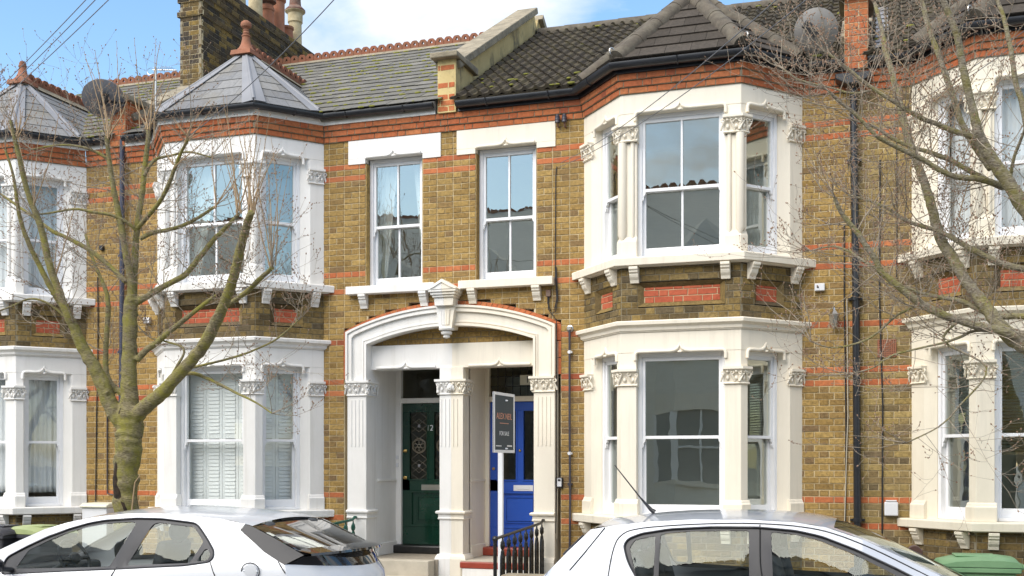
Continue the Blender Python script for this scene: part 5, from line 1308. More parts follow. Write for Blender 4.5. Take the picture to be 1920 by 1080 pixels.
g.add(sum(rows, []), [(i*13+j, i*13+j+1, (i+1)*13+j+1, (i+1)*13+j) for i in range(3) for j in range(12)]); g.build('rear_spoiler', MAT['tailglass'], CA, smooth=40)
g = CBa(); rows = [[(x+bw*(1-(2*k/12-1)**2), (-1+2*k/12)*yy, z-dr_*(1-(2*k/12-1)**2)) for k in range(13)] for x, z, yy, bw, dr_ in ((.785, .855, .66, .22, 0), (.73, .82, .70, .32, .02), (.662, .785, .745, .42, .05))]
g.add(sum(rows, []), [(i*13+j, i*13+j+1, (i+1)*13+j+1, (i+1)*13+j) for i in range(2) for j in range(12)]); g.build('lower_rear_window', MAT['tailglass'], CA, smooth=60)
g = CBa(); c = Vector((.38, -(yfa(.38, .73)+.003), .73)); g.tube([c+Vector((.085*math.cos(t*math.pi/10), 0, .07*math.sin(t*math.pi/10))) for t in range(21)], .0045, 6); g.build('fuel_flap_gap', MAT['seam'], boa)
g = CBa(); g.lathe(c+Vector((0, .004, 0)), [(.066, 0), (.064, .006), (.05, .009), (.005, .009)], 20, (0, -1, 0))
for k in range(6): t = k*math.pi/3; g.ball(c+Vector((.06*math.cos(t), -.002, .05*math.sin(t))), .012, .004, .008, 8, 4)
g.build('fuel_flap', MAT['carwhite'], boa, smooth=40)

# silver hatchback facing right
p207 = dict(paint='carsilver', dir=1, nose=6.98, tail=2.74, axles=(3.48, 6.12),
    rail=[(2.868, 0.746), (3.060, 0.943), (3.241, 1.119), (3.433, 1.156), (3.699, 1.188), (4.019, 1.209), (4.445, 1.214), (4.765, 1.199), (4.978, 1.167), (5.244, 1.081), (5.511, 0.959), (5.724, 0.858), (6.022, 0.714)],
    yr=[(2.85, .71), (3.27, .65), (3.92, .645), (4.55, .645), (5.08, .655), (5.62, .685), (6.03, .74)], belt=[(2.741, 0.746), (3.167, 0.778), (3.593, 0.756), (4.445, 0.708), (5.511, 0.655), (6.022, 0.639), (6.576, 0.533), (7.023, 0.373)],
    top_lr=[(2.826, -0.053), (2.741, 0.160), (2.762, 0.479), (2.836, 0.682), (2.868, 0.746), (3.060, 0.943), (3.241, 1.119), (3.433, 1.156), (3.699, 1.188), (4.019, 1.209), (4.445, 1.214), (4.765, 1.199), (4.978, 1.167), (5.244, 1.081), (5.511, 0.959), (5.724, 0.858), (6.022, 0.714), (6.469, 0.618), (6.842, 0.490), (7.002, 0.341), (7.023, 0.160), (6.949, -0.053)], upper=[],
    dlo=[(3.657, 0.730), (3.550, 0.895), (3.513, 1.007), (3.540, 1.055), (3.635, 1.097), (3.859, 1.135), (4.179, 1.156), (4.498, 1.159), (4.765, 1.140), (4.946, 1.103), (5.191, 1.012), (5.457, 0.890), (5.681, 0.778), (5.830, 0.687), (5.745, 0.655), (4.978, 0.676), (4.339, 0.708)],
    panes=[[(3.630, 0.767), (3.556, 0.991), (3.593, 1.049), (3.747, 1.087), (3.753, 0.762)], [(3.790, 0.756), (3.785, 1.097), (4.019, 1.124), (4.435, 1.135), (4.451, 0.730)], [(4.621, 0.724), (4.594, 1.129), (4.765, 1.113), (4.925, 1.076), (5.191, 0.975), (5.425, 0.858), (5.617, 0.746), (5.638, 0.692)]],
    roof=(3.295, 5.031), screen=((6.022, 0.714), (5.031, 1.156)), rearglass=((2.911, 0.788), (3.273, 1.129)), screen_pillar=.075, rearglass_pillar=.10, rearglass_crown=.045, screen_crown=.045, tailside=None,
    skins=[[(7.013, 0.106, None, 0), (7.002, 0.320, None, 0), (6.842, 0.490, None, .01), (6.469, 0.613, None, .03), (6.011, 0.714, .73, .035)], [(2.911, 0.788, None, .03), (2.836, 0.682, None, .01), (2.757, 0.479, None, 0), (2.741, 0.160, None, 0), (2.826, -0.085, None, 0)]],
    seams=[[(3.401, 0.533), (3.412, 0.799), (3.438, 0.991), (3.486, 1.081), (3.593, 1.129), (3.859, 1.161), (4.232, 1.183), (4.552, 1.185), (4.818, 1.167), (5.031, 1.124), (5.298, 1.023), (5.617, 0.868), (5.883, 0.735)], [(4.514, 1.177), (4.525, 0.906), (4.552, 0.703), (4.552, 0.213), (4.573, -0.107)], [(3.097, 0.810), (3.220, 0.959), (3.353, 1.135)], [(5.883, 0.682), (5.777, 0.373), (5.745, -0.053)], [(3.401, 0.533), (3.486, 0.341), (3.806, 0.213)]],
    dash=5.64, seats=[(4.93, (-.36, .36)), (3.92, (-.38, .0, .38))], wheel=(5.15, .36), mirror=5.64, mirrorpaint='carsilver', handles=[(4.680, 0.533), (3.646, 0.575)],
    lights=[('tail_light', [(2.847, 0.639), (2.922, 0.746), (3.167, 0.783), (3.327, 0.746), (3.273, 0.639), (3.007, 0.479), (2.826, 0.479)], 'redlight'), ('headlight', [(6.363, 0.597), (6.842, 0.469), (6.960, 0.320), (6.576, 0.383)], 'headlight')])
CB2, CBb, yfb, bob = car('parked_car', 'silver hatchback facing right, parked in front of the cream-trimmed house', -4.65, p207)
g = MB(); c = Vector((3.62, -.05, 1.232+dzc)); g.tube([c, c+Vector((-.03, 0, .02)), c+Vector((-.12, 0, .12)), c+Vector((-.33, 0, .38))], [.022, .016, .006, .004], 8); g.build('roof_aerial', MAT['black'], CB2, smooth=50)
g = CBb(); g.tube([(3.02, -.64, .92), (3.17, -.59, 1.07)], .01, 6); g.build('rear_window_seal', MAT['trim'], bob)
# ------------------------------------------------------------ bare street trees
def Mbark(name, c1, c2, moss, f):
    m = bpy.data.materials.new(name); m.use_nodes = True; t = m.node_tree; b = t.nodes['Principled BSDF']; b.inputs['Roughness'].default_value = .9; b.inputs['Specular IOR Level'].default_value = .25
    g = t.nodes.new('ShaderNodeNewGeometry'); ma = t.nodes.new('ShaderNodeMapping'); ma.inputs['Scale'].default_value = (1, 1, 4.5); t.links.new(g.outputs['Position'], ma.inputs[0])
    n = t.nodes.new('ShaderNodeTexNoise'); n.inputs['Scale'].default_value = 26; n.inputs['Detail'].default_value = 8; n.inputs['Roughness'].default_value = .7; t.links.new(ma.outputs[0], n.inputs[0])
    r = ramp(t, [(.38, c1), (.60, c2)]); t.links.new(n.outputs['Fac'], r.inputs[0])
    n2 = t.nodes.new('ShaderNodeTexNoise'); n2.inputs['Scale'].default_value = 5.5; n2.inputs['Detail'].default_value = 9; n2.inputs['Roughness'].default_value = .7; t.links.new(g.outputs['Position'], n2.inputs[0])
    r2 = ramp(t, [(.42, (0, 0, 0)), (.62, (f,)*3)]); t.links.new(n2.outputs['Fac'], r2.inputs[0])
    mi = t.nodes.new('ShaderNodeMixRGB'); mi.inputs[2].default_value = (*moss, 1); t.links.new(r2.outputs[0], mi.inputs[0]); t.links.new(r.outputs[0], mi.inputs[1]); t.links.new(mi.outputs[0], b.inputs['Base Color'])
    bp = t.nodes.new('ShaderNodeBump'); bp.inputs['Strength'].default_value = 1.0; bp.inputs['Distance'].default_value = .025; t.links.new(n.outputs['Fac'], bp.inputs['Height']); t.links.new(bp.outputs[0], b.inputs['Normal'])
    return m
MAT['bark'] = Mbark('mossy_bark', (.12, .095, .05), (.36, .31, .18), (.30, .275, .05), .85)
MAT['bark2'] = Mbark('grey_mossy_bark', (.14, .11, .075), (.42, .37, .28), (.30, .27, .06), .7)
MAT['twig'] = M('twig', (.22, .165, .11), (.36, .31, .24), 30, .8)
MAT['shoot'] = M('young_shoot', (.30, .20, .10), (.40, .28, .16), 20, .7)
MAT['bud'] = M('bud', (.22, .13, .08), (.30, .19, .12), 30, .7)
MAT['hollow'] = M('hollow_wood', (.012, .009, .006), (.05, .03, .015), 15, .95, .8, 30)
def smooth3(P, n=4):
    out = []
    for i in range(len(P)-1):
        p0, p1, p2, p3 = P[max(i-1, 0)], P[i], P[i+1], P[min(i+2, len(P)-1)]
        for k in range(n):
            t = k/n; out.append([.5*((2*b)+(-a+c)*t+(2*a-5*b+4*c-d)*t*t+(-a+3*b-3*c+d)*t**3) for a, b, c, d in zip(p0, p1, p2, p3)])
    return out+[list(P[-1])]
def tree(label, Y0, limbs, barkm, seed, loc, twig_n, shoots, own=()):
    rg = random.Random(seed); T = thing('tree', label, 'tree', loc); ob = Vector(loc)
    wood = MB(); core = MB(); tw = MB(); sh = MB(); bd = MB(); lines = []
    def bud(p, d, r=.006):
        d = d.normalized(); q = p+d*r*2.4; bd.tube([p-d*r*.4, p+d*r*.8, q], [r*.55, r, r*.15], 5)
    def wob(p, a): return Vector((p.x+rg.uniform(-a, a), p.y+rg.uniform(-a, a), p.z+rg.uniform(-a, a)))
    for li, (pts, dy) in enumerate(limbs):
        P = []; nP = len(pts)
        for i, (x, y, wd) in enumerate(pts):
            Y = Y0+dy*(i/(nP-1))**1.0; q = atY(x, y, Y)-ob; k = proj(q+ob)[2]; P.append((q.x, q.y, q.z, wd*.9/2/k))
        S = smooth3(P, 5); pl = [Vector(q[:3]) for q in S]; rr = [max(q[3], .003) for q in S]
        for i in range(1, len(pl)-1): pl[i] = pl[i]+Vector((rg.uniform(-1, 1), rg.uniform(-1, 1), rg.uniform(-1, 1)))*rr[i]*.09; rr[i] *= rg.uniform(.95, 1.06)
        big = max(rr) > .05
        cut = next((i for i, r in enumerate(rr) if r < .028), len(rr))
        if cut > 3: core.tube(pl[:cut+1], rr[:cut+1], 18)
        else: cut = 0
        if cut < len(pl)-1: wood.tube(pl[max(cut-1, 0):], rr[max(cut-1, 0):], 10)
        for _ in range(int(len(pl)*.35)):                       # knots and burrs
            i = rg.randrange(1, len(pl)-1); r = rr[i]; t = rg.uniform(0, 6.28); c = pl[i]+Vector((math.cos(t), math.sin(t), rg.uniform(-.3, .3)))*r*.8; (core if r > .03 else wood).ball(c, r*rg.uniform(.3, .5), r*rg.uniform(.3, .5), r*rg.uniform(.25, .45), 8, 6)
        lines.append((pl, rr, li))
    def twig(p, d, ln, r, lv):
        n = 6; pts = [p]; rad = [r]; c = p.copy(); dd = d.normalized()
        for i in range(n):
            dd = (dd+Vector((rg.uniform(-.28, .28), rg.uniform(-.28, .28), rg.uniform(-.14, .30)))).normalized(); c = c+dd*ln/n; pts.append(c.copy()); rad.append(max(r*(1-.75*(i+1)/n), .0012))
            if lv and rg.random() < .5:
                e = Vector((rg.uniform(-1, 1), rg.uniform(-1, 1), rg.uniform(-.5, .8))); twig(c.copy(), dd*.6+e, ln*rg.uniform(.3, .6), rad[-1]*.8, lv-1)
            elif rg.random() < .22: bud(c, (dd+Vector((rg.uniform(-1, 1), rg.uniform(-1, 1), rg.uniform(0, 1)))), rg.uniform(.004, .0065))
        tw.tube(pts, rad, 4, False); bud(c, dd, rg.uniform(.005, .008))
    cand = []
    for pl, rr, li in lines:
        if li == 0: continue
        for i in range(2, len(pl)):
            if rr[i] < .06: cand.append((pl[i], (pl[i]-pl[i-1]).normalized(), rr[i]))
    for _ in range(twig_n):
        p, d, r = rg.choice(cand); e = Vector((rg.uniform(-1, 1), rg.uniform(-1, 1), rg.uniform(-.6, .9)))
        e = (e-d*e.dot(d)*.5).normalized(); twig(p+e*r*.7, e+d*.45, rg.uniform(.35, 1.1), min(r*.45, rg.uniform(.003, .006)), 2)
    for pl, rr, li in lines:
        if li and rr[-1] < .03:
            for _ in range(4): twig(pl[-1].copy(), (pl[-1]-pl[-3]).normalized()+Vector((rg.uniform(-.7, .7), rg.uniform(-.7, .7), rg.uniform(-.3, .8))), rg.uniform(.3, .8), .0045, 2)
    for x, y, x2, y2, wd, dy in shoots:                          # straight shoots from the pollard heads
        a = atY(x, y, Y0+dy)-ob; b = atY(x2, y2, Y0+dy+rg.uniform(-.1, .1))-ob; n = 12; pts = []; rad = []
        bend = Vector((rg.uniform(-.04, .04), rg.uniform(-.04, .04), 0))
        for i in range(n+1):
            t = i/n; q = a.lerp(b, t)+bend*math.sin(t*math.pi)+Vector((rg.uniform(-.004, .004), rg.uniform(-.004, .004), 0)); pts.append(q); rad.append(.0075*wd*(1-.72*t))
            if i > 1: bud(q, Vector((rg.choice((-1, 1))*.8, rg.uniform(-.5, .5), 1)), .0055)
        sh.tube(pts, rad, 6)
    o = core.build('trunk', MAT[barkm], T); md = o.modifiers.new('fuse', 'REMESH'); md.mode = 'VOXEL'; md.voxel_size = .011; md.use_smooth_shade = True
    md = o.modifiers.new('relax', 'SMOOTH'); md.factor = .5; md.iterations = 4
    wood.build('branches', MAT[barkm], T, smooth=60, recalc=False)
    o = tw.build('twigs', MAT['twig'], T, recalc=False, smooth=60); o['kind'] = 'stuff'
    o = bd.build('buds', MAT['bud'], T, recalc=False); o['kind'] = 'stuff'
    if sh.v: o = sh.build('shoots', MAT['shoot'], T, recalc=False, smooth=60); o['kind'] = 'stuff'
    return T
LT = [
 ([(238, 1165, 74), (238, 1080, 62), (238, 1010, 54), (236, 960, 50), (236, 910, 50), (239, 860, 52), (243, 820, 54), (244, 785, 52), (243, 745, 36), (242, 700, 32), (243, 640, 30), (244, 590, 29), (247, 560, 26)], 0),
 ([(236, 800, 38), (212, 770, 34), (192, 720, 30), (172, 680, 27), (152, 645, 24), (138, 612, 21), (128, 592, 19), (110, 545, 16), (92, 495, 15), (78, 430, 14), (65, 395, 13), (50, 355, 11), (38, 305, 10), (28, 262, 8), (20, 225, 6)], -.7),
 ([(130, 598, 14), (108, 560, 13), (90, 530, 12), (70, 490, 11), (57, 463, 10), (42, 425, 9), (33, 385, 8), (25, 330, 6), (10, 280, 5)], -.4),
 ([(232, 740, 14), (205, 715, 12), (198, 680, 12), (200, 630, 11), (203, 585, 11), (200, 550, 9), (186, 515, 7), (172, 480, 6), (160, 440, 5)], .5),
 ([(247, 565, 22), (245, 520, 16), (238, 485, 15), (230, 440, 14), (220, 390, 13), (210, 335, 11), (203, 285, 9), (200, 255, 8)], -.2),
 ([(248, 560, 20), (252, 510, 15), (254, 465, 14), (258, 420, 13), (267, 360, 12), (272, 310, 11), (278, 255, 9), (276, 240, 8)], .3),
 ([(258, 428, 10), (272, 412, 9), (293, 387, 9), (310, 360, 9), (328, 315, 8), (340, 285, 7), (352, 262, 6)], -.3),
 ([(262, 448, 9), (285, 437, 9), (310, 432, 8), (340, 424, 8), (372, 408, 7), (402, 388, 6)], .3),
 ([(252, 568, 16), (272, 558, 14), (293, 545, 13), (320, 530, 12), (345, 517, 12), (362, 498, 12), (380, 475, 11), (400, 450, 10), (432, 418, 8), (448, 400, 7)], .5),
 ([(236, 528, 11), (212, 505, 10), (187, 483, 10), (165, 467, 9), (147, 457, 9), (120, 443, 8), (97, 433, 8), (70, 412, 7), (43, 393, 6), (0, 363, 5), (-30, 345, 3)], .2),
 ([(256, 432, 8), (235, 415, 7), (207, 403, 7), (175, 398, 6), (140, 392, 5), (90, 400, 4), (60, 402, 3)], -.5),
 ([(250, 785, 34), (278, 758, 30), (302, 738, 28), (332, 706, 26), (362, 673, 25), (386, 640, 25), (404, 605, 24), (418, 575, 22), (432, 540, 21), (442, 505, 20), (450, 470, 20), (458, 440, 18), (466, 412, 16), (471, 398, 14)], -.9),
 ([(256, 676, 14), (275, 656, 14), (293, 643, 13), (312, 626, 12), (330, 612, 12), (360, 588, 10), (388, 566, 8), (405, 553, 5)], .3),
 ([(422, 575, 10), (442, 562, 10), (465, 545, 10), (485, 525, 10), (500, 512, 9), (510, 502, 8)], -.8),
 ([(300, 740, 6), (330, 690, 6), (345, 655, 5), (310, 640, 4), (285, 635, 3)], .2),
 ([(330, 706, 9), (362, 700, 8), (400, 715, 7), (440, 735, 6), (480, 755, 4), (510, 775, 3)], -.4),
 ([(355, 690, 6), (400, 680, 5), (445, 668, 5), (480, 655, 4), (520, 635, 4), (560, 600, 3)], -.6),
 ([(205, 300, 7), (180, 285, 6), (150, 275, 5), (110, 272, 4), (60, 280, 3)], -.2),
 ([(270, 330, 7), (290, 300, 6), (320, 292, 5), (355, 285, 4), (395, 295, 3)], .3),
 ([(136, 610, 6), (100, 575, 5), (60, 560, 4), (20, 575, 4), (-20, 590, 3)], -.3),
]
ls = []
_r = random.Random(4)
for hx, hy, n, top in ((471, 398, 9, 205), (510, 500, 7, 250), (448, 400, 7, 190), (275, 240, 5, 90), (200, 255, 5, 110), (352, 262, 5, 195), (30, 262, 6, 130), (60, 385, 4, 190), (100, 520, 3, 330), (402, 388, 4, 230), (330, 310, 3, 180)):
    for i in range(n):
        ls.append((hx+_r.uniform(-6, 6), hy+_r.uniform(-4, 6), hx+_r.uniform(-45, 60), top+_r.uniform(-15, 90), _r.uniform(.8, 1.3), -.3+_r.uniform(-.3, .2)))
ls += [(228, 230, 219, 78, 1.0, 0), (262, 240, 252, 72, 1.0, 0), (290, 262, 293, 74, 1.0, 0)]
b0 = atY(238, 1165, -3.2)
TL = tree('spreading pollarded bare tree on the pavement behind the white car', -3.2, LT, 'bark', 3, (b0.x, -3.2, GZ), 165, ls)
# rot hollow running down the left side of the trunk
ob = Vector((b0.x, -3.2, GZ)); mb = MB()
for pts, r in (([(226, 790), (224, 820), (222, 860), (219, 900), (222, 930), (232, 945), (236, 958)], (.012, .02, .03, .045, .05, .035, .02)), ([(229, 765), (228, 775), (229, 788)], (.02, .035, .02))):
    mb.tube([atY(x, y, -3.2-.10)-ob for x, y in pts], r, 10)
mb.build('rot_hollow', MAT['hollow'], TL, smooth=60)
mb = MB(); mb.tube([atY(x, y, -3.34)-ob for x, y in ((262, 892), (253, 905), (250, 930), (247, 960))], [.006, .008, .009, .01], 6); mb.build('ivy_stem', MAT['shoot'], TL)

RT = [
 ([(2130, 1180, 90), (2125, 1050, 80), (2105, 930, 74), (2075, 830, 70), (2035, 750, 66), (1985, 690, 58), (1945, 655, 50), (1915, 640, 42), (1890, 628, 34)], 0),
 ([(1990, 700, 40), (1935, 640, 30), (1900, 628, 24), (1871, 619, 21), (1832, 611, 19), (1793, 598, 18), (1762, 588, 17), (1728, 570, 16), (1700, 549, 15), (1674, 528, 14), (1651, 508, 13), (1643, 489, 12), (1625, 463, 11), (1609, 438, 11), (1592, 418, 10), (1575, 395, 9), (1565, 370, 7)], -.5),
 ([(1910, 640, 40), (1884, 622, 32), (1862, 594, 27), (1835, 557, 24), (1809, 523, 23), (1788, 487, 23), (1767, 455, 22), (1753, 412, 20), (1741, 367, 19), (1730, 335, 18), (1715, 292, 17), (1699, 243, 16), (1684, 184, 14), (1671, 130, 13), (1660, 95, 11), (1652, 50, 9), (1640, 5, 7)], .8),
 ([(2060, 800, 60), (2030, 690, 42), (1995, 540, 36), (1960, 455, 32), (1920, 390, 29), (1892, 344, 28), (1865, 308, 26), (1844, 270, 22), (1833, 243, 20), (1824, 207, 17), (1814, 165, 16), (1803, 111, 15), (1794, 65, 14), (1777, 22, 13), (1764, -10, 12), (1740, -70, 9)], -.6),
 ([(1858, 318, 15), (1840, 292, 14), (1824, 268, 14), (1803, 231, 13), (1790, 190, 13), (1773, 141, 12), (1760, 104, 11), (1744, 61, 11), (1734, 24, 10), (1725, -10, 9), (1710, -60, 7)], .4),
 ([(1836, 262, 12), (1810, 252, 11), (1788, 246, 11), (1753, 231, 10), (1729, 222, 10), (1702, 207, 9), (1670, 187, 8), (1640, 168, 8), (1607, 143, 7), (1570, 113, 6), (1547, 97, 4)], -.3),
 ([(1882, 352, 15), (1860, 342, 14), (1833, 335, 13), (1794, 332, 12), (1764, 320, 11), (1729, 299, 10), (1699, 284, 10), (1664, 267, 9), (1640, 252, 8), (1607, 217, 7), (1573, 190, 6), (1553, 170, 4)], -.7),
 ([(1872, 346, 12), (1847, 336, 11), (1812, 317, 10), (1779, 299, 10), (1738, 284, 9), (1711, 276, 8), (1670, 258, 7), (1640, 238, 6), (1600, 225, 4)], .2),
 ([(2000, 530, 16), (1950, 512, 15), (1920, 505, 14), (1880, 495, 13), (1847, 480, 12), (1818, 465, 11), (1782, 444, 10), (1750, 430, 9), (1702, 415, 8), (1670, 394, 6), (1640, 380, 5), (1590, 365, 4)], .3),
 ([(1985, 610, 14), (1920, 593, 13), (1871, 593, 13), (1835, 580, 11), (1801, 564, 10), (1762, 557, 8), (1726, 549, 6), (1705, 541, 5), (1660, 530, 4)], .5),
 ([(1880, 622, 7), (1830, 620, 6), (1800, 632, 6), (1772, 642, 5), (1715, 655, 4), (1669, 668, 4), (1638, 689, 3), (1600, 700, 3)], -.3),
 ([(1722, 570, 6), (1700, 582, 5), (1679, 593, 5), (1645, 624, 4), (1612, 642, 4), (1560, 652, 3), (1520, 640, 3)], -.2),
 ([(1960, 455, 14), (1940, 330, 13), (1918, 200, 12), (1905, 157, 11), (1895, 93, 10), (1882, 33, 9), (1870, 0, 8), (1855, -50, 6)], .2),
 ([(1650, 507, 6), (1620, 490, 6), (1590, 470, 5), (1560, 462, 4), (1520, 470, 3)], .3),
 ([(1893, 345, 8), (1900, 300, 7), (1915, 260, 6), (1930, 220, 5)], -.3),
 ([(1800, 600, 5), (1770, 640, 5), (1850, 690, 4), (1800, 760, 4), (1760, 800, 3), (1700, 830, 3)], -.4),
 ([(1640, 168, 5), (1600, 175, 5), (1560, 165, 4), (1500, 150, 4), (1470, 130, 3)], .2),
]
b1 = atY(2130, 1180, -3.2)
TRr = tree('large bare tree leaning in from the right edge over the ivory house', -3.2, RT, 'bark2', 9, (b1.x, -3.2, GZ), 250, [(_r.uniform(1600, 1900), _r.uniform(150, 420), _r.uniform(1580, 1920), _r.uniform(20, 150), .7, 0) for _ in range(10)])
# ------------------------------------------------------------ for-sale board
p0 = atY(939, 1000, -.9); SG = thing('for_sale_sign', 'grey for-sale board on a white post in front of the blue door', 'sign', (p0.x, p0.y, GZ))
zt, zb_ = atY(939, 737, -.9).z-GZ, atY(939, 849, -.9).z-GZ
a = math.atan2(.998, .063)
MB().box(F((0, 0, 0), (1, 0, 0), (0, 1, 0)), -.03, .03, 0, zt-.05, -.022, .022).build('post', MAT['gloss'], SG, bevel=.003)
MAT['board'] = M('sign_board', (.055, .07, .08), (.06, .076, .086), 2, .6, spec=.2); MAT['copper'] = M('copper_print', (.62, .27, .17), None, rough=.5); MAT['print'] = M('white_print', (.75, .75, .75), None, rough=.5)
hw = .33; fz = F((.036, 0, 0), (math.cos(a), math.sin(a), 0), (math.sin(a), -math.cos(a), 0))
MB().box(fz, -hw, hw, zb_, zt, -.004, .008).build('board', MAT['board'], SG)
A = [(-hw, zb_), (hw, zb_), (hw, zt), (-hw, zt), (-hw, zb_)]; h = .034
MB().strip(fz, A, [(-hw+h, zb_+h), (hw-h, zb_+h), (hw-h, zt-h), (-hw+h, zt-h), (-hw+h, zb_+h)], -.006, .012).build('board_frame', MAT['gloss'], SG)
zc_ = (zt+zb_)/2
text_mesh('ALEX NEIL', .105, fz, 0, zc_+.075, .009, 'lettering', MAT['copper'], SG, .001)
text_mesh('FOR SALE', .072, fz, .0, zc_-.13, .009, 'lettering', MAT['print'], SG, .001)
mb = MB(); mb.box(fz, -.14, .14, zc_-.01, zc_-.002, .008, .0095); mb.build('small_print', MAT['copper'], SG)
mb = MB(); mb.box(fz, -.26, -.09, zb_+.075, zb_+.087, .008, .0095); mb.build('small_print', MAT['print'], SG); mb = MB(); mb.box(fz, .09, .25, zb_+.075, zb_+.092, .008, .0095); mb.build('small_print', MAT['print'], SG)
for z in (zt-.09, zb_+.05): mb = MB(); mb.ball(fz.p(.04, z, .012), .03, .01, .012, 8, 5); mb.build('fixing', MAT['gloss'], SG, smooth=60)
# ------------------------------------------------------------ cast iron railings beside the steps
def railing(X, mat, label):
    T = thing('railing', label, 'railing', (X, 0, GZ)); m = MAT[mat]; z0, z1 = .88-GZ, .79-GZ; y0, y1 = -.03, -1.95
    fr = lambda t: Vector((0, y0+(y1-y0)*t, z0+(z1-z0)*t))
    mb = MB(); mb.tube([fr(-.0)+Vector((0, 0, .02)), fr(.04)+Vector((0, 0, .03)), fr(.07), fr(1)], .018, 8); mb.ball(fr(1), .035, .035, .035, 10, 6); mb.build('handrail', m, T, smooth=50)
    mb = MB(); mb.tube([(0, y0, .10), (0, y1, .10)], .014, 6); mb.build('bottom_rail', m, T)
    mb = MB(); mb.tube([(0, y1, 0), (0, y1, z1)], .022, 8); mb.build('newel', m, T)
    mb = MB(); mb.tube([(0, y1, z1*.6), (-.03, y1+.12, z1*.35), (-.03, y1+.3, .1)], .014, 6); mb.build('stay', m, T)
    for k in range(8):
        t = .06+.115*k; p = fr(t); y = p.y; H_ = p.z-.015; mb = MB()
        mb.tube([(0, y, H_), (0, y, H_-.03), (0, y, H_-.06)], [.008, .012, .03], 8)
        mb.ball((0, y, H_-.09), .026, .046, .05, 8, 6)                       # anthemion head
        mb.ball((0, y, H_-.17), .02, .04, .04, 8, 6)
        for sd_ in (-1, 1):
            mb.tube([(0, y+sd_*.01, H_-.15), (0, y+sd_*.045, H_-.22), (0, y+sd_*.05, H_-.32), (0, y+sd_*.05, .26), (0, y+sd_*.02, .12)], .015, 6)
            for q in range(5): mb.ball((0, y+sd_*.026, H_-.28-.1*q), .016, .028, .034, 6, 5)
        for q in range(6): mb.ball((0, y, H_-.24-.09*q), .018, .024, .04, 6, 5)
        mb.build('baluster', m, T, smooth=50)
railing(1.31, 'ironblack', 'black cast-iron railing beside the steps to the blue door')
railing(-1.31, 'irongreen', 'green cast-iron railing beside the steps to the green door')
# ------------------------------------------------------------ wheelie bins
MAT['bingreen'] = M('green_bin_plastic', (.16, .30, .15), (.20, .35, .18), 4, .5); MAT['binolive'] = M('olive_bin_lid', (.38, .42, .20), (.30, .36, .16), 4, .5); MAT['binblack'] = M('charcoal_bin_plastic', (.03, .03, .038), (.05, .05, .058), 5, .5)
def bin_(X, Y, rz, zt, lid, bodym, label, w=.29, d=.36):
    T = thing('wheelie_bin', label, 'bin', (X, Y, GZ), 'wheelie bins in the front gardens'); T.rotation_euler.z = rz; H_ = zt-GZ; h0 = H_-.12
    mb = MB(); q = [(-w*.8, -d*.75), (w*.8, -d*.75), (w*.8, d*.7), (-w*.8, d*.7)]; e = [(-w*.97, -d*.96), (w*.97, -d*.96), (w*.97, d*.96), (-w*.97, d*.96)]
    mb.add([(x, y, .06) for x, y in q]+[(x, y, h0) for x, y in e], [(0, 1, 5, 4), (1, 2, 6, 5), (2, 3, 7, 6), (3, 0, 4, 7), (3, 2, 1, 0), (4, 5, 6, 7)])
    mb.build('bin_body', MAT[bodym], T, bevel=.02, seg=2)
    f = F((0, 0, 0), (1, 0, 0), (0, 1, 0)); mb = MB(); mb.box(f, -w*1.06, w*1.06, h0-.05, h0+.005, -d*1.05, d*1.05); mb.build('rim', MAT[bodym], T, bevel=.01)
    mb = MB(); n = 6; rows = []
    for i, (y, zc2, zs) in enumerate(((-d*1.1, .0, -.015), (-d*1.0, .05, .02), (-d*.6, .085, .05), (0, .10, .065), (d*.6, .10, .065), (d*.95, .085, .05), (d*1.06, .04, .02))):
        rows.append([(-w*1.07+2*w*1.07*k/n, y, h0+.012+zs+(zc2-zs)*(1-(2*k/n-1)**4)) for k in range(n+1)])
    k = n+1; vs = sum(rows, []); top = [(i*k+j, i*k+j+1, (i+1)*k+j+1, (i+1)*k+j) for i in range(6) for j in range(n)]
    vs2 = [(x, y, min(z, h0+.012)-.002) for x, y, z in vs]; m_ = len(vs); bot = [tuple(q+m_ for q in f_[::-1]) for f_ in top]
    rim = [j for j in range(k)]+[i*k+n for i in range(1, 7)]+[6*k+j for j in range(n-1, -1, -1)]+[i*k for i in range(5, 0, -1)]
    mb.add(vs+vs2, top+bot+[(rim[i], rim[i]+m_, rim[(i+1) % len(rim)]+m_, rim[(i+1) % len(rim)]) for i in range(len(rim))])
    ld = mb.build('lid', MAT[lid], T, smooth=40)
    mb = MB(); mb.box(f, -w*.5, w*.5, h0+.10, h0+.118, -d*.6, d*.5); mb.build('lid_rib', MAT[lid], ld, bevel=.008)
    mb = MB(); mb.tube([(-w*.9, d*1.16, h0+.02), (w*.9, d*1.16, h0+.02)], .016, 8); mb.tube([(-w*.9, d*1.0, h0-.02), (-w*.9, d*1.16, h0+.02)], .016, 6); mb.tube([(w*.9, d*1.0, h0-.02), (w*.9, d*1.16, h0+.02)], .016, 6); mb.build('handle', MAT[bodym], T, smooth=50)
    for sd_ in (-1, 1): mb = MB(); mb.lathe((sd_*w*.85, d*.75, .10), [(.02, -.025), (.10, -.025), (.10, .025), (.02, .025)], 16, (1, 0, 0)); mb.build('wheel', MAT['tyre'], T)
g1 = atY(1826, 1045, -1.3); bin_(g1.x+.02, -1.3, R(-86), .70, 'bingreen', 'bingreen', 'green wheelie bin in front of the far right house')
g2 = atY(75, 985, -1.2); bin_(g2.x, -1.2, R(80), .79, 'binolive', 'binblack', 'charcoal wheelie bin with olive green lid in front of the far left house')
g3 = atY(2, 985, -1.35); bin_(g3.x, -1.35, R(84), .79, 'binblack', 'binblack', 'charcoal wheelie bin with charcoal lid at the left edge')
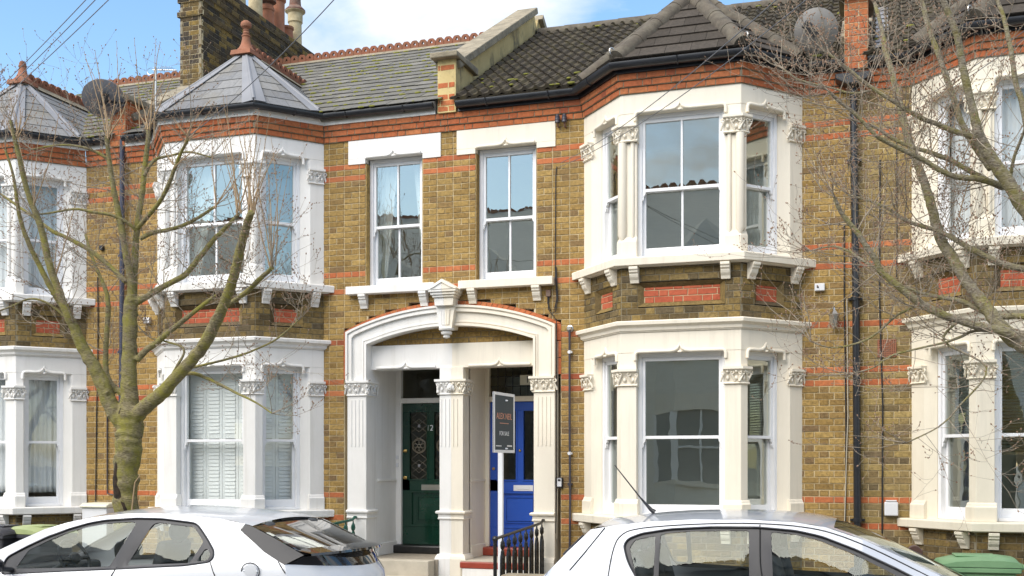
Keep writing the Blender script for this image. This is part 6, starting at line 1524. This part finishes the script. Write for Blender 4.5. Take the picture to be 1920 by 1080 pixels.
# ------------------------------------------------------------ satellite dishes and the aerial
MAT['dish'] = M('grey_dish_mesh', (.23, .215, .20), (.19, .18, .165), 3, .5); MAT['dishdark'] = M('dark_dish', (.17, .17, .185), (.15, .15, .16), 3, .6)
def dish(c, r, label, mat, base, face):
    T = thing('satellite_dish', label, 'satellite dish', base); b = Vector(base); c = Vector(c)-b; ax = Vector(face).normalized(); mb = MB(); n = 28
    a = ax.orthogonal().normalized(); bb = ax.cross(a); vs = []; fs = []
    prof = [(0.02, -.07), (.3, -.063), (.6, -.045), (.85, -.02), (1, 0), (1.03, .004), (1.03, -.012), (1, -.016), (.85, -.036), (.6, -.06), (.3, -.078), (.02, -.085)]
    mb.lathe(c, [(q*r, h) for q, h in prof], n, ax); mb.build('reflector', MAT[mat], T, smooth=35)
    q = c-ax*.07; mb = MB(); mb.tube([b-b, Vector((0, 0, 0)).lerp(q, .5)+Vector((0, -.02, 0)), q], .02, 8); mb.tube([Vector((0, 0, -.05)), q+Vector((0, 0, -.05))], .012, 6); mb.build('wall_arm', MAT['black'], T)
    mb = MB(); e = c+ax*r*.55-bb*0+Vector((0, 0, -r*.65)); mb.tube([c+Vector((0, 0, -r*.95))-ax*.02, e], .014, 6); mb.tube([e, e-(e-c-Vector((0, 0, -.05))).normalized()*.14], [.028, .034], 10); mb.build('receiver_arm', MAT['trim'], T)
    mb = MB(); mb.box(F(c-ax*.085, a, ax, bb), -.05, .05, -.16, .05, -.04, .0); mb.build('back_bracket', MAT['trim'], T, bevel=.01)
dish(atY(1530, 57, -.30), .24, 'large grey satellite dish fixed to the right-hand roof pier', 'dish', (W-.18, -.15, atY(1585, 60, -.2).z), (.05, 1, .5))
dish(atY(194, 185, -.28), .285, 'dark satellite dish fixed to the roof pier beside the left tree', 'dishdark', (-W+.18, -.15, atY(232, 190, -.2).z), (-.5, .8, .85))
ar = atY(292, 205, .3); AE = thing('television_aerial', 'thin metal television aerial on a pole below the chimney', 'aerial', ar)
tz = atY(292, 130, .3).z-ar.z; mb = MB(); mb.tube([(0, 0, -.05), (0, 0, tz+.02)], .016, 8); mb.build('pole', MAT['nickel'], AE)
mb = MB(); mb.tube([(-.05, 0, tz), (.32, .05, tz-.03)], .008, 6)
for k in range(9): x = .02+.036*k; mb.tube([(x, -.08, tz-.003*k), (x, .10, tz-.003*k)], .003, 5)
mb.tube([(-.03+.06*math.cos(t*.6)-.06, 0, tz-.02+.05*math.sin(t*.6)) for t in range(11)], .004, 5); mb.build('boom', MAT['nickel'], AE)
# ------------------------------------------------------------ pipes and cables on the walls (parts of their houses)
def wall_tube(pts, r, mat, H, name, off, clips=None, n=8):
    X0 = H.location.x; P = []
    for x, y in pts: q = atY(x, y, -off); P.append((q.x-X0, q.y, q.z))
    mb = MB(); mb.tube(P, r, n); o = mb.build(name, MAT[mat], H, smooth=50)
    if clips:
        for y, cm in clips:
            x = pts[0][0]+(pts[-1][0]-pts[0][0])*(y-pts[0][1])/(pts[-1][1]-pts[0][1]); q = atY(x, y, -off)
            mb = MB(); mb.lathe((q.x-X0, q.y, q.z-.02), [(r*1.25, 0), (r*1.25, .04)], 12); mb.box(F((q.x-X0, q.y, q.z), (1, 0, 0), (0, -1, 0)), -r*1.9, r*1.9, -.012, .012, -off+.004, -.0); mb.build('pipe_clip', MAT[cm], o)
    return o
h10, h12, h14, h8 = H10[0], H12[0], H14[0], H8[0]
wall_tube([(1600, 130), (1600, 165), (1605, 560), (1608, 1000), (1609, 1120)], .043, 'black', h8, 'downpipe', .085, [(300, 'black'), (560, 'black'), (975, 'black')], 12)
q = atY(1600, 150, -.12); MB().prism(F((q.x-h8.location.x, -.03, 0), (1, 0, 0), (0, -1, 0)), [(-.20, q.z+.06), (.20, q.z+.06), (.20, q.z), (.07, q.z-.07), (-.07, q.z-.07), (-.20, q.z)], 0, .2).build('hopper_head', MAT['black'], h8, bevel=.01)
wall_tube([(1068, 618), (1068, 780), (1069, 940), (1068, 1050)], .0145, 'greypipe', h10, 'waste_pipe', .05, [(660, 'boxwhite'), (850, 'boxwhite'), (908, 'greypipe')], 10)
q = atY(1068, 616, -.03); MB().lathe((q.x, .0, q.z), [(.04, 0), (.045, .012), (.03, .02), (.024, .06)], 14, (0, -1, 0)).build('pipe_outlet', MAT['nickel'], h10, smooth=50)
wall_tube([(229, 262), (229, 420), (228, 700), (227, 760), (226, 1010)], .036, 'bluepipe', h12, 'downpipe', .075, [(480, 'bluepipe'), (660, 'bluepipe')], 12)
wall_tube([(1044, 312), (1042, 330), (1041, 480), (1041, 520), (1043, 545)], .006, 'cable', h10, 'wall_cable', .012)
wall_tube([(1041, 500), (1044, 560), (1040, 580), (1032, 582), (1027, 568), (1028, 550)], .008, 'cable', h10, 'wall_cable', .02)
wall_tube([(1043, 500), (1046, 560), (1042, 584), (1034, 588), (1028, 580), (1030, 552)], .006, 'cable', h10, 'wall_cable', .03)
wall_tube([(1032, 585), (1043, 600), (1044, 640), (1044, 900), (1042, 1000)], .005, 'cable', h10, 'wall_cable', .012)
wall_tube([(1046, 640), (1046, 900), (1044, 1010)], .004, 'cablegrey', h10, 'wall_cable', .012)
wall_tube([(1583, 420), (1583, 560), (1586, 780), (1586, 900), (1585, 960), (1583, 1020)], .008, 'cable', h10, 'wall_cable', .015)
wall_tube([(1588, 560), (1590, 780), (1588, 830), (1586, 900), (1583, 1000)], .007, 'cablegrey', h10, 'wall_cable', .02)
wall_tube([(1650, 300), (1649, 560), (1655, 760), (1654, 1000)], .009, 'cable', h8, 'wall_cable', .015)
wall_tube([(1681, 260), (1682, 420), (1681, 520)], .006, 'cable', h8, 'wall_cable', .015)
wall_tube([(183, 520), (184, 600), (183, 700), (181, 780), (179, 960)], .008, 'cable', h14, 'wall_cable', .015)
wall_tube([(201, 760), (201, 900), (201, 925), (212, 928)], .010, 'greypipe', h14, 'wall_cable', .02)
# small fittings on the walls
def wbox(name, label, cat, x, y, w_, h_, d_, mat, extra=None, Y=0.0):
    q = atY(x, y, Y-.02); T = thing(name, label, cat, (q.x, Y, q.z)); fr = F((0, 0, 0), (1, 0, 0), (0, -1, 0))
    MB().box(fr, -w_/2, w_/2, -h_/2, h_/2, -.01, d_).build('casing', MAT[mat], T, bevel=min(w_, h_)*.08, seg=2)
    if extra: extra(T, fr, d_)
    return T
def ks(T, fr, d):
    MB().box(fr, -.028, .028, -.05, .052, d, d+.012).build('cover', MAT['boxwhite'], T, bevel=.004); MB().box(fr, -.018, .018, .02, .045, d+.012, d+.015).build('keypad', MAT['ink'], T)
wbox('key_safe', 'black and silver key safe on brickwork beside the waste pipe', 'key safe', 1050, 905, .075, .13, .045, 'black', ks)
wbox('junction_box', 'brown cable junction box under the window of the cream-trimmed house', 'junction box', 1028.5, 550, .06, .085, .04, 'rusty')
def mb_lid(T, fr, d): MB().box(fr, -.06, .06, .085, .10, .0, d+.004).build('lid', MAT['boxwhite'], T, bevel=.003)
wbox('utility_box', 'white square utility box low on the wall of the right house', 'utility box', 1671, 954, .15, .16, .07, 'boxwhite', mb_lid)
def lens(T, fr, d): mb = MB(); mb.lathe(fr.p(-.02, -.0, d), [(.012, 0), (.012, .004), (.004, .006)], 10, fr.n); mb.build('cable_entry', MAT['cable'], T)
wbox('wall_box', 'small white wall box above the ground floor, right of the cream bay', 'wall box', 1537, 539, .115, .085, .06, 'boxwhite', lens)
wbox('wall_box', 'small white wall box half hidden behind the left tree trunk', 'wall box', 277, 601, .10, .085, .06, 'boxwhite', lens)
wbox('wall_box', 'small black wall box on the brickwork left of the blue downpipe', 'wall box', 191, 465, .06, .07, .05, 'black', lens)
# terracotta air brick
q = atY(1663, 653, -.01); AB = thing('air_brick', 'terracotta air brick vent in the wall of the right house', 'vent', (q.x, 0, q.z)); fr = F((0, 0, 0), (1, 0, 0), (0, -1, 0)); mb = MB(); n = 8; w_ = .19
for i in range(n+1):
    x = -w_/2+w_*i/n; mb.box(fr, x-.006, x+.006, -w_/2, w_/2, .0, .014); mb.box(fr, -w_/2, w_/2, x-.006, x+.006, .0, .013)
mb.build('grille', MAT['terracotta'], AB); MB().box(fr, -w_/2-.01, w_/2+.01, -w_/2-.01, w_/2+.01, -.01, .003).build('backing', MAT['rusty'], AB)
# wall lamp between the houses on the right, insulators high up on the cream house
q = atY(1564, 598, -.06); WL = thing('wall_lantern', 'small dark wall lantern on the brickwork behind the branches', 'lantern', (q.x, 0, q.z)); mb = MB(); mb.lathe((0, -.10, -.12), [(.01, 0), (.045, .06), (.06, .16), (.065, .17), (.02, .22), (.008, .25)], 6); mb.build('lantern_body', MAT['nickel'], WL); MB().tube([(0, 0, .1), (0, -.06, .14), (0, -.10, .12)], .01, 6).build('arm', MAT['black'], WL)
q = atY(1046, 222, -.05); IN = thing('insulator', 'grey telephone line insulators high on the cream-trimmed house wall', 'insulator', (q.x, 0, q.z)); mb = MB(); mb.tube([(-.0, 0, -.10), (0, -.05, -.10), (0, -.07, -.05)], .012, 6); mb.tube([(.09, 0, -.11), (.09, -.05, -.10), (.09, -.07, -.06)], .012, 6); mb.build('bracket', MAT['rusty'], IN)
for x in (0, .09): mb = MB(); mb.lathe((x, -.07, -.06), [(.035, 0), (.03, .03), (.035, .035), (.03, .07), (.032, .075), (.02, .1)], 12); mb.build('insulator_cup', MAT['greypipe'], IN, smooth=40)
# meter cabinet behind the left tree and a round-topped brown post on the right
q = atY(187, 985, -.25); MC = thing('meter_cabinet', 'white meter cabinet standing between the left bay and the tree', 'cabinet', (q.x, -.25, GZ)); zt_ = atY(187, 945, -.3).z-GZ; fr = F((0, 0, 0), (1, 0, 0), (0, -1, 0))
MB().box(fr, -.21, .21, 0, zt_-.05, -.22, .12).build('cabinet_body', MAT['boxwhite'], MC, bevel=.006); MB().prism(F((-.23, 0, 0), (0, -1, 0), (1, 0, 0)), [(-.22, zt_-.05), (.15, zt_-.05), (.15, zt_-.02), (.08, zt_+.01), (-.22, zt_+.02)], 0, .46).build('cabinet_lid', MAT['plate'], MC, bevel=.008)
q = atY(1714, 1045, -.9); BP = thing('gate_post', 'brown round-topped post beside the green bin', 'post', (q.x, -.9, GZ)); zt_ = atY(1714, 1022, -.9).z-GZ
MAT['brown'] = M('brown_paint', (.09, .045, .035), (.075, .04, .03), 6, .4); mb = MB(); mb.prism(F((0, .05, 0), (1, 0, 0), (0, -1, 0)), [(-.085, 0), (.085, 0), (.085, zt_-.04)]+[(.085*math.cos(t), zt_-.10+.10*math.sin(t)) for t in [.6+2.0*k/8 for k in range(9)]]+[(-.085, zt_-.12)], 0, .10); mb.build('post_body', MAT['brown'], BP, bevel=.012, seg=2)
# ------------------------------------------------------------ overhead telephone wires
def wire(label, a, b, sag=.25, r=.006):
    A, B_ = Vector(a), Vector(b); P = []
    for i in range(25):
        t = i/24; q = A.lerp(B_, t); q.z -= sag*4*t*(1-t); P.append(q)
    o = MB().tube(P, r, 6).build('telephone_wire', MAT['wire']); tag(o, label, 'wire', 'overhead telephone wires')
fix = atY(1046, 314, -.06)
wire('upper of two telephone wires crossing the cream bay roof', atY(1052, 305, -.06), atY(1500, -40, -7.5), .1, .0038)
wire('lower of two telephone wires crossing the cream bay roof', fix, atY(1560, -40, -7.0), .12, .0038)
wire('telephone wire rising across the slate bay roof and chimney', atY(150, 352, -.5), atY(680, -60, -6.0), .35, .0042)
for k, (x0, y0, x1, y1) in enumerate(((0, 160, 175, -20), (0, 172, 195, -20), (-10, 190, 225, -20))):
    wire(('topmost', 'middle', 'lowest')[k]+' of three telephone wires across the sky at top left', atY(x0-60, y0+60, 3.0), atY(x1+60, y1-60, -4.0), .05, .0055)
for k, (x0, y0) in enumerate(((1745, 170), (1735, 190))):
    wire(('upper', 'lower')[k]+' telephone wire running up to the right behind the right tree', atY(x0-60, y0+40, -.8), atY(1990, 5+k*14, -2.6), .05, .0045)
# ------------------------------------------------------------ curtains, blinds and shutters
def cloth(name, label, cat, fr, x0, x1, z0, z1, out, mat, folds, depth=.03, edge=None, group=None, ox=0.0):
    n = int(folds*8); m = 14; vs = []
    for j in range(m+1):
        t = j/m; z = z1+(z0-z1)*t
        a, b = (x0, x1) if not edge else edge(t)
        for i in range(n+1):
            q = i/n; vs.append(fr.p(a+(b-a)*q, z, out+depth*math.sin(q*folds*2*math.pi+.6*math.sin(3*q))*(.6+.4*t)))
    mb = MB(); mb.add(vs, [(j*(n+1)+i, j*(n+1)+i+1, (j+1)*(n+1)+i+1, (j+1)*(n+1)+i) for j in range(m) for i in range(n)])
    mb.v = [(x+ox, y, z) for x, y, z in mb.v]; o = mb.build(name, MAT[mat], recalc=False, smooth=80)
    md = o.modifiers.new('thickness', 'SOLIDIFY'); md.thickness = .003
    return tag(o, label, cat, group)
f12, b12 = H12[1], H12[2]; b14 = H14[2]; b8 = H8[2]; x14, x8 = -2*W, 2*W
# tied-back curtains in the flat window over the green door (frame runs right to left there)
cloth('curtain', 'left pale curtain in the window above the green door', 'curtain', f12, .95, 1.18, 4.05, 5.68, -.33, 'curtain', 4, .02, lambda t: (1.18-.32*(1-.55*t), 1.18))
cloth('curtain', 'right pale curtain in the window above the green door', 'curtain', f12, .38, .6, 4.05, 5.68, -.33, 'curtain', 4, .02, lambda t: (.38, .38+.26*(1-.6*t)))
cloth('curtain', 'tied white curtain in the upper bay window behind the left tree', 'curtain', b12[1], .85, 1.18, 4.1, 5.7, -.33, 'curtain', 4, .02, lambda t: (1.18-.42*(1-.7*t), 1.18))
cloth('blind', 'grey roller blind in the upper bay side window behind the left tree', 'blind', b12[0], .31, .85, 4.06, 5.5, -.30, 'greyblind', 1, .0)
for i, (fr, a, b, l) in enumerate(((b14[2], .11, .65, 'right side window'), (b14[1], .2, 1.2, 'front window'))):
    for z0, z1, fl in ((4.06, 5.70, 'upper'), (1.2, 2.9, 'ground floor')):
        cloth('net_curtain', 'white net curtain in the %s %s of the far left house' % (fl, l), 'curtain', fr, a, b, z0, z1, -.30, 'net', 7 if i == 0 else 12, .018, ox=x14)
for i, (fr, a, b, l) in enumerate(((b8[2], .11, .65, 'left side window'), (b8[1], .2, 1.2, 'front window'))):
    cloth('net_curtain', 'white net curtain in the upper %s of the far right house' % l, 'curtain', fr, a, b, 4.06, 5.70, -.30, 'net', 7 if i == 0 else 12, .018, ox=x8)
    T = thing('venetian_blind', 'brown slatted blind in the ground floor %s of the far right house' % l, 'blind', (x8, 0, 0)); zlow = 1.93 if i == 0 else 1.75; k = 0; z = 2.88
    mb = MB()
    while z > zlow:
        mb.add([fr.p(a, z, -.30), fr.p(b, z, -.30), fr.p(b, z-.014, -.335), fr.p(a, z-.014, -.335)], [(0, 1, 2, 3)]); z -= .036
    mb.build('slats', MAT['blind'], T, recalc=False)
    MB().box(fr, a, b, zlow-.03, zlow, -.335, -.30).build('bottom_rail', MAT['blind'], T); MB().box(fr, a, b, 2.88, 2.91, -.34, -.295).build('head_rail', MAT['blind'], T)
# plantation shutters filling the ground floor bay of the white house
for i, (s0, s1, nl, l) in enumerate(((SL-.64, SL-.11, 2, 'right side'), (.19, FL-.19, 4, 'front'), (.11, .64, 2, 'left side'))):
    fr = b12[i]; T = thing('window_shutters', 'white louvred shutters in the %s window of the white ground floor bay' % l, 'shutters', (0, 0, 0)); lw = (s1-s0)/nl
    for k in range(nl):
        a, b = s0+lw*k, s0+lw*(k+1)-.004; mb = MB()
        mb.box(fr, a, a+.045, 1.05, 2.90, -.34, -.31).box(fr, b-.045, b, 1.05, 2.90, -.34, -.31)
        for z in (1.05, 1.96, 2.83): mb.box(fr, a+.045, b-.045, z, z+.07, -.34, -.31)
        leaf = mb.build('shutter_leaf', MAT['shutter'], T, bevel=.003)
        mb = MB(); z = 1.13
        while z < 2.82:
            if not 1.93 < z < 2.03: mb.add([fr.p(a+.045, z, -.305), fr.p(b-.045, z, -.305), fr.p(b-.045, z+.054, -.317), fr.p(a+.045, z+.054, -.317), fr.p(a+.045, z+.002, -.300), fr.p(b-.045, z+.002, -.300), fr.p(b-.045, z+.056, -.312), fr.p(a+.045, z+.056, -.312)], [(0, 1, 2, 3), (4, 7, 6, 5), (0, 4, 5, 1), (3, 2, 6, 7)])
            z += .05
        mb.build('louvres', MAT['shutter'], leaf, recalc=False)
